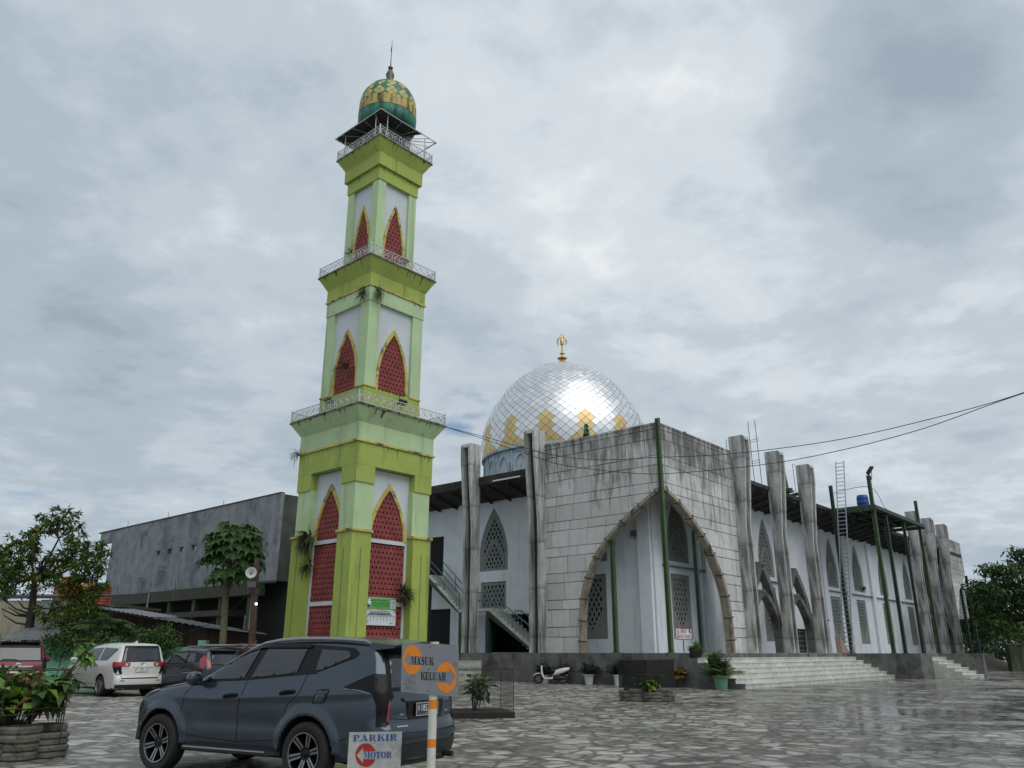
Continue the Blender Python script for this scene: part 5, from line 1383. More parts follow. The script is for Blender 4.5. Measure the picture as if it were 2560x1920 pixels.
def surface_net(F, lo, hi, h):
    n = [int((hi[i] - lo[i]) / h) + 1 for i in range(3)]
    ax = [lo[i] + h * np.arange(n[i]) for i in range(3)]
    X, Y, Z = np.meshgrid(*ax, indexing='ij')
    V = F(X, Y, Z); S = V < 0
    nc = [k - 1 for k in n]
    acc = np.zeros((*nc, 3)); cnt = np.zeros(nc)
    offs = [(i, j, k) for i in (0, 1) for j in (0, 1) for k in (0, 1)]
    sl = lambda o: tuple(slice(o[a], o[a] + nc[a]) for a in range(3))
    for o in offs:
        for a in range(3):
            if o[a]: continue
            p = list(o); p[a] = 1
            v0, v1 = V[sl(o)], V[sl(p)]; cr_s = (v0 < 0) != (v1 < 0)
            t = np.where(cr_s, v0 / np.where(cr_s, v0 - v1, 1), 0)
            for c in range(3):
                acc[..., c] += np.where(cr_s, o[c] + (t if c == a else 0), 0)
            cnt += cr_s
    act = cnt > 0
    idx = -np.ones(nc, int); idx[act] = np.arange(act.sum())
    P = acc[act] / cnt[act][:, None]; I = np.argwhere(act)
    P = (P + I) * h + np.array(lo)
    e = 1e-3
    for _ in range(4):
        f0 = F(P[:, 0], P[:, 1], P[:, 2])
        gr = np.stack([F(P[:, 0] + e * (c == 0), P[:, 1] + e * (c == 1), P[:, 2] + e * (c == 2)) - f0 for c in range(3)], 1) / e
        stp = f0[:, None] * gr / np.maximum((gr ** 2).sum(1), .2)[:, None]
        ln = np.linalg.norm(stp, axis=1); stp *= np.minimum(1, .4 * h / np.maximum(ln, 1e-9))[:, None]
        P = P - stp
    faces = []
    for a in range(3):
        b_, c_ = (a + 1) % 3, (a + 2) % 3
        s0 = [slice(None)] * 3; s1 = [slice(None)] * 3; s0[a] = slice(0, -1); s1[a] = slice(1, None)
        d = S[tuple(s0)] != S[tuple(s1)]
        for ijk in np.argwhere(d):
            if ijk[b_] < 1 or ijk[c_] < 1 or ijk[b_] >= nc[b_] or ijk[c_] >= nc[c_]: continue
            q = []
            for db, dc in ((-1, -1), (0, -1), (0, 0), (-1, 0)):
                t = ijk.copy(); t[b_] += db; t[c_] += dc; q.append(idx[tuple(t)])
            if min(q) < 0: continue
            faces.append(q if S[tuple(ijk)] else q[::-1])
    return P, faces

def paint(name, col, metal=.5, rough=.28):
    m = mat(name, col, rough, metal, var=.05, vs=2, coat=.3); return m
M_glass = mat('tinted_glass', (.010, .014, .018), .03, 0, var=.05, spec=1.0)
M_trim = mat('gloss_black_trim', (.006, .006, .007), .3, var=.1, spec=.25)
M_seam = mat('panel_gap', (.006, .006, .007), .9)
M_chrome = mat('chrome', (.62, .63, .64), .15, 1., var=.03)
M_dchrome = mat('dark_chrome', (.30, .30, .31), .18, 1., var=.05)
M_redl = mat('red_lamp', (.33, .012, .012), .15, var=.15, vs=8, coat=.6)
M_smoke = mat('smoked_lamp', (.008, .007, .008), .3, var=.2, vs=6, spec=.2)
M_clearl = mat('clear_lamp', (.42, .43, .45), .15, var=.2, vs=14, coat=.6)

class Car:
    def __init__(s, name, label, loc, rotz, scale, P, paintm, h=.03):
        s.P = P; s.root = thing(name, label, 'car', loc, rotz); s.root.scale = (scale,) * 3
        s.zt = smooth_tab(P['top'], P.get('tsig', .07)); s.w0 = smooth_tab(P['plan'], .06); s.sec = smooth_tab(P['sec'], .05)
        s.xr = smooth_tab(P['rear'], .04); s.xf = smooth_tab(P['front'], .06)
        s.paint = paintm
        lo = (P['plan'][0][0] - .15, -1.12, .12); hi = (P['plan'][-1][0] + .25, 1.12, max(z for _, z in P['top']) + .12)
        Pt, Fc = surface_net(s.Fall, lo, hi, h)
        me = bpy.data.meshes.new('body'); me.from_pydata(Pt.tolist(), [], Fc)
        me.materials.append(paintm); me.materials.append(M_black)
        cen = np.array([Pt[f].mean(0) for f in Fc])
        mi = np.zeros(len(Fc), int)
        for ax_ in (0, P['wb']):
            d = np.hypot(cen[:, 0] - ax_, cen[:, 2] - P['rw']); W_ = s.w0(cen[:, 0]) + s.sec(cen[:, 2])
            mi[(d < P['ra'] + .012) & (np.abs(cen[:, 1]) < W_ - .015)] = 1
        mi[cen[:, 2] < P.get('black', .24)] = 1
        me.polygons.foreach_set('material_index', mi.tolist()); me.polygons.foreach_set('use_smooth', [True] * len(Fc))
        me.update(); me.set_sharp_from_angle(angle=radians(50))
        o = bpy.data.objects.new('body', me); COL.objects.link(o); o.parent = s.root; s.body = o
        s.wheels()
    def Fb(s, x, y, z):
        W_ = s.w0(x) + s.sec(z) + s.P.get('shape', lambda x, z: 0)(x, z); ay = np.abs(y)
        side = ay - W_
        crown = s.P.get('crown', .06)
        top = (z - (s.zt(x) - crown * (ay / .85) ** 2)) * .9
        f = smax(side, top, s.P.get('kround', .14))
        fr = s.xf(z) + .22 * (ay / .85) ** 2.6 - x; re = x - (s.xr(z) - s.P.get('rcurve', .10) * (ay / .85) ** 3)
        f = smax(f, fr * .9, .16); f = smax(f, re, s.P.get('kr', .10)); f = smax(f, s.P['bot'] - z, .06)
        return f
    def Fall(s, x, y, z):
        f = s.Fb(x, y, z); P = s.P; ay = np.abs(y); W_ = s.w0(x) + s.sec(z)
        for ax_ in (0, P['wb']):
            d = np.hypot(x - ax_, z - P['rw'])
            if P.get('flare'):
                fl = np.maximum(np.maximum(d - (P['ra'] + .10), ay - (np.maximum(s.w0(x), s.P['flw']) + s.sec(np.maximum(z, .5)) + P['flare'] - .5 * np.maximum(d - P['ra'], 0) ** 1.3)), np.maximum(W_ - .2 - ay, P['bot'] + .1 - z))
                f = -smax(-f, -fl, .04)
            f = np.maximum(f, np.minimum(P['ra'] - d, ay - .5))
        return f
    def nrm(s, p):
        e = 2e-3; f0 = s.Fb(*p)
        g_ = np.array([s.Fb(p[0] + e * (c == 0), p[1] + e * (c == 1), p[2] + e * (c == 2)) - f0 for c in range(3)]).reshape(3); return Vector(g_ / np.linalg.norm(g_))
    def on_side(s, x, z, off, sg):
        a, b_ = 0.0, 1.25
        for _ in range(26):
            m_ = (a + b_) / 2
            if s.Fb(x, m_, z) < 0: a = m_
            else: b_ = m_
        p = (x, a * sg, z); n = s.nrm(p); return Vector(p) + n * off
    def on_rear(s, y, z, off):
        b_ = s.P['plan'][-1][0] + .4; a = b_ - 1.5
        for _ in range(28):
            m_ = (a + b_) / 2
            if s.Fb(m_, y, z) < 0: a = m_
            else: b_ = m_
        p = (a, y, z); return Vector(p) + s.nrm(p) * off
    def on_front(s, y, z, off):
        a, b_ = s.P['plan'][0][0] - .4, s.P['wb'] * .7
        for _ in range(28):
            m_ = (a + b_) / 2
            if s.Fb(m_, y, z) < 0: b_ = m_
            else: a = m_
        p = (b_, y, z); return Vector(p) + s.nrm(p) * off
    @staticmethod
    def dens(poly, st):
        r = []
        for i, p in enumerate(poly):
            q = poly[(i + 1) % len(poly)]; l = math.dist(p, q); n = max(1, int(l / st))
            r += [(p[0] + (q[0] - p[0]) * k / n, p[1] + (q[1] - p[1]) * k / n) for k in range(n)]
        return r
    def panel(s, mb, poly, fn, m=0, st=.05):
        pl = s.dens(poly, st); xs = [p[0] for p in pl]; zs = [p[1] for p in pl]
        ex = [(x, z) for x in np.arange(min(xs) + st / 2, max(xs), st) for z in np.arange(min(zs) + st / 2, max(zs), st) if in_poly(x, z, pl) and min(math.dist((x, z), q) for q in pl) > st * .4]
        V, T = tri_region(pl, (), ex)
        mb.add([fn(a, c) for a, c in V], T, m)
    def side(s, name, poly, mt, off=.004, sg=(-1, 1), parent=None):
        out = []
        for g_ in sg:
            b = MB(); s.panel(b, poly, lambda x, z: s.on_side(x, z, off, g_)); out.append(b.build(name, mt, parent or s.root, smooth='all'))
        return out
    def rear(s, name, poly, mt, off=.004, parent=None):
        b = MB(); s.panel(b, poly, lambda y, z: s.on_rear(y, z, off)); return b.build(name, mt, parent or s.root, smooth='all')
    def seams(s, lines, rlines=(), w=.011):
        b = MB()
        for ln in lines:
            pts = []
            for p, q in zip(ln[:-1], ln[1:]):
                n = max(1, int(math.dist(p, q) / .06)); pts += [(p[0] + (q[0] - p[0]) * k / n, p[1] + (q[1] - p[1]) * k / n) for k in range(n)]
            pts.append(ln[-1]); A, B_ = stroke2(pts, w)
            for sg in (-1, 1):
                b.mark(); vs = [s.on_side(x, z, .0025, sg) for x, z in A] + [s.on_side(x, z, .0025, sg) for x, z in B_]; n = len(A)
                b.add(vs, [(i, i + 1, n + i + 1, n + i) for i in range(n - 1)])
        for ln in rlines:
            pts = []
            for p, q in zip(ln[:-1], ln[1:]):
                n = max(1, int(math.dist(p, q) / .06)); pts += [(p[0] + (q[0] - p[0]) * k / n, p[1] + (q[1] - p[1]) * k / n) for k in range(n)]
            pts.append(ln[-1]); A, B_ = stroke2(pts, w)
            b.mark(); vs = [s.on_rear(y, z, .0025) for y, z in A] + [s.on_rear(y, z, .0025) for y, z in B_]; n = len(A)
            b.add(vs, [(i, i + 1, n + i + 1, n + i) for i in range(n - 1)])
        return b.build_each('panel_gap', M_seam, s.body)
    def wheels(s):
        P = s.P; R = P['rw']; r = P['rim']; tw = .235
        Mx = Matrix.Rotation(pi / 2, 4, 'X')       # axis z -> -y : outer face at -y
        for ax_ in (0, P['wb']):
            for sg in (-1, 1):
                rot = Matrix.Translation((ax_, sg * (P['track'] / 2), R)) @ Matrix.Rotation(0 if sg < 0 else pi, 4, 'Z') @ Mx
                b = MB(); b.lathe([(r * .98, -tw / 2 + .01), (R * .93, -tw / 2), (R * .985, -tw / 2 + .03), (R, -tw / 2 + .06), (R * 1.0, 0), (R, tw / 2 - .06), (R * .985, tw / 2 - .03), (R * .93, tw / 2), (R * .86, tw / 2 + .004), (r * 1.03, tw / 2 - .006), (r * .98, tw / 2 - .02)], 40, rot)
                w_ = b.build('wheel', M_rubber, s.root, smooth=True)
                b = MB()
                b.lathe([(r * 1.0, tw / 2 - .008), (r * .99, tw / 2 + .004), (r * .93, tw / 2 + .002), (r * .91, tw / 2 - .02)], 40, rot, 0)
                b.lathe([(r * .91, tw / 2 - .02), (r * .86, -.02), (r * .85, -tw / 2)], 40, rot, 1)
                b.lathe([(.001, -.03), (r * .86, -.03)], 24, rot, 2)
                b.lathe([(r * .24, .0), (r * .24, tw / 2 - .055), (r * .16, tw / 2 - .04), (.001, tw / 2 - .04)], 20, rot, 1)
                ns = P.get('spokes', 6)
                for k in range(ns):
                    a = 2 * pi * k / ns + P.get('ph', .3); M_ = rot @ Matrix.Rotation(a, 4, 'Z')
                    w1, w2 = r * .13, r * .17
                    q = [(r * .16, -w1, tw / 2 - .05), (r * .9, -w2, tw / 2 - .016), (r * .9, w2, tw / 2 - .016), (r * .16, w1, tw / 2 - .05)]
                    b.add([M_ @ Vector(p) for p in q] + [M_ @ Vector((p[0], p[1] * 1.25, p[2] - .055)) for p in q], [(0, 1, 2, 3), (0, 4, 5, 1), (2, 6, 7, 3), (1, 5, 6, 2)], 1)
                    for e_ in (-1, 1):     # machined edge on each spoke
                        ya, yb = e_ * w1 * .55, e_ * w2 * .60
                        b.add([M_ @ Vector((r * .3, ya - .011, tw / 2 - .040)), M_ @ Vector((r * .91, yb - .013, tw / 2 - .011)), M_ @ Vector((r * .91, yb + .013, tw / 2 - .011)), M_ @ Vector((r * .3, ya + .011, tw / 2 - .040))], [(0, 1, 2, 3)], 0)
                b.build('rim', [P.get('lipm', M_chrome), P.get('rimm', M_trim), M_dark], w_, smooth=True)
    def plate(s, text, z, w_, h_, dark, small=None, x_off=.012):
        b = MB(); fn = lambda a, c: s.on_rear(0, z, .0) + Vector((x_off, a, c - z))
        x0 = s.on_rear(0, z, 0).x + x_off
        b.box(x0 - .01, x0, -w_ / 2, w_ / 2, z - h_ / 2, z + h_ / 2)
        p = b.build('license_plate', mat('plate_black' if dark else 'plate_white', (.045, .05, .055) if dark else (.66, .67, .68), .4, var=.05), s.root)
        PM2 = lambda a, c, d: (x0 + .002 + d, a, c)
        b = MB()
        tm = M_white if dark else M_black
        for e_, (a0, a1, c0, c1) in enumerate(((-1, 1, .93, 1), (-1, 1, -1, -.93), (-1, -.975, -.93, .93), (.975, 1, -.93, .93))):
            b.add([PM2(a0 * w_ / 2, z + c0 * h_ / 2, 0), PM2(a1 * w_ / 2, z + c0 * h_ / 2, 0), PM2(a1 * w_ / 2, z + c1 * h_ / 2, 0), PM2(a0 * w_ / 2, z + c1 * h_ / 2, 0)], [(0, 1, 2, 3)])
        for t_, cy, ww in text: bfont(b, t_, PM2, cy * w_, z - h_ * .16, h_ * .52, .001, wmax=ww * w_)
        if small: bfont(b, small, PM2, 0, z - h_ * .40, h_ * .16, .001)
        b.build('plate_lettering', tm, p)
        return p
    def mirror(s, x, z, mt, y=None):
        for sg in (-1, 1):
            p = s.on_side(x, z, 0, sg); b = MB()
            Mx = Matrix.Translation(p + Vector((.0, sg * .14, .06))) @ Matrix.Rotation(sg * -.15, 4, 'Z')
            pr = [(.001, -.085), (.05, -.08), (.095, -.05), (.115, 0), (.11, .05), (.08, .075)]
            sq_ = Matrix.Diagonal((1.1, 1.0, 1.0, 1)); b.lathe(pr + [(.001, .078)], 18, Mx @ Matrix.Rotation(pi / 2, 4, 'Y') @ Matrix.Diagonal((.85, 1.15, 1, 1)))
            o = b.build('side_mirror', mt, s.root, smooth=True)
            b = MB(); b.beam(p - Vector((0, sg * .02, 0.02)), p + Vector((0, sg * .10, .03)), .07, .05); b.build('mirror_arm', M_black, o)
    def handle(s, x, z, mt, ln=.2):
        for sg in (-1, 1):
            b = MB(); pts = [s.on_side(x + ln * t - ln / 2, z + .025 * t, .012 + .028 * sin(pi * t), sg) for t in (0, .15, .4, .7, .9, 1)]
            b.tube(pts, [.012, .018, .02, .02, .018, .012], 6); b.build('door_handle', mt, s.root, smooth=True)
            b = MB(); s.panel(b, [(x - .09 + .06 * cos(a), z + .03 * sin(a)) if cos(a) < 0 else (x + .09 + .06 * cos(a), z + .02 + .03 * sin(a)) for a in [2 * pi * k / 14 for k in range(14)]], lambda a, c: s.on_side(a, c, .003, sg)); b.build('handle_recess', M_seam, s.body)

def emblem(car, y, z, w_):
    b = MB(); x0 = car.on_rear(y, z, 0).x + .006
    for (ry, rz, dz, r_) in ((w_ / 2, w_ * .33, 0, .007), (w_ * .2, w_ * .32, 0, .006), (w_ * .38, w_ * .13, w_ * .14, .006)):
        b.tube([(x0, y + ry * cos(a * pi / 8), z + dz + rz * sin(a * pi / 8)) for a in range(17)], r_, 4, cap=False)
    return b.build('emblem', M_chrome, car.root)

# ---- grey SUV
suvP = dict(wb=2.8, rw=.385, rim=.262, ra=.455, track=1.60, bot=.30, black=.32, kr=.2, flare=.035, flw=.86, crown=.055, kround=.15, tsig=.08,
    top=[(-1.0, .9), (-.80, 1.03), (-.5, 1.11), (-.1, 1.185), (.3, 1.245), (.55, 1.275), (.68, 1.32), (1.45, 1.70), (1.8, 1.80), (2.4, 1.83), (3.0, 1.825), (3.6, 1.785), (4.1, 1.73)],
    plan=[(-.95, .70), (-.7, .80), (-.4, .865), (0, .89), (.8, .90), (2.6, .90), (3.3, .895), (3.8, .87), (4.12, .84)],
    sec=[(.2, -.07), (.4, -.03), (.55, -.005), (.85, .0), (1.05, -.008), (1.2, -.03), (1.35, -.075), (1.72, -.215), (1.9, -.28)],
    rear=[(.2, 4.0), (.45, 4.08), (.62, 4.10), (.72, 4.10), (.78, 4.03), (1.0, 4.035), (1.14, 4.0), (1.6, 3.82), (1.8, 3.72)],
    front=[(.2, -.72), (.5, -.86), (.8, -.89), (1.0, -.84), (1.2, -.6)], lipm=M_dchrome, rimm=M_trim, spokes=6, ph=.25,
    shape=lambda x, z: .018 * np.exp(-((z - (1.0 + .05 * np.clip(x - 1, 0, 3))) / .05) ** 2) * (np.clip((x - .2) * 2, 0, 1)) - .012 * np.exp(-((z - .72) / .12) ** 2) * np.clip((x - .4) * 3, 0, 1) * np.clip((2.5 - x) * 3, 0, 1))
M_suv = paint('slate_grey_paint', (.066, .082, .100), .75, .2)
ang = radians(-28.94); rdir = Vector((cos(ang), sin(ang), 0)); ndir = Vector((-sin(ang), cos(ang), 0))
suv = Car('suv', 'slate grey SUV with roof rails and black alloy wheels parked nearest the camera', Vector((-4.731, 11.587, 0)) + ndir * .88 * .929, ang, .929, suvP, M_suv, h=.026)
suv.side('window_trim', [(.72, 1.225), (1.62, 1.262), (2.6, 1.345), (2.85, 1.365), (3.42, 1.545), (3.47, 1.60), (3.36, 1.672), (2.66, 1.715), (1.75, 1.700), (1.5, 1.65), (1.1, 1.45)], M_trim, .003)
suv.side('window', [(.84, 1.245), (1.56, 1.275), (1.68, 1.645), (1.5, 1.60), (1.12, 1.43)], M_glass, .013)
suv.side('window', [(1.70, 1.285), (2.50, 1.355), (2.56, 1.655), (1.83, 1.655)], M_glass, .013)
suv.side('window', [(2.82, 1.395), (2.92, 1.395), (3.32, 1.545), (3.34, 1.575), (3.28, 1.63), (2.82, 1.65)], M_glass, .013)
suv.side('rain_visor', [(1.06, 1.425), (1.5, 1.615), (1.74, 1.665), (2.62, 1.668), (2.63, 1.72), (1.74, 1.715), (1.46, 1.655), (1.0, 1.42)], M_smoke, .026)
suv.side('tail_light', [(3.36, 1.20), (3.58, 1.29), (3.76, 1.36), (3.87, 1.35), (3.94, 1.12), (3.98, .74), (3.88, .74), (3.86, .98), (3.80, 1.12), (3.62, 1.155), (3.40, 1.165)], M_smoke, .006)
suv.side('tail_light_edge', [(3.36, 1.168), (3.62, 1.152), (3.78, 1.125), (3.78, 1.132), (3.62, 1.161), (3.37, 1.176)], M_dchrome, .009)
suv.side('fuel_flap', [(2.86, .985), (3.06, .995), (3.14, 1.13), (3.12, 1.165), (2.95, 1.16), (2.92, 1.13)], M_seam, .004)
suv.side('fuel_flap', [(2.885, 1.0), (3.045, 1.01), (3.115, 1.13), (3.105, 1.148), (2.955, 1.145), (2.935, 1.12)], M_suv, .007)
suv.side('headlight', [(-.78, .93), (-.4, .99), (-.15, 1.09), (-.35, 1.055), (-.7, .985)], M_smoke, .006)
suv.side('belt_chrome', [(.74, 1.213), (1.62, 1.251), (2.6, 1.334), (2.86, 1.353), (2.86, 1.36), (2.6, 1.341), (1.62, 1.258), (.74, 1.220)], M_trim, .008)
suv.seams([[(.42, .52), (.40, .8), (.45, 1.05), (.62, 1.22)], [(1.56, .48), (1.53, .9), (1.64, 1.26)], [(2.32, .55), (2.42, .95), (2.62, 1.10), (2.69, 1.34)], [(.42, .52), (1.56, .47), (2.30, .53)], [(.62, 1.23), (1.0, 1.44), (1.44, 1.66), (1.74, 1.73), (2.66, 1.735), (2.70, 1.35)], [(-.25, 1.10), (.2, 1.16), (.6, 1.24)], [(-.5, .45), (-.46, .62)], [(3.32, .55), (3.5, .62), (3.85, .66)]],
          [[(-.74, 1.10), (-.77, .75), (-.70, .66), (0, .65), (.70, .66), (.77, .75), (.74, 1.10)], [(-.75, .84), (-.35, .80)], [(.75, .84), (.35, .80)]])
suv.rear('window_trim', [(-.70, 1.145), (.70, 1.145), (.60, 1.64), (-.60, 1.64)], M_trim, .004)
suv.rear('rear_window', [(-.64, 1.19), (.64, 1.19), (.54, 1.58), (-.54, 1.58)], M_glass, .008)
suv.rear('tail_light', [(-.84, .74), (-.72, .76), (-.72, 1.0), (-.63, 1.08), (-.65, 1.34), (-.77, 1.34)], M_smoke, .008); suv.rear('tail_light', [(.84, .74), (.72, .76), (.72, 1.0), (.63, 1.08), (.65, 1.34), (.77, 1.34)], M_smoke, .008)
suv.rear('tail_lens', [(-.715, 1.02), (-.69, 1.05), (-.72, .80), (-.74, .80)], M_redl, .012)
suv.rear('plate_recess', [(-.36, .80), (.36, .80), (.40, .86), (.43, 1.02), (-.43, 1.02), (-.40, .86)], M_trim, .004)
suv.rear('chrome_bar', [(-.46, 1.02), (.46, 1.02), (.50, 1.065), (-.50, 1.065)], M_suv, .03)
suv.rear('bumper_band', [(-.78, .60), (.78, .60), (.78, .655), (-.78, .655)], M_suv, .02)
suv.rear('lower_bumper', [(-.84, .36), (.84, .36), (.82, .52), (-.82, .52)], M_black, .012)
suv.rear('reflector', [(.62, .53), (.80, .53), (.80, .58), (.66, .565)], M_chrome, .016); suv.rear('reflector', [(-.62, .53), (-.80, .53), (-.80, .58), (-.66, .565)], M_chrome, .016)
suv.plate([('W', -.40, .10), ('1853', -.10, .34), ('TP', .33, .20)], .92, .50, .155, True, '11 29', .03)
b = MB()
PMs = lambda a, c, d: tuple(suv.on_rear(a, c, .006 + d))
for k in range(7): suv.panel(b, [(-.62 + k * .028, .727), (-.60 + k * .028, .727), (-.595 + k * .028, .742), (-.618 + k * .028, .742)], lambda y, z: suv.on_rear(y, z, .006), st=.2)
suv.panel(b, [(-.54, .865), (-.46, .865), (-.46, .88), (-.54, .88)], lambda y, z: suv.on_rear(y, z, .006), st=.2); suv.panel(b, [(.46, .865), (.56, .865), (.56, .88), (.46, .88)], lambda y, z: suv.on_rear(y, z, .006), st=.2)
b.build('badge', M_chrome, suv.root)
# spoiler, rails, steps, mirrors
M_railp = mat('rail_silver', (.30, .31, .33), .3, .8, var=.05)
b = MB()
pts = []
for i in range(13):
    y = -.66 + 1.32 * i / 12; k = 1 - (y / .66) ** 2 * .18
    pts.append((y, k))
top_ = [(3.55, y, 1.795 - .05 * (y / .66) ** 2) for y, k in pts]; tip = [(3.78 + .27 * k, y, 1.748 - .045 * (y / .66) ** 2) for y, k in pts]; low = [(3.74 + .27 * k, y, 1.715 - .045 * (y / .66) ** 2) for y, k in pts]; bot = [(3.60, y, 1.69 - .05 * (y / .66) ** 2) for y, k in pts]
n = 13; vs = top_ + tip + low + bot; fs = []
for r_ in range(3): fs += [(r_ * n + i, r_ * n + i + 1, (r_ + 1) * n + i + 1, (r_ + 1) * n + i) for i in range(n - 1)]
fs += [(0, n, 2 * n, 3 * n), (n - 1, 2 * n - 1, 3 * n - 1, 4 * n - 1)]
b.add(vs, fs, 0); b.build('spoiler', M_suv, suv.root, smooth=True)
b = MB(); b.box(3.98, 4.02, -.2, .2, 1.712, 1.722); b.build('brake_light', M_redl, suv.root)
for sg in (-1, 1):
    b = MB(); b.tube([(1.22, sg * .655, 1.56)] + [(x, sg * .65, float(suv.zt(x)) - .035) for x in (1.45, 1.7, 2.0, 2.4, 2.8, 3.2, 3.5)] + [(3.66, sg * .645, 1.70)], [.012, .020, .024, .026, .026, .026, .026, .022, .010], 8)
    b.build('roof_rail', M_railp, suv.root, smooth=True)
    b = MB(); b.ext([(.50, sg * .84, .36), (.62, sg * .99, .345), (2.22, sg * .99, .345), (2.34, sg * .84, .36), (2.34, sg * .70, .36), (.5, sg * .70, .36)], (0, 0, .045)); ob = b.build('running_board', M_black, suv.root)
    b = MB(); b.box(.66, 2.2, min(sg * .985, sg * 1.0), max(sg * .985, sg * 1.0), .375, .392); b.build('step_trim', M_steel, ob)
b = MB(); b.tube([(3.6, .5, .33), (4.15, .5, .33)], .035, 8); b.box(3.2, 3.95, -.6, .6, .26, .34); b.build('underbody', M_black, suv.root)
suv.mirror(.72, 1.20, M_suv); suv.handle(1.38, 1.035, M_trim, .24); suv.handle(2.42, 1.10, M_trim, .24)
b = MB(); suv.panel(b, [(-.6, 1.30), (.6, 1.30), (.5, 1.66), (-.5, 1.66)], lambda y, z: suv.on_front(y, z, .005)); b.build('windshield', M_glass, suv.root, smooth='all')

# ---- white MPV
mpvP = dict(wb=2.75, rw=.335, rim=.22, ra=.40, track=1.56, bot=.22, black=.28, crown=.05, kround=.13, kr=.09, tsig=.08,
    top=[(-.95, .8), (-.7, .93), (-.3, 1.02), (.1, 1.08), (.35, 1.13), (1.15, 1.58), (1.5, 1.70), (2.0, 1.755), (2.6, 1.775), (3.2, 1.76), (3.7, 1.715), (4.0, 1.68)],
    plan=[(-.9, .66), (-.6, .80), (-.2, .87), (.3, .895), (2.6, .905), (3.3, .90), (3.7, .875), (3.95, .84)],
    sec=[(.2, -.06), (.4, -.02), (.7, .0), (.95, -.005), (1.1, -.03), (1.3, -.085), (1.68, -.20), (1.85, -.26)],
    rear=[(.2, 3.84), (.4, 3.92), (.58, 3.93), (.7, 3.88), (.95, 3.88), (1.1, 3.86), (1.6, 3.72), (1.75, 3.66)],
    front=[(.2, -.7), (.5, -.84), (.75, -.85), (.95, -.65)], lipm=M_steel, rimm=mat('silver_alloy', (.38, .39, .40), .3, .9), spokes=10, ph=.1)
M_pearl = mat('pearl_white_paint', (.62, .615, .57), .3, 0, var=.03, coat=.7)
mpv_ang = radians(-41)
def park(name, label, P, pm, axle_px, ang, scale, h=.04):
    """rear-left wheel contact of the car goes to the given ground point"""
    r_ = Vector((cos(ang), sin(ang), 0)); n_ = Vector((-sin(ang), cos(ang), 0))
    loc = Vector((axle_px[0], axle_px[1], 0)) - r_ * P['wb'] * scale + n_ * (P['track'] / 2) * scale
    return Car(name, label, loc, ang, scale, P, pm, h)
mpv = park('family_car', 'white MPV parked beyond the grey SUV showing its tailgate and red lamps', mpvP, M_pearl, (-14.75, 30.5), radians(-41), 1.04)
def mpv_windows(c):
    c.side('window', [(.45, 1.14), (1.15, 1.15), (1.22, 1.52), (1.08, 1.475)], M_glass, .006); c.side('window', [(1.26, 1.15), (2.3, 1.165), (2.34, 1.60), (1.32, 1.56)], M_glass, .006); c.side('window', [(2.4, 1.17), (3.02, 1.18), (3.52, 1.52), (3.45, 1.565), (2.44, 1.60)], M_glass, .006)
mpv_windows(mpv)
mpv.seams([[(1.2, .4), (1.17, .9), (1.22, 1.15)], [(2.32, .5), (2.4, .8), (2.36, 1.17)], [(.35, .4), (.33, .9), (.42, 1.12)], [(.35, .4), (2.3, .42)]], [[(-.66, .98), (-.70, .70), (-.60, .585), (.60, .585), (.70, .70), (.66, .98)]])
mpv.rear('window_trim', [(-.69, 1.125), (.69, 1.125), (.60, 1.66), (-.60, 1.66)], M_trim, .004); mpv.rear('rear_window', [(-.65, 1.15), (.65, 1.15), (.57, 1.57), (-.57, 1.57)], M_glass, .008)
for sg in (-1, 1):
    mpv.rear('tail_light', [(sg * .42, 1.105), (sg * .80, 1.125), (sg * .80, .985), (sg * .45, .965), (sg * .40, 1.08)], M_redl, .012); mpv.rear('reverse_lamp', [(sg * .47, 1.075), (sg * .58, 1.08), (sg * .56, .995), (sg * .49, .99)], M_clearl, .016)
    mpv.rear('lower_lamp', [(sg * .68, .97), (sg * .79, .98), (sg * .77, .85), (sg * .70, .72)], M_smoke, .010)
    mpv.rear('reflector', [(sg * .55, .515), (sg * .68, .515), (sg * .68, .535), (sg * .55, .535)], M_trim, .012)
mpv.side('tail_light', [(3.50, 1.13), (3.80, 1.13), (3.82, .99), (3.56, .96)], M_redl, .010); mpv.side('lower_lamp', [(3.60, .955), (3.82, .98), (3.84, .74), (3.80, .72)], M_smoke, .010)
mpv.rear('chrome_bar', [(-.32, .955), (.40, .955), (.40, .99), (-.32, .99)], M_pearl, .02); mpv.rear('tailgate_lip', [(-.66, .585), (.60, .60), (.60, .625), (-.66, .61)], M_seam, .008)
mpv.rear('lower_bumper', [(-.80, .28), (.80, .28), (.82, .40), (-.82, .40)], M_black, .012)
mpv.plate([('PT', -.36, .16), ('1903', -.02, .30), ('LD', .36, .16)], .875, .43, .15, False, '02 29', .02); emblem(mpv, .03, 1.05, .15)
b = MB()
for k in range(8): mpv.panel(b, [(-.62 + k * .022, .905), (-.605 + k * .022, .905), (-.605 + k * .022, .918), (-.62 + k * .022, .918)], lambda y, z: mpv.on_rear(y, z, .006), st=.2)
for k in range(5): mpv.panel(b, [(.52 + k * .022, .905), (.535 + k * .022, .905), (.535 + k * .022, .918), (.52 + k * .022, .918)], lambda y, z: mpv.on_rear(y, z, .006), st=.2)
b.build('badge', M_dchrome, mpv.root)
b = MB(); b.ext([(3.0, -.02, 1.755), (3.25, -.02, 1.745), (3.22, -.015, 1.83)], (0, .04, 0)); b.build('fin_antenna', M_pearl, mpv.root)
b = MB(); b.tube([tuple(mpv.on_rear(y, z, .02)) for y, z in ((0, 1.15), (.1, 1.17), (.45, 1.19))], .012, 4); b.build('wiper', M_black, mpv.root)
mpv.mirror(.5, 1.12, M_pearl); mpv.handle(1.05, .98, M_pearl); mpv.handle(2.2, 1.0, M_pearl)
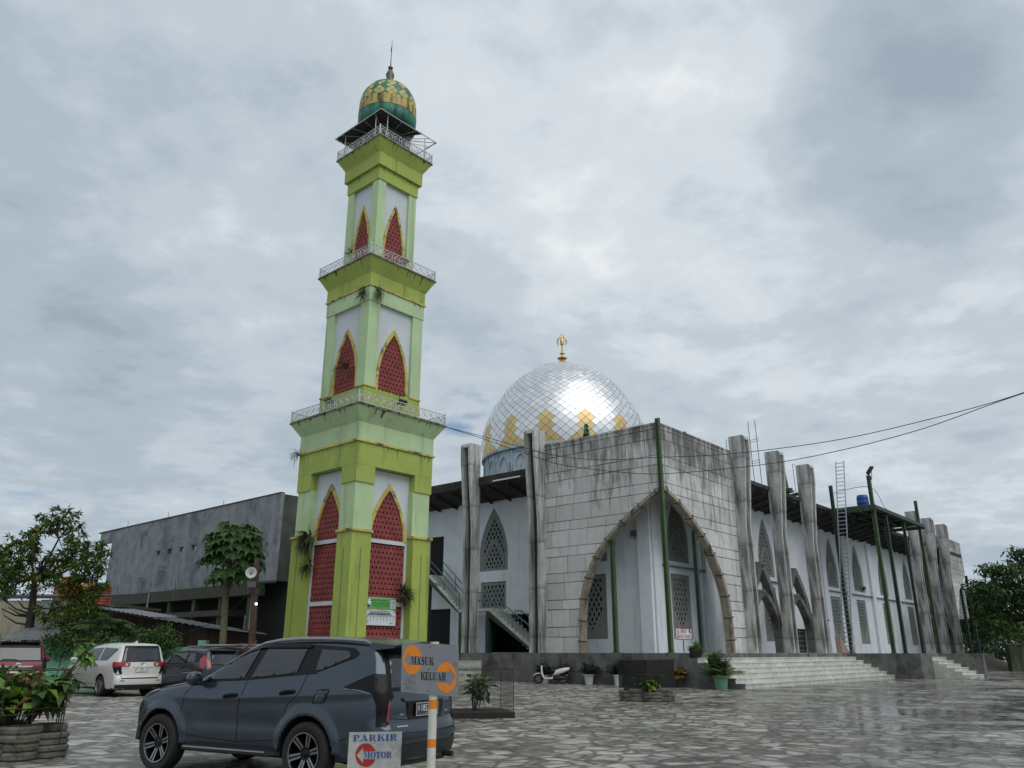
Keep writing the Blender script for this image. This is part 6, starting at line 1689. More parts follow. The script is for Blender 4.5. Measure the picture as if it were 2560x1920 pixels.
b = MB(); mpv.panel(b, [(-.6, 1.2), (.6, 1.2), (.5, 1.56), (-.5, 1.56)], lambda y, z: mpv.on_front(y, z, .005)); b.build('windshield', M_glass, mpv.root, smooth='all')

# ---- dark hatch-like MPV beside it
hatP = dict(mpvP); hatP.update(rear=[(.2, 3.60), (.45, 3.70), (.7, 3.70), (.95, 3.68), (1.15, 3.6), (1.6, 3.38), (1.8, 3.3)], plan=[(-.9, .66), (-.6, .79), (-.2, .85), (.3, .87), (2.6, .875), (3.2, .87), (3.5, .84), (3.7, .80)],
    top=[(-.95, .8), (-.7, .95), (-.3, 1.03), (.1, 1.08), (.35, 1.12), (1.15, 1.53), (1.5, 1.63), (2.0, 1.69), (2.6, 1.70), (3.1, 1.67), (3.5, 1.62), (3.8, 1.58)], lipm=M_dchrome, rimm=M_trim, spokes=5)
M_dkg = paint('dark_grey_paint', (.035, .042, .050), .5, .25)
hat = park('hatchback', 'dark grey hatchback parked between the white MPV and the papaya tree', hatP, M_dkg, (-11.35, 30.0), radians(-36), .97)
hat.side('window_trim', [(.42, 1.11), (2.3, 1.16), (3.1, 1.22), (3.22, 1.50), (2.4, 1.60), (1.5, 1.56), (1.15, 1.45)], M_trim, .003)
hat.side('window', [(.5, 1.13), (1.15, 1.15), (1.24, 1.48), (1.12, 1.43)], M_glass, .007); hat.side('window', [(1.26, 1.15), (2.2, 1.18), (2.28, 1.54), (1.36, 1.51)], M_glass, .007); hat.side('window', [(2.34, 1.19), (2.85, 1.22), (2.75, 1.50), (2.4, 1.53)], M_glass, .007)
hat.side('rain_visor', [(1.1, 1.45), (1.5, 1.53), (2.3, 1.565), (2.3, 1.60), (1.5, 1.565), (1.06, 1.455)], M_smoke, .016)
hat.side('tail_light', [(3.12, 1.30), (3.30, 1.42), (3.42, 1.38), (3.54, 1.0), (3.36, 1.0), (3.22, 1.05)], M_redl, .010)
hat.side('chrome_strip', [(2.2, .82), (3.2, .86), (3.2, .88), (2.2, .84)], M_steel, .006)
hat.seams([[(1.2, .4), (1.17, .9), (1.22, 1.15)], [(2.25, .5), (2.35, .8), (2.3, 1.17)], [(.35, .4), (.33, .9), (.42, 1.12)]], [[(-.6, .98), (-.64, .7), (.64, .7), (.6, .98)]])
hat.rear('window_trim', [(-.62, 1.10), (.62, 1.10), (.52, 1.52), (-.52, 1.52)], M_trim, .004); hat.rear('rear_window', [(-.58, 1.13), (.58, 1.13), (.5, 1.47), (-.5, 1.47)], M_glass, .008)
for sg in (-1, 1): hat.rear('tail_light', [(sg * .60, 1.0), (sg * .76, 1.0), (sg * .72, 1.30), (sg * .62, 1.22)], M_redl, .012)
b = MB(); b.box(3.2, 3.55, -.55, .55, 1.60, 1.635); b.build('spoiler', M_dkg, hat.root)
hat.plate([('PA', -.36, .14), ('1127', -.02, .30), ('KB', .36, .14)], .82, .43, .14, False, None, .02)
hat.mirror(.5, 1.10, M_dkg); hat.handle(1.02, .96, M_dkg); hat.handle(2.1, .99, M_dkg)
b = MB(); hat.panel(b, [(-.58, 1.17), (.58, 1.17), (.48, 1.5), (-.48, 1.5)], lambda y, z: hat.on_front(y, z, .005)); b.build('windshield', M_glass, hat.root, smooth='all')

# ---- red MPV at the left edge
redP = dict(mpvP); redP.update(plan=[(-.9, .62), (-.6, .76), (-.2, .81), (.3, .83), (2.6, .835), (3.2, .83), (3.5, .81), (3.7, .78)], rear=[(.2, 3.52), (.45, 3.58), (.7, 3.56), (.95, 3.54), (1.1, 3.5), (1.6, 3.38), (1.8, 3.33)],
    top=[(-.95, .8), (-.7, .95), (-.3, 1.02), (.1, 1.06), (.35, 1.10), (1.1, 1.52), (1.5, 1.64), (2.0, 1.69), (2.6, 1.70), (3.1, 1.68), (3.5, 1.65)], rcurve=.06, kr=.07)
M_redp = paint('dark_red_paint', (.13, .012, .018), .4, .28)
red = park('family_car', 'dark red MPV at the left edge with sky mirrored in its rear window', redP, M_redp, (-17.85, 28.6), radians(-58), 1.09)
red.side('window', [(.45, 1.12), (1.15, 1.13), (1.22, 1.48), (1.08, 1.43)], M_glass, .006); red.side('window', [(1.26, 1.13), (2.3, 1.15), (2.34, 1.54), (1.32, 1.5)], M_glass, .006); red.side('window', [(2.4, 1.15), (3.1, 1.16), (3.18, 1.5), (2.44, 1.54)], M_glass, .006)
red.rear('window_trim', [(-.68, 1.10), (.68, 1.10), (.60, 1.60), (-.60, 1.60)], M_trim, .004); red.rear('rear_window', [(-.62, 1.14), (.62, 1.14), (.56, 1.50), (-.56, 1.50)], M_glass, .008)
for sg in (-1, 1): red.rear('tail_light', [(sg * .70, .80), (sg * .77, .80), (sg * .75, 1.22), (sg * .67, 1.16)], M_smoke, .010)
red.side('tail_light', [(3.36, 1.22), (3.46, 1.22), (3.50, .80), (3.40, .80)], M_smoke, .008)
red.rear('chrome_bar', [(-.55, .93), (.42, .93), (.45, .975), (-.58, .975)], M_clearl, .015); emblem(red, .04, 1.04, .16)
red.plate([('PA', -.36, .14), ('1542', -.02, .30), ('MA', .36, .14)], .83, .43, .14, False, None, .02)
b = MB(); b.tube([tuple(red.on_rear(y, z, .02)) for y, z in ((.1, 1.10), (-.1, 1.16), (-.42, 1.16))], .014, 4); b.build('wiper', M_black, red.root)
b = MB(); b.box(3.2, 3.5, -.55, .55, 1.655, 1.69); b.build('spoiler', M_trim, red.root)
red.mirror(.5, 1.08, M_redp); red.handle(1.02, .95, M_redp); red.handle(2.1, .97, M_redp)
b = MB(); red.panel(b, [(-.58, 1.17), (.58, 1.17), (.48, 1.5), (-.48, 1.5)], lambda y, z: red.on_front(y, z, .005)); b.build('windshield', M_glass, red.root, smooth='all')
# ================================================================= LETTERING
def G_rect(x0, y0, x1, y1): return [(x0, y0), (x1, y0), (x1, y1), (x0, y1)]
def ribbon(pts, ws):
    A, B_ = [], []
    for i, p in enumerate(pts):
        a = pts[max(i - 1, 0)]; b = pts[min(i + 1, len(pts) - 1)]; dx, dy = b[0] - a[0], b[1] - a[1]; l = math.hypot(dx, dy) or 1
        A.append((p[0] - dy / l * ws[i] / 2, p[1] + dx / l * ws[i] / 2)); B_.append((p[0] + dy / l * ws[i] / 2, p[1] - dx / l * ws[i] / 2))
    return A + B_[::-1]
def arcp(cx, cy, rx, ry, a0, a1, n=10): return [(cx + rx * cos(radians(a0 + (a1 - a0) * i / n)), cy + ry * sin(radians(a0 + (a1 - a0) * i / n))) for i in range(n + 1)]
def stem(x0, x1, b=True, t=True, e=.07, sh=.085):
    r = [G_rect(x0, sh if b else 0, x1, 1 - sh if t else 1)]
    if b: r.append(G_rect(x0 - e, 0, x1 + e, sh))
    if t: r.append(G_rect(x0 - e, 1 - sh, x1 + e, 1))
    return r
def glyph(c):
    s = .24
    if c == 'I': return .42, stem(.09, .09 + s)
    if c == 'L': return .74, stem(.08, .08 + s) + [G_rect(.40, 0, .70, .085), [(.58, .09), (.70, .09), (.70, .34), (.66, .34)]]
    if c == 'T': return .80, [G_rect(.28, .085, .52, .88), G_rect(.2, 0, .6, .085), [(.02, .90), (.78, .90), (.78, 1), (.02, 1)], [(.02, .66), (.06, .66), (.14, .89), (.02, .89)], [(.74, .66), (.78, .66), (.78, .89), (.66, .89)]]
    if c == 'E': return .76, stem(.08, .08 + s) + [G_rect(.40, 0, .70, .085), G_rect(.40, .915, .70, 1), [(.60, .09), (.72, .09), (.72, .3), (.68, .3)], [(.60, .91), (.70, .91), (.70, .72), (.66, .72)], G_rect(.36, .47, .52, .54), G_rect(.52, .38, .57, .63)]
    if c == 'K': return .90, stem(.08, .08 + s) + [[(.36, .46), (.42, .46), (.74, .915), (.64, .915)], [(.44, .56), (.58, .68), (.88, .085), (.62, .085)], G_rect(.54, .92, .86, 1), G_rect(.54, 0, .92, .08)]
    if c == 'A': return .90, [[(.12, .085), (.18, .085), (.43, .92), (.40, 1)], [(.44, 1), (.50, 1), (.80, .085), (.54, .085), (.40, .72)], G_rect(.24, .27, .55, .34), G_rect(.02, 0, .28, .08), G_rect(.46, 0, .89, .08)]
    if c == 'M': return 1.12, [G_rect(.10, .085, .15, .92), G_rect(.02, 0, .25, .08), [(.02, 1), (.30, 1), (.56, .32), (.50, .06), (.17, .85)], [(.58, .10), (.62, .30), (.82, 1), (.76, 1)], G_rect(.80, .085, 1.02, .915), G_rect(.73, 0, 1.1, .08), G_rect(.80, .92, 1.1, 1)]
    if c == 'N': return .95, [G_rect(.10, .085, .15, .92), G_rect(.02, 0, .25, .08), [(.02, 1), (.28, 1), (.84, 0), (.76, 0), (.17, .8)], G_rect(.80, .02, .85, .915), G_rect(.70, .92, .94, 1)]
    if c == 'W': return 1.2, [[(.08, .92), (.32, .92), (.46, .3), (.38, 0), (.34, 0)], [(.44, 0), (.50, 0), (.64, .6), (.60, .75)], [(.56, .92), (.78, .92), (.90, .3), (.84, 0), (.80, 0)], [(.92, .1), (.96, .3), (1.10, .92), (1.05, .92)], G_rect(.02, .93, .4, 1), G_rect(.5, .93, .84, 1), G_rect(.98, .93, 1.18, 1)]
    if c == 'H': return .95, stem(.08, .30) + stem(.62, .84) + [G_rect(.33, .46, .59, .54)]
    if c == 'U': return .92, stem(.08, .30, b=False) and [G_rect(.08, .32, .30, .915), G_rect(.02, .92, .38, 1), ribbon([(.19, .33), (.21, .16), (.32, .06), (.48, .05), (.62, .12), (.69, .28)], [.22, .2, .13, .08, .07, .06]), G_rect(.66, .28, .72, .915), G_rect(.56, .92, .82, 1)]
    if c == 'S': return .72, [ribbon([(.58, .80), (.50, .92), (.36, .96), (.22, .92), (.16, .78), (.22, .66), (.38, .56), (.54, .44), (.58, .26), (.50, .10), (.34, .04), (.20, .08), (.11, .22)], [.05, .07, .07, .13, .18, .22, .24, .24, .2, .14, .07, .07, .05]), G_rect(.57, .68, .62, .97), G_rect(.07, .03, .12, .32)]
    if c == 'O': return .94, [ribbon(arcp(.47, .5, .33, .46, 100, 260, 12), [.07 + .2 * sin(pi * i / 12) for i in range(13)]), ribbon(arcp(.47, .5, .33, .46, -80, 80, 12), [.07 + .2 * sin(pi * i / 12) for i in range(13)])]
    if c in 'PR':
        r = stem(.08, .08 + s) + [ribbon([(.36, .955), (.52, .95), (.64, .88), (.68, .74), (.64, .60), (.52, .52), (.36, .515)], [.08, .09, .18, .24, .18, .09, .08])]
        if c == 'R': return .92, r + [[(.42, .50), (.58, .50), (.78, .085), (.92, .0), (.66, 0), (.56, .12)], G_rect(.64, 0, .92, .07)]
        return .84, r
    return .4, []
def gtext(mb, s, x0, x1, y0, y1, M2, d, m=0, slant=0., gap=.07):
    tot = sum(glyph(c)[0] + gap for c in s) - gap; k = (x1 - x0) / tot; x = x0
    for c in s:
        w_, polys = glyph(c)
        for j, p in enumerate(polys):
            V, T = tri_region([(x + q[0] * k, y0 + (y1 - y0) * q[1] + slant * (x + q[0] * k - x0)) for q in p])
            mb.add([M2(a, b_, d + .0002 * (j % 3)) for a, b_ in V], T, m)
        x += (w_ + gap) * k

# ---- entrance / exit sign
YS = 6.4
P6 = lambda u, v, Y=YS: pix3(840 + .217 * u, 1560 + .217 * v, Y)
base = P6(1095, 1655); base.z = 0
sgn = thing('direction_sign', 'grey board with orange arrow discs reading MASUK and KELUAR on a striped white post', 'sign', base)
def MS(u, v, d): p = P6(u, -v) - base; return (p.x, p.y - d, p.z)
def slab(b, poly, M2, d0, d1, m=0):
    n = len(poly); b.add([M2(x, y, d0) for x, y in poly] + [M2(x, y, d1) for x, y in poly], [tuple(range(n)), tuple(range(n, 2 * n))[::-1]] + [(i, (i + 1) % n, (i + 1) % n + n, i + n) for i in range(n)], m)
b = MB(); slab(b, [(765, -215), (1418, -243), (1411, -840), (752, -782)], MS, 0, .004)
brd = b.build('board', mat('sign_grey', (.20, .215, .23), .5, var=.08, vs=4, blot=((.15, .155, .16), .22, 9.), streak=((.25, .26, .27), .2, 30, 4)), sgn)
M_orng = mat('orange_paint', (.72, .22, .012), .6, var=.12, vs=8)
def disc_arrow(b, cx, cy, rx, ry, arrow, M2, d, m=0):
    out = ell(cx, cy, rx, ry, 40)
    V, T = tri_region(out, [arrow] if all(in_poly(x, y, out) for x, y in arrow) else ())
    if not all(in_poly(x, y, out) for x, y in arrow):
        vs = [Vector(p) for p in out] + [Vector(p) for p in arrow]; n = len(out)
        es = [(i, (i + 1) % n) for i in range(n)] + [(n + i, n + (i + 1) % len(arrow)) for i in range(len(arrow))]
        r = delaunay_2d_cdt(vs, es, [], 0, 1e-5); V = [(p[0], p[1]) for p in r[0]]; T = []
        for t in r[2]:
            x = sum(V[i][0] for i in t) / len(t); y = sum(V[i][1] for i in t) / len(t)
            if in_poly(x, y, out) and not in_poly(x, y, arrow): T.append(tuple(t))
    b.add([M2(x, y, d) for x, y in V], T, m)
b = MB()
disc_arrow(b, 884, -415, 110, 170, [(786, -410), (858, -325), (852, -372), (1010, -378), (1010, -474), (852, -468), (858, -505)], MS, .0055)
disc_arrow(b, 1276, -617, 118, 178, [(1388, -612), (1308, -508), (1312, -552), (1140, -552), (1140, -680), (1312, -684), (1304, -730)], MS, .0055)
b.build('arrow_discs', M_orng, brd)
b = MB(); gtext(b, 'MASUK', 872, 1130, -468, -376, MS, .007, slant=-.03); b.mark(); gtext(b, 'KELUAR', 984, 1276, -642, -552, MS, .007, slant=-.045)
b.build_each('lettering', mat('black_stencil', (.012, .012, .013), .7), brd)
b = MB()
for ln in ([(800, -690), (830, -620), (862, -650), (830, -700), (790, -700)], [(825, -612), (860, -650), (880, -610)], [(850, -690), (880, -655), (870, -700)], [(880, -700), (905, -660), (915, -700)], [(790, -745), (850, -715), (900, -745)], [(800, -755), (840, -735), (888, -770)], [(868, -600), (922, -604)], [(905, -775), (915, -750)], [(925, -775), (940, -748), (930, -745)], [(780, -640), (800, -612)]):
    b.tube([MS(u, v, .005) for u, v in ln], .0010, 4)
b.build('scribble', M_black, brd)
b = MB()
for u, v in ((1085, -260), (1076, -517), (1073, -768)): b.lathe([(.001, .004), (.006, .003), (.007, 0)], 10, Matrix.Translation(Vector(MS(u, v, .004))) @ Matrix.Rotation(pi / 2, 4, 'X'))
b.build('screws', M_dchrome, brd)
M_post = mat('post_white', (.60, .59, .52), .5, var=.12, vs=6, blot=((.33, .31, .26), .22, 14.))
b = MB(); pz = [p.z for p in (P6(1110, 212), P6(1095, 820), P6(1105, 875), P6(1105, 982), P6(1098, 1330), P6(1095, 1430))]
r_ = .0325
def seg(z0, z1, m):
    b.lathe([(r_, z0), (r_, z1)], 20, Matrix.Translation((.0, .036, 0)), m)
seg(0, pz[5], 0); seg(pz[5], pz[4], 1); seg(pz[4], pz[3], 0); seg(pz[3], pz[2], 1); seg(pz[2], pz[0] + .004, 0)
b.lathe([(.001, pz[0] + .004), (r_, pz[0] + .004)], 20, Matrix.Translation((0, .036, 0)))
b.build('post', [M_post, M_orng], sgn, smooth=True)

# ---- motorcycle parking board
YB = 6.75
base2 = P6(440, 1655, YB); base2.z = 0
pk = thing('parking_sign', 'dirty white board with a red arrow disc reading PARKIR MOTOR', 'sign', base2)
def MK(u, v, d): p = P6(u, -v, YB) - base2; return (p.x, p.y - d, p.z)
b = MB(); slab(b, [(162, -1250), (768, -1240), (735, -1960), (118, -1980)], MK, 0, .012)
brd = b.build('board', mat('dirty_white_board', (.42, .43, .41), .7, var=.2, vs=9, blot=((.20, .185, .15), .35, 7.)), pk)
M_blue = mat('blue_stencil', (.018, .07, .28), .7, var=.15, vs=20); M_redst = mat('red_stencil', (.36, .025, .018), .7, var=.15, vs=20)
b = MB(); gtext(b, 'PARKIR', 208, 716, -1352, -1278, MK, .015, slant=.02, gap=.12); gtext(b, 'MOTOR', 330, 652, -1546, -1472, MK, .016, slant=.012); b.build('lettering', M_blue, brd)
b = MB()
arrow = [(246, -1512), (326, -1418), (322, -1466), (500, -1466), (500, -1556), (322, -1556), (322, -1604)]
disc_arrow(b, 352, -1510, 118, 136, arrow, MK, .0145); b.build('arrow_disc', M_redst, brd)
b = MB(); p0, p1 = Vector(MK(150, -1900, -.02)), Vector(MK(720, -1900, -.02))
b.tube([(p0.x, p0.y, 0), (p0.x, p0.y, .55)], .014, 6); b.tube([(p1.x, p1.y, 0), (p1.x, p1.y, .55)], .014, 6); b.tube([(p0.x, p0.y + .35, 0), (p0.x, p0.y + .012, .62)], .012, 6); b.tube([(p1.x, p1.y + .35, 0), (p1.x, p1.y + .012, .62)], .012, 6)
b.build('legs', M_rust, pk)

# ================================================================= PLANTERS, POTS
M_tyre = mat('mossy_moulded_concrete', (.12, .115, .095), .9, var=.35, vs=5, bump=.4, bs=18, blot=((.05, .05, .03), .45, 4.))
M_soil = mat('black_soil', (.022, .018, .014), .95, var=.4, vs=8, bump=.6, bs=20)
def lobed(b, R, h, layers, lob=8, amp=.13, m=0, ms=1):
    n = 96
    prof = []
    for l in range(layers):
        z0, z1 = h * l / layers, h * (l + 1) / layers; k = 1 - .05 * l
        prof += [(k * .94, z0 + .004), (k * .99, z0 + (z1 - z0) * .2), (k * 1.0, z0 + (z1 - z0) * .5), (k * .985, z0 + (z1 - z0) * .8), (k * .94, z1 - .004)]
    kt = prof[-1][0]; prof += [(kt * .80, h), (kt * .76, h - .05)]
    def rr(a, k):
        return R * k * (1 + amp * abs(cos(lob / 2 * a)) - amp * .6) / max(abs(cos(a)), abs(sin(a))) ** .35
    vs = [(rr(2 * pi * i / n, k) * cos(2 * pi * i / n), rr(2 * pi * i / n, k) * sin(2 * pi * i / n), z) for k, z in prof for i in range(n)]
    b.add(vs, [(j * n + i, j * n + (i + 1) % n, (j + 1) * n + (i + 1) % n, (j + 1) * n + i) for j in range(len(prof) - 1) for i in range(n)], m)
    j = len(prof) - 1; b.add([vs[j * n + i] for i in range(n)], [tuple(range(n))], ms)
def stacks(b, R, r, h, layers):
    """ring of cushion-like moulded drums round a filled centre"""
    for k in range(8):
        a = 2 * pi * k / 8 + .2; cx, cy = R * cos(a) * (1.12 if k % 2 else .96), R * sin(a) * (1.12 if k % 2 else .96); hh = h * (1.0, .78, 1.08, .82, .98, .75, 1.05, .8)[k]
        prof = []
        for l in range(layers):
            z0, z1 = hh * l / layers, hh * (l + 1) / layers; q = 1 - .05 * ((l + k) % 2) - .02 * l
            prof += [(r * q * .92, z0 + .003), (r * q, z0 + (z1 - z0) * .25), (r * q, z0 + (z1 - z0) * .75), (r * q * .92, z1 - .003)]
        prof += [(r * .80, hh), (r * .74, hh - .04), (.001, hh - .05)]
        n = 26
        vs = [(cx + q * (1 + .05 * cos(4 * (2 * pi * i / n) + k)) * cos(2 * pi * i / n), cy + q * (1 + .05 * cos(4 * (2 * pi * i / n) + k)) * sin(2 * pi * i / n), z) for q, z in prof for i in range(n)]
        b.add(vs, [(j * n + i, j * n + (i + 1) % n, (j + 1) * n + (i + 1) % n, (j + 1) * n + i) for j in range(len(prof) - 2) for i in range(n)], 0)
        b.add(vs[-2 * n:], [(i, (i + 1) % n, n + (i + 1) % n, n + i) for i in range(n)], 1)
    b.lathe([(.001, h * .7), (R * .9, h * .66)], 20, m=1)
M_rod = mat('rusted_rod', (.035, .02, .016), .8, var=.3)
LB = [leaf_mat('broad_leaf', (.06, .13, .025), .4, .35), leaf_mat('broad_leaf_fresh', (.16, .27, .03), .3, .35), leaf_mat('broad_leaf_dark', (.03, .07, .02), .4, .35), leaf_mat('broad_leaf_brown', (.12, .07, .02), .4, .4)]
def bushy(st, lf, c, stems, h, spread, ln, w, per, wts=(0, 0, 0, 2, 2, 1), seed=3):
    for k in range(stems):
        a = random.uniform(0, 2 * pi); r = random.uniform(.1, 1) * spread; hh = h * random.uniform(.65, 1.05)
        p0 = c + Vector((cos(a) * r * .25, sin(a) * r * .25, 0)); p1 = c + Vector((cos(a) * r, sin(a) * r, hh)); pm = (p0 + p1) / 2 + Vector((0, 0, .08))
        st.tube([p0, pm, p1], [.012, .010, .006], 5)
        for j in range(per):
            t = .55 + .45 * random.random(); q = p0.lerp(p1, t); d = rv(); d.z = d.z * .5 - .1
            e = q + d.normalized() * .07; st.tube([q, e], .003, 3, cap=False)
            leafmesh(lf, e, d, ln * random.uniform(.6, 1.15), w * random.uniform(.8, 1.15), Vector((0, 0, 1)) + rv() * .5, fold=.12, m=random.choice(wts), droop=.3)
        for j in range(5):
            d = Vector((cos(j * 1.26), sin(j * 1.26), .25)); leafmesh(lf, p1, d, ln * .8, w * .8, Vector((0, 0, 1)) + rv() * .2, fold=.12, m=random.choice((1, 1, 0)), droop=.3)

def cage(b, x0, x1, y0, y1, z0, z1, r=.008, mids=(), nv=0):
    for x in (x0, x1):
        for y in (y0, y1): b.tube([(x, y, z0), (x, y, z1 + .02)], r, 6)
    for z in (z1,) + tuple(mids):
        b.tube([(x0, y0, z), (x1, y0, z)], r, 5); b.tube([(x1, y0, z), (x1, y1, z)], r, 5); b.tube([(x1, y1, z), (x0, y1, z)], r, 5); b.tube([(x0, y1, z), (x0, y0, z)], r, 5)
    for k in range(nv):
        t = (k + 1) / (nv + 1); b.tube([(x0 + (x1 - x0) * t, y0, z0), (x0 + (x1 - x0) * t, y0, z1)], r, 5)
        b.tube([(x1, y0 + (y1 - y0) * t, z0), (x1, y0 + (y1 - y0) * t, z1)], r, 5)

pl1 = thing('planter', 'moulded concrete planter with a wire cage and broad leaves at the bottom left corner', 'planter', (-7.62, 13.15, 0), radians(32))
b = MB(); stacks(b, .50, .31, .44, 4); b.build('tub', [M_tyre, M_soil], pl1, smooth=True)
b = MB(); cage(b, -.62, .62, -.62, .62, .2, 1.24, .009, (.62, .70), 2); b.build('wire_cage', M_rod, pl1)
st, lf = MB(), MB(); bushy(st, lf, Vector((0, 0, .35)), 26, .84, .85, .27, .135, 15, (0, 0, 0, 1, 2, 2, 3))
for s in range(3):      # a taller shoot leaning to the right
    p = [Vector((.1, .1, .4)), Vector((.5, -.1, 1.0)), Vector((.80, -.18, 1.38 + .07 * s))]; st.tube(cat_rom(p, 4), .008, 5)
    for j in range(9):
        d = rv(); d.z *= .4; leafmesh(lf, p[2] + rv() * .08, d, .25, .12, Vector((0, 0, 1)) + rv() * .4, fold=.12, m=random.choice((0, 1, 1)), droop=.35)
st.build('stems', M_barkd, pl1); lf.build('foliage', LB, pl1)

M_net, t_, b_ = new_mat('shade_net')
b_.inputs['Base Color'].default_value = (.008, .008, .009, 1); b_.inputs['Roughness'].default_value = .8; b_.inputs['Alpha'].default_value = .70
M_net2, t_, b_ = new_mat('thin_net')
b_.inputs['Base Color'].default_value = (.02, .025, .02, 1); b_.inputs['Roughness'].default_value = .8; b_.inputs['Alpha'].default_value = .22
pl3 = thing('planter', 'low lobed planter inside a box of black shade netting on the open paving', 'planter', (4.52, 28.3, 0), radians(38))
b = MB(); stacks(b, .55, .33, .40, 3); b.build('tub', [M_tyre, M_soil], pl3, smooth=True)
b = MB(); b.add([(-.66, -.66, .42), (.66, -.66, .42), (.66, .66, .40), (-.66, .66, .40), (-.66, -.66, 1.28), (.66, -.66, 1.30), (.66, .66, 1.28), (-.66, .66, 1.27)], [(0, 1, 5, 4), (1, 2, 6, 5), (2, 3, 7, 6), (3, 0, 4, 7), (4, 5, 6, 7)])
b.build('net', M_net, pl3)
b = MB(); cage(b, -.655, .655, -.655, .655, .1, 1.27, .008); b.build('wire_frame', M_rod, pl3)
st, lf = MB(), MB(); bushy(st, lf, Vector((-.2, -.3, .36)), 12, .42, .38, .26, .13, 10, (0, 1, 1)); st.tube([(.1, .0, .36), (.15, .05, 1.05)], .012, 5)
bushy(st, lf, Vector((-.55, -.55, .36)), 7, .3, .22, .24, .12, 8, (0, 1, 1))
st.build('stems', M_barkd, pl3); lf.build('foliage', LB, pl3)
pl2 = thing('planter', 'black soil bed with a leggy plant in a thin net cage behind the SUV', 'planter', (-.92, 21.45, 0), radians(12))
b = MB(); b.box(-.85, .85, -.85, .85, 0, .13); b.build('bed', M_soil, pl2)
b = MB(); cage(b, -.82, .82, -.82, .82, .1, 1.12, .008); b.tube([(.1, -.82, 1.12), (.16, -.5, .2)], .006, 4); b.build('wire_frame', M_rod, pl2)
b = MB()
n = 10
vs = [(-.82 + 1.64 * i / n, -.82 + 1.64 * j / n, 1.12 - .06 * sin(pi * i / n) * sin(pi * j / n) + random.uniform(-.012, .012)) for j in range(n + 1) for i in range(n + 1)]
b.add(vs, [(j * (n + 1) + i, j * (n + 1) + i + 1, (j + 1) * (n + 1) + i + 1, (j + 1) * (n + 1) + i) for j in range(n) for i in range(n)])
b.add([(-.82, -.825, 1.12), (.82, -.825, 1.12), (.82, -.825, .12), (-.82, -.825, .12)], [(0, 1, 2, 3)]); b.add([(.825, -.82, 1.12), (.825, .82, 1.12), (.825, .82, .12), (.825, -.82, .12)], [(0, 1, 2, 3)])
b.build('net', M_net2, pl2)
st, lf = MB(), MB(); bushy(st, lf, Vector((-.05, 0, .12)), 9, .85, .55, .25, .115, 13, (2, 2, 0)); st.build('stems', M_barkd, pl2); lf.build('foliage', LB, pl2)

M_pot = mat('white_pot', (.58, .60, .62), .5, var=.08); M_potg = mat('green_pot', (.14, .33, .20), .5, var=.1); M_potd = mat('dark_pot', (.025, .03, .028), .6, var=.2)
LPd = leaf_mat('dark_frond', (.012, .025, .012)); LPo = leaf_mat('croton_leaf', (.24, .13, .015), .4)
def pot(label, x, y, z, r, h, pm, kind, grp=None, kinds=None):
    t = thing('potted_plant', label, 'potted plant', (x, y, z), random.uniform(0, 6), grp)
    b = MB()
    if kind == 'bowl': b.lathe([(.001, 0), (r * .5, 0), (r * .85, h * .35), (r, h * .8), (r * 1.02, h), (r * .9, h), (r * .85, h * .85)], 22)
    else: b.lathe([(.001, 0), (r * .72, 0), (r * .9, h * .8), (r * 1.05, h * .82), (r * 1.08, h), (r * .92, h), (r * .9, h * .9)], 22)
    b.build('pot', pm, t, smooth=True)
    b = MB(); b.lathe([(.001, h * .88), (r * .9, h * .88)], 18); b.build('soil', M_soil, t)
    b = MB()
    kk = kinds
    if kk == 'dark': palm(b, Vector((0, 0, h * .85)), 20, 1.0, m=1, lw=.022, el0=.6, el1=1.45, droop=.35); mats_ = [M_bark, LPd, LPd]
    elif kk == 'areca': palm(b, Vector((0, 0, h * .85)), 30, 1.35, m=1, lw=.022, droop=.4, el0=.5, el1=1.45); palm(b, Vector((.05, 0, h)), 16, 1.25, m=2, lw=.02, droop=.15, el0=.9, el1=1.5); mats_ = [M_bark, LPy, LPm, LPm]
    elif kk == 'croton': palm(b, Vector((0, 0, h * .85)), 22, .95, m=1, lw=.06, el0=.3, el1=1.4); mats_ = [M_bark, LPo, LPy]
    else:
        for _ in range(70):
            d = rv(); d.z = abs(d.z) + .1; leafmesh(b, Vector((0, 0, h * .85)) + d * .08, d, random.uniform(.28, .5), .075, Vector((0, 0, 1)), m=random.randrange(2), droop=.35)
        mats_ = [LG1, LB[1]]
    b.build('foliage', mats_, t)
    return t
pot('white pot with a dark palm standing between the scooter and the netted planter', 3.86, 42.15, 0, .26, .5, M_pot, 'tap', kinds='dark')
pot('white pot half hidden behind the netted planter', 5.2, 41.2, 0, .24, .5, M_pot, 'tap', kinds='dark')
pot('white pot right behind the rear wheel of the scooter', 2.62, 43.15, 0, .26, .46, M_pot, 'tap', kinds='dark')
pot('white pot seen under the body of the scooter', 1.75, 43.75, 0, .24, .42, M_pot, 'tap', kinds='dark')
pot('orange and yellow croton in a dark pot before the plinth', 7.7, 38.95, 0, .3, .5, M_potd, 'tap', kinds='croton')
pot('large pale green pot with a bushy areca palm at the corner of the steps', 9.3, 37.55, 0, .36, .55, M_potg, 'tap', kinds='areca')
mq = lambda a, c, z=0: Vector((CX, CY, 0)) + E1 * a + E2 * c + Vector((0, 0, z))
pot('dark bowl with a leafy plant on the top step beside the plinth', *mq(-.38, -1.55, 1.286), .34, .42, M_potd, 'bowl', kinds='leafy')
pot('dark bowl with a leafy plant halfway down the end of the steps', *mq(-.42, -2.45, .857), .30, .4, M_potd, 'bowl', kinds='leafy')

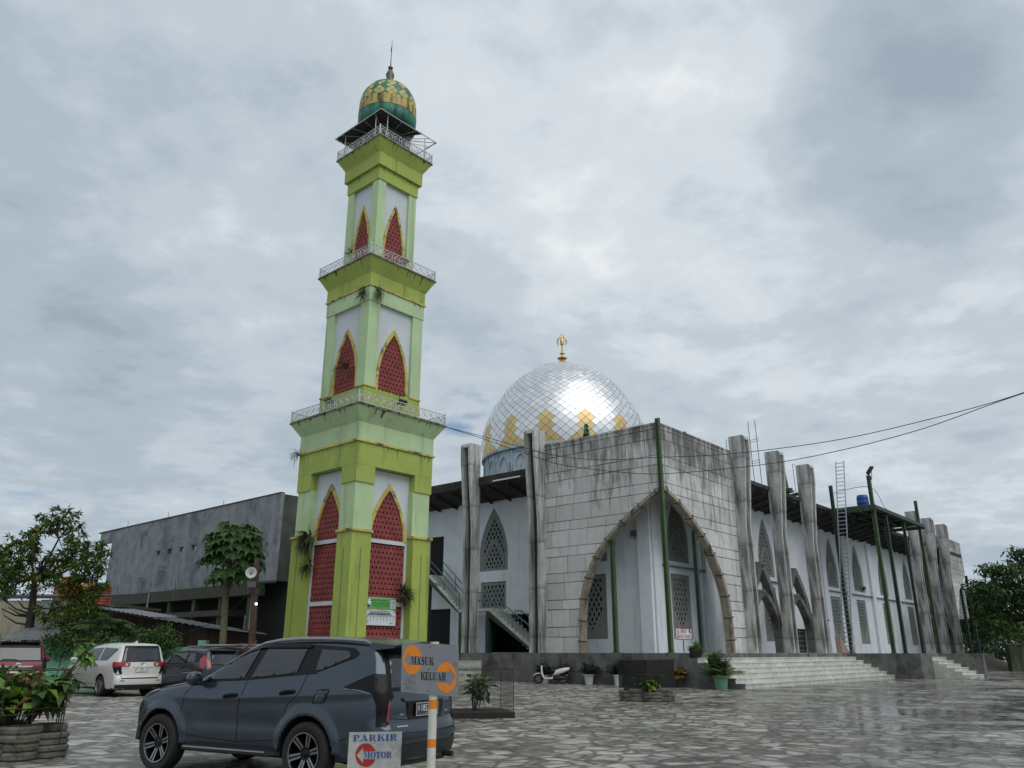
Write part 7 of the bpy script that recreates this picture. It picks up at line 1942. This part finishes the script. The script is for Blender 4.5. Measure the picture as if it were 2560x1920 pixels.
# ================================================================= SCOOTER
sc_t = thing('scooter', 'white and black motor scooter parked against the plinth', 'scooter', (1.98, 42.75, 0), radians(172))
M_scw = mat('scooter_white', (.66, .66, .63), .3, var=.04, coat=.5)
def swheel(x):
    rot = Matrix.Translation((x, 0, .25)) @ Matrix.Rotation(pi / 2, 4, 'X')
    b = MB(); b.lathe([(.17, -.045), (.22, -.055), (.25, -.02), (.25, .02), (.22, .055), (.17, .045)], 28, rot); w_ = b.build('wheel', M_rubber, sc_t, smooth=True)
    b = MB(); b.lathe([(.17, -.04), (.155, -.02), (.155, .02), (.17, .04)], 24, rot)
    for k in range(5):
        a = 2 * pi * k / 5; b.beam((x, 0, .25), (x + .16 * cos(a), 0, .25 + .16 * sin(a)), .03, .03)
    b.lathe([(.001, -.05), (.04, -.05), (.04, .05), (.001, .05)], 12, rot); b.build('rim', M_dchrome, w_)
swheel(.62); swheel(-.62)
def sskin(name, pts, mt, sub=2):
    """loft of ellipses: (x, z, half width, half height, tilt)"""
    b = MB(); n = 16; vs = []
    for x, z, w_, h_, t in pts:
        for k in range(n):
            a = 2 * pi * k / n; ca, sa = cos(a), sin(a); ca = math.copysign(abs(ca) ** .75, ca); sa = math.copysign(abs(sa) ** .75, sa)
            vs.append((x - sin(t) * h_ * sa, w_ * ca, z + cos(t) * h_ * sa))
    fs = [(i * n + k, i * n + (k + 1) % n, (i + 1) * n + (k + 1) % n, (i + 1) * n + k) for i in range(len(pts) - 1) for k in range(n)] + [tuple(range(n)), tuple((len(pts) - 1) * n + k for k in range(n))]
    b.add(vs, fs); return b.build(name, mt, sc_t, smooth=True)
sskin('rear_body', [(-.98, .74, .05, .04, 0), (-.9, .73, .13, .08, 0), (-.7, .68, .17, .13, 0), (-.45, .62, .18, .15, 0), (-.22, .55, .16, .15, .3), (-.12, .42, .12, .14, .7), (-.06, .32, .10, .08, 1.0)], M_scw)
sskin('seat', [(-.92, .79, .06, .02, 0), (-.8, .80, .12, .045, 0), (-.55, .78, .15, .05, 0), (-.3, .74, .14, .05, 0), (-.17, .70, .08, .03, 0)], M_black)
sskin('front_shield', [(.30, .26, .13, .05, 0), (.38, .36, .20, .05, 1.1), (.44, .55, .21, .045, 1.25), (.46, .75, .17, .05, 1.3), (.44, .90, .13, .05, 1.3)], M_scw)
sskin('floor_board', [(.34, .28, .14, .05, 0), (.15, .27, .16, .04, 0), (-.12, .29, .15, .05, 0)], M_scw)
sskin('front_mudguard', [(.36, .42, .05, .02, 0), (.5, .50, .075, .03, 0), (.65, .52, .08, .03, 0), (.8, .46, .07, .03, -.5), (.88, .38, .04, .02, -.8)], M_scw)
sskin('head_cover', [(.52, .97, .06, .05, 0), (.46, 1.0, .12, .07, 0), (.36, 1.0, .10, .06, 0), (.30, .99, .05, .03, 0)], M_black)
sskin('engine', [(-.75, .28, .08, .09, 0), (-.5, .30, .13, .11, 0), (-.25, .30, .13, .10, 0), (-.1, .30, .08, .06, 0)], M_black)
b = MB(); b.tube([(-.25, -.17, .30), (-.45, -.19, .30)], .035, 8); b.tube([(-.45, -.19, .30), (-.80, -.19, .36)], .06, 10); b.build('exhaust', M_dchrome, sc_t, smooth=True)
b = MB(); b.tube([(.62, -.07, .25), (.50, -.05, .55), (.42, 0, .95)], .022, 6); b.tube([(.62, .07, .25), (.50, .05, .55), (.42, 0, .95)], .022, 6); b.build('fork', M_dchrome, sc_t)
b = MB(); b.tube([(.30, -.33, 1.0), (.36, -.2, 1.03), (.40, 0, 1.0), (.36, .2, 1.03), (.30, .33, 1.0)], .016, 6); b.build('handlebar', M_black, sc_t)
for sg in (-1, 1):
    b = MB(); b.tube([(.36, sg * .22, 1.03), (.37, sg * .30, 1.18)], .008, 5); b.lathe([(.001, -.01), (.055, -.008), (.055, .008), (.001, .01)], 14, Matrix.Translation((.37, sg * .31, 1.21)) @ Matrix.Rotation(pi / 2, 4, 'Y')); b.build('mirror', M_dchrome, sc_t)
b = MB(); b.box(-1.02, -.97, -.10, .10, .70, .78); b.build('tail_lamp', M_redl, sc_t)
b = MB(); b.ext([(-.95, -.06, .66), (-1.08, -.06, .42), (-1.03, -.06, .40), (-.85, -.06, .6)], (0, .12, 0)); b.build('rear_mudguard', M_black, sc_t)

# ================================================================= THINGS ON AND AROUND THE MOSQUE
lad = thing('ladder', 'tall aluminium ladder leaning on the edge of the entrance canopy', 'ladder', mq(20.9, -1.15, 1.5), radians(49))
b = MB()
for s in (-.3, .3): b.beam((0, s, 0), (3.4, s, 13.6), .05, .09)
lm = b
for k in range(46):
    t = (k + .5) / 46; lm.tube([(3.4 * t, -.3, 13.6 * t), (3.4 * t, .3, 13.6 * t)], .025, 5)
lm.build('frame', M_steel, lad)
bar = thing('barrel', 'blue plastic drum standing on the entrance canopy', 'barrel', mq(25.6, -2.0, 11.56))
b = MB(); b.lathe([(.001, 0), (.36, 0), (.40, .08), (.42, .3), (.40, .33), (.42, .36), (.42, .64), (.40, .67), (.42, .70), (.40, .95), (.34, 1.02), (.001, 1.02)], 24); b.build('drum', mat('blue_drum', (.02, .07, .30), .4, var=.1), bar, smooth=True)
b = MB(); b.lathe([(.35, 1.0), (.36, 1.05), (.30, 1.06)], 24); b.build('lid', mat('drum_lid', (.20, .24, .33), .5), bar, smooth=True)
floodlight('twin floodlight on top of the tall green canopy post', mq(24.35, -3.2, 14.1), radians(75), radians(35), .75)
floodlight('small square floodlight on the white wall inside the corner arch', mq(2.1, 3.1, 7.75), radians(-30), radians(15), .38)
floodlight('small floodlight on the lattice window wall beside the ladder', mq(36.2, 2.1, 6.7), radians(49), radians(15), .42)
ts_ = thing('toilet_sign', 'white sign with a red border for the ladies toilet beside the green corner column', 'sign', mq(.38, -.06, 0), radians(49))
b = MB(); b.box(0, 1.62, -.02, .0, 2.12, 2.68); b.build('board', mat('sign_white', (.60, .60, .60), .5, var=.06), ts_)
MT = lambda u, v, d: (u, -.022 - d, v)
b = MB()
for q in (G_rect(0, 2.12, 1.62, 2.16), G_rect(0, 2.64, 1.62, 2.68), G_rect(0, 2.16, .04, 2.64), G_rect(1.58, 2.16, 1.62, 2.64)): flat(b, q, MT, .001)
gtext(b, 'TOILET', .50, 1.08, 2.44, 2.61, MT, .002); gtext(b, 'KHUSUS', .10, .78, 2.19, 2.36, MT, .002); gtext(b, 'WANITA', .88, 1.54, 2.19, 2.36, MT, .002)
b.build('lettering', mat('sign_red', (.30, .02, .02), .6), ts_)
b = MB(); flat(b, ell(.24, 2.54, .07, .05, 16, 0, pi), MT, .002); flat(b, [(.17, 2.50), (.31, 2.44), (.31, 2.47), (.19, 2.53)], MT, .003); flat(b, G_rect(.10, 2.41, .38, 2.43), MT, .002)
flat(b, [(1.30, 2.62), (1.42, 2.63), (1.50, 2.56), (1.51, 2.42), (1.40, 2.44), (1.34, 2.48), (1.31, 2.54)], MT, .002); b.build('emblems', M_blue, ts_)
b = MB(); b.tube([(.8, .03, 1.5), (.8, .03, 2.6)], .025, 6); b.build('stake', M_rust, ts_)
nb = thing('notice_board', 'dark blue notice board on legs near the foot of the ladder', 'notice board', mq(23.2, 1.3, 1.5), radians(35))
b = MB(); b.box(-.75, .75, -.04, .04, .9, 2.2); b.build('board', mat('board_blue', (.025, .05, .075), .5, var=.3, vs=3), nb)
b = MB()
for k in range(5): b.box(-.62 + .26 * k, -.42 + .26 * k, -.046, -.041, 1.3 + .12 * (k % 2), 1.62 + .12 * (k % 2))
b.build('papers', M_greyp, nb)
b = MB(); b.box(-.85, .85, -.2, .2, 2.2, 2.26); b.build('hood', mat('board_hood', (.16, .06, .04), .7), nb)
b = MB()
for x in (-.65, .65): b.box(x - .04, x + .04, -.03, .03, 0, .9)
b.build('legs', M_greend, nb)
ra = thing('ramp_board', 'reddish brick patterned wedge lying at the top of the steps', 'ramp', mq(20.0, -1.0, 1.5), radians(49))
b = MB(); b.ext([(-.7, -.35, .01), (.75, -.35, .01), (-.35, -.2, 1.0)], (0, .35, 0)); b.build('wedge', mat('wedge_pink', (.28, .18, .15), .8, var=.3, vs=10), ra)

# ---- power cables
def cable(label, pts, r=.014):
    b = MB(); P_ = cat_rom([tuple(p) for p in pts], 5); b.tube(P_, r, 5)
    o = b.build('power_cable', M_black); tag(o, label, 'cable', None); return o
t0 = mw(2.0, -2.0, 9.5)
def cab(lst):
    n = len(lst); return [t0] + [pix3(x, y, 36.5 - 13.5 * (x - 1117) / 1450.) for x, y in lst]
cable('upper sagging power cable from the minaret across the mosque front', cab([(1210, 1092), (1301, 1117), (1381, 1137), (1496, 1149), (1647, 1143), (1800, 1136), (1965, 1118), (2102, 1097), (2250, 1065), (2487, 1003), (2700, 930)]))
cable('lower sagging power cable from the minaret across the mosque front', cab([(1205, 1096), (1340, 1143), (1401, 1161), (1492, 1174), (1574, 1182), (1652, 1184), (1800, 1173), (1972, 1151), (2143, 1115), (2315, 1068), (2487, 1006), (2700, 934)]))
cable('thin wire slung between the tops of the canopy posts', [mq(23.4, -.55, 12.6), mq(24.25, -3.05, 12.9), mq(29, -2.6, 12.0), mq(36, -2, 11.95), mq(44, -1.0, 13.6)], .02)
cable('thin wire from the loudspeaker pole down to the shed', [(-11.15, 35, 4.0), (-12.6, 36, 3.0), (-14.5, 36.8, 2.3), (-16.5, 37.5, 2.15)], .012)

# ---- pole with loudspeaker
po = thing('wooden_pole', 'dark weathered wooden pole carrying a horn loudspeaker beside the papaya tree', 'pole', (-11.0, 35.2, 0))
b = MB(); b.tube([(.08, 0, 0), (.0, 0, 2.5), (-.12, 0, 5.4)], [.16, .15, .12], 9); b.build('pole', M_plank, po, smooth=True)
horn('horn_loudspeaker', 'large pale horn loudspeaker on the wooden pole by the papaya tree', (-11.17, 34.75, 4.74), (.25, -1, -.05), .46, M_offw)
floodlight('grey box floodlight below the horn loudspeaker on the wooden pole', (-11.12, 34.82, 4.26), radians(10), radians(5), .42)
lb = thing('lamp', 'small lit white lamp on the wooden pole', 'lamp', (-10.85, 34.85, 3.45))
M_em, t_, b_ = new_mat('lit_bulb'); b_.inputs['Emission Color'].default_value = (1, .97, .9, 1); b_.inputs['Emission Strength'].default_value = 6
b = MB(); b.lathe([(.001, -.05), (.04, -.03), (.05, .0), (.035, .04), (.001, .05)], 12); b.build('bulb', M_em, lb, smooth=True)
b = MB(); b.tube([(0, 0, .045), (0, 0, .11), (-.12, .25, .12)], .02, 6); b.build('fitting', M_black, lb)

# ---- scrap on the ground behind the hatchback
scr = thing('scrap_rack', 'rack of pipes and scrap behind the dark hatchback', 'rack', (-11.9, 34.4, 0))
b = MB()
for x in (-1.1, 1.1):
    for y in (-.4, .4): b.tube([(x, y, 0), (x, y, 1.55)], .03, 6)
b.box(-1.2, 1.2, -.5, .5, 1.53, 1.57); b.build('rack', M_rust, scr)
b = MB()
for k in range(16):
    y = random.uniform(-.4, .4); b.tube([(random.uniform(-1.5, -.6), y, 1.60 + random.uniform(0, .2)), (random.uniform(.5, 1.6), y + random.uniform(-.2, .2), 1.61 + random.uniform(0, .22))], random.uniform(.015, .035), 5, random.choice((0, 0, 0, 2)))
b.tube([(.9, -.2, 1.60), (1.25, -.2, 1.9)], .03, 5, 1); b.tube([(1.3, -.3, 1.60), (1.45, -.3, 1.95)], .025, 5, 2)
b.build('pipes', [M_greyp, M_rd, M_tin2], scr)

# ---- weeds rooted on the minaret
LW = leaf_mat('weed_leaf', (.045, .062, .02), .4)
def weed(label, pos, out, s, n=70, droop=.5):
    t = thing('weed', label, 'plant', pos); b = MB(); o = Vector(out).normalized()
    for _ in range(n):
        d = (o * .9 + rv() * .9 + Vector((0, 0, .25))).normalized(); q = d * s * random.uniform(0, .35)
        leafmesh(b, q, d, s * random.uniform(.4, .9), s * .07, Vector((0, 0, 1)) + rv() * .3, droop=droop)
    b.build('foliage', LW, t)
    b = MB(); b.tube([(0, 0, 0), tuple(o * s * .3)], .012, 4); b.build('stem', M_barkd, t)
lf_, rf_ = M_W.to_3x3() @ Vector((-1, 0, 0)), M_W.to_3x3() @ Vector((0, -1, 0))
weed('drooping fern clump on the ledge at the left edge of the minaret panel', mw(-1.55, .85, 5.15), lf_, .85, 130, .9)
weed('trailing weed below the fern clump on the left minaret panel', mw(-1.5, .86, 4.3), lf_, .6, 70, .9)
weed('bushy weed growing above the banner on the right minaret panel', mw(.72, -1.5, 3.35), rf_, .75, 110, .4)
weed('left one of two weed tufts at the corner under the middle cornice', mw(-1.36, -1.05, 14.02), lf_, .5, 80, .6)
weed('right one of two weed tufts at the corner under the middle cornice', mw(-1.0, -1.36, 14.1), rf_, .5, 80, .6)
weed('weed in the left window of the middle minaret storey', mw(-1.3, -.25, 11.3), lf_, .65, 50, .3)
weed('weed at the foot of the left top-storey window', mw(-1.0, .45, 16.4), lf_, .42, 45, .3)
weed('weed hanging from the left end of the lower yellow moulding', mw(-1.78, 1.72, 8.32), lf_, .5, 45, .8)
weed('small weed on the right pier edge of the minaret', mw(1.72, -1.0, 4.3), M_W.to_3x3() @ Vector((1, 0, 0)), .3, 25, .8)

# ---- loose debris at the far steps and a tyre behind the SUV
M_deb = mat('debris', (.22, .21, .19), .9, var=.3)
for lab, p, s in (('pale lump of broken concrete at the foot of the porch steps', mq(22.6, -8.3, 0), .35), ('dark lump of rubble on the paving before the far steps', mq(12, -6.2, 0), .4)):
    heap('rubble', lab, 'rubble', p, s, s * .7, s * .5, M_deb, int(s * 100))
b = MB(); b.lathe([(.14, -.05), (.20, -.06), (.24, -.02), (.24, .02), (.20, .06), (.14, .05)], 20, Matrix.Translation((0, 0, .24)) @ Matrix.Rotation(radians(80), 4, 'Z') @ Matrix.Rotation(pi / 2, 4, 'X'))
tag(b.build('tyre', M_rubber, loc=(-1.75, 20.0, 0), smooth=True), 'worn black tyre standing by the soil bed behind the SUV', 'tyre')
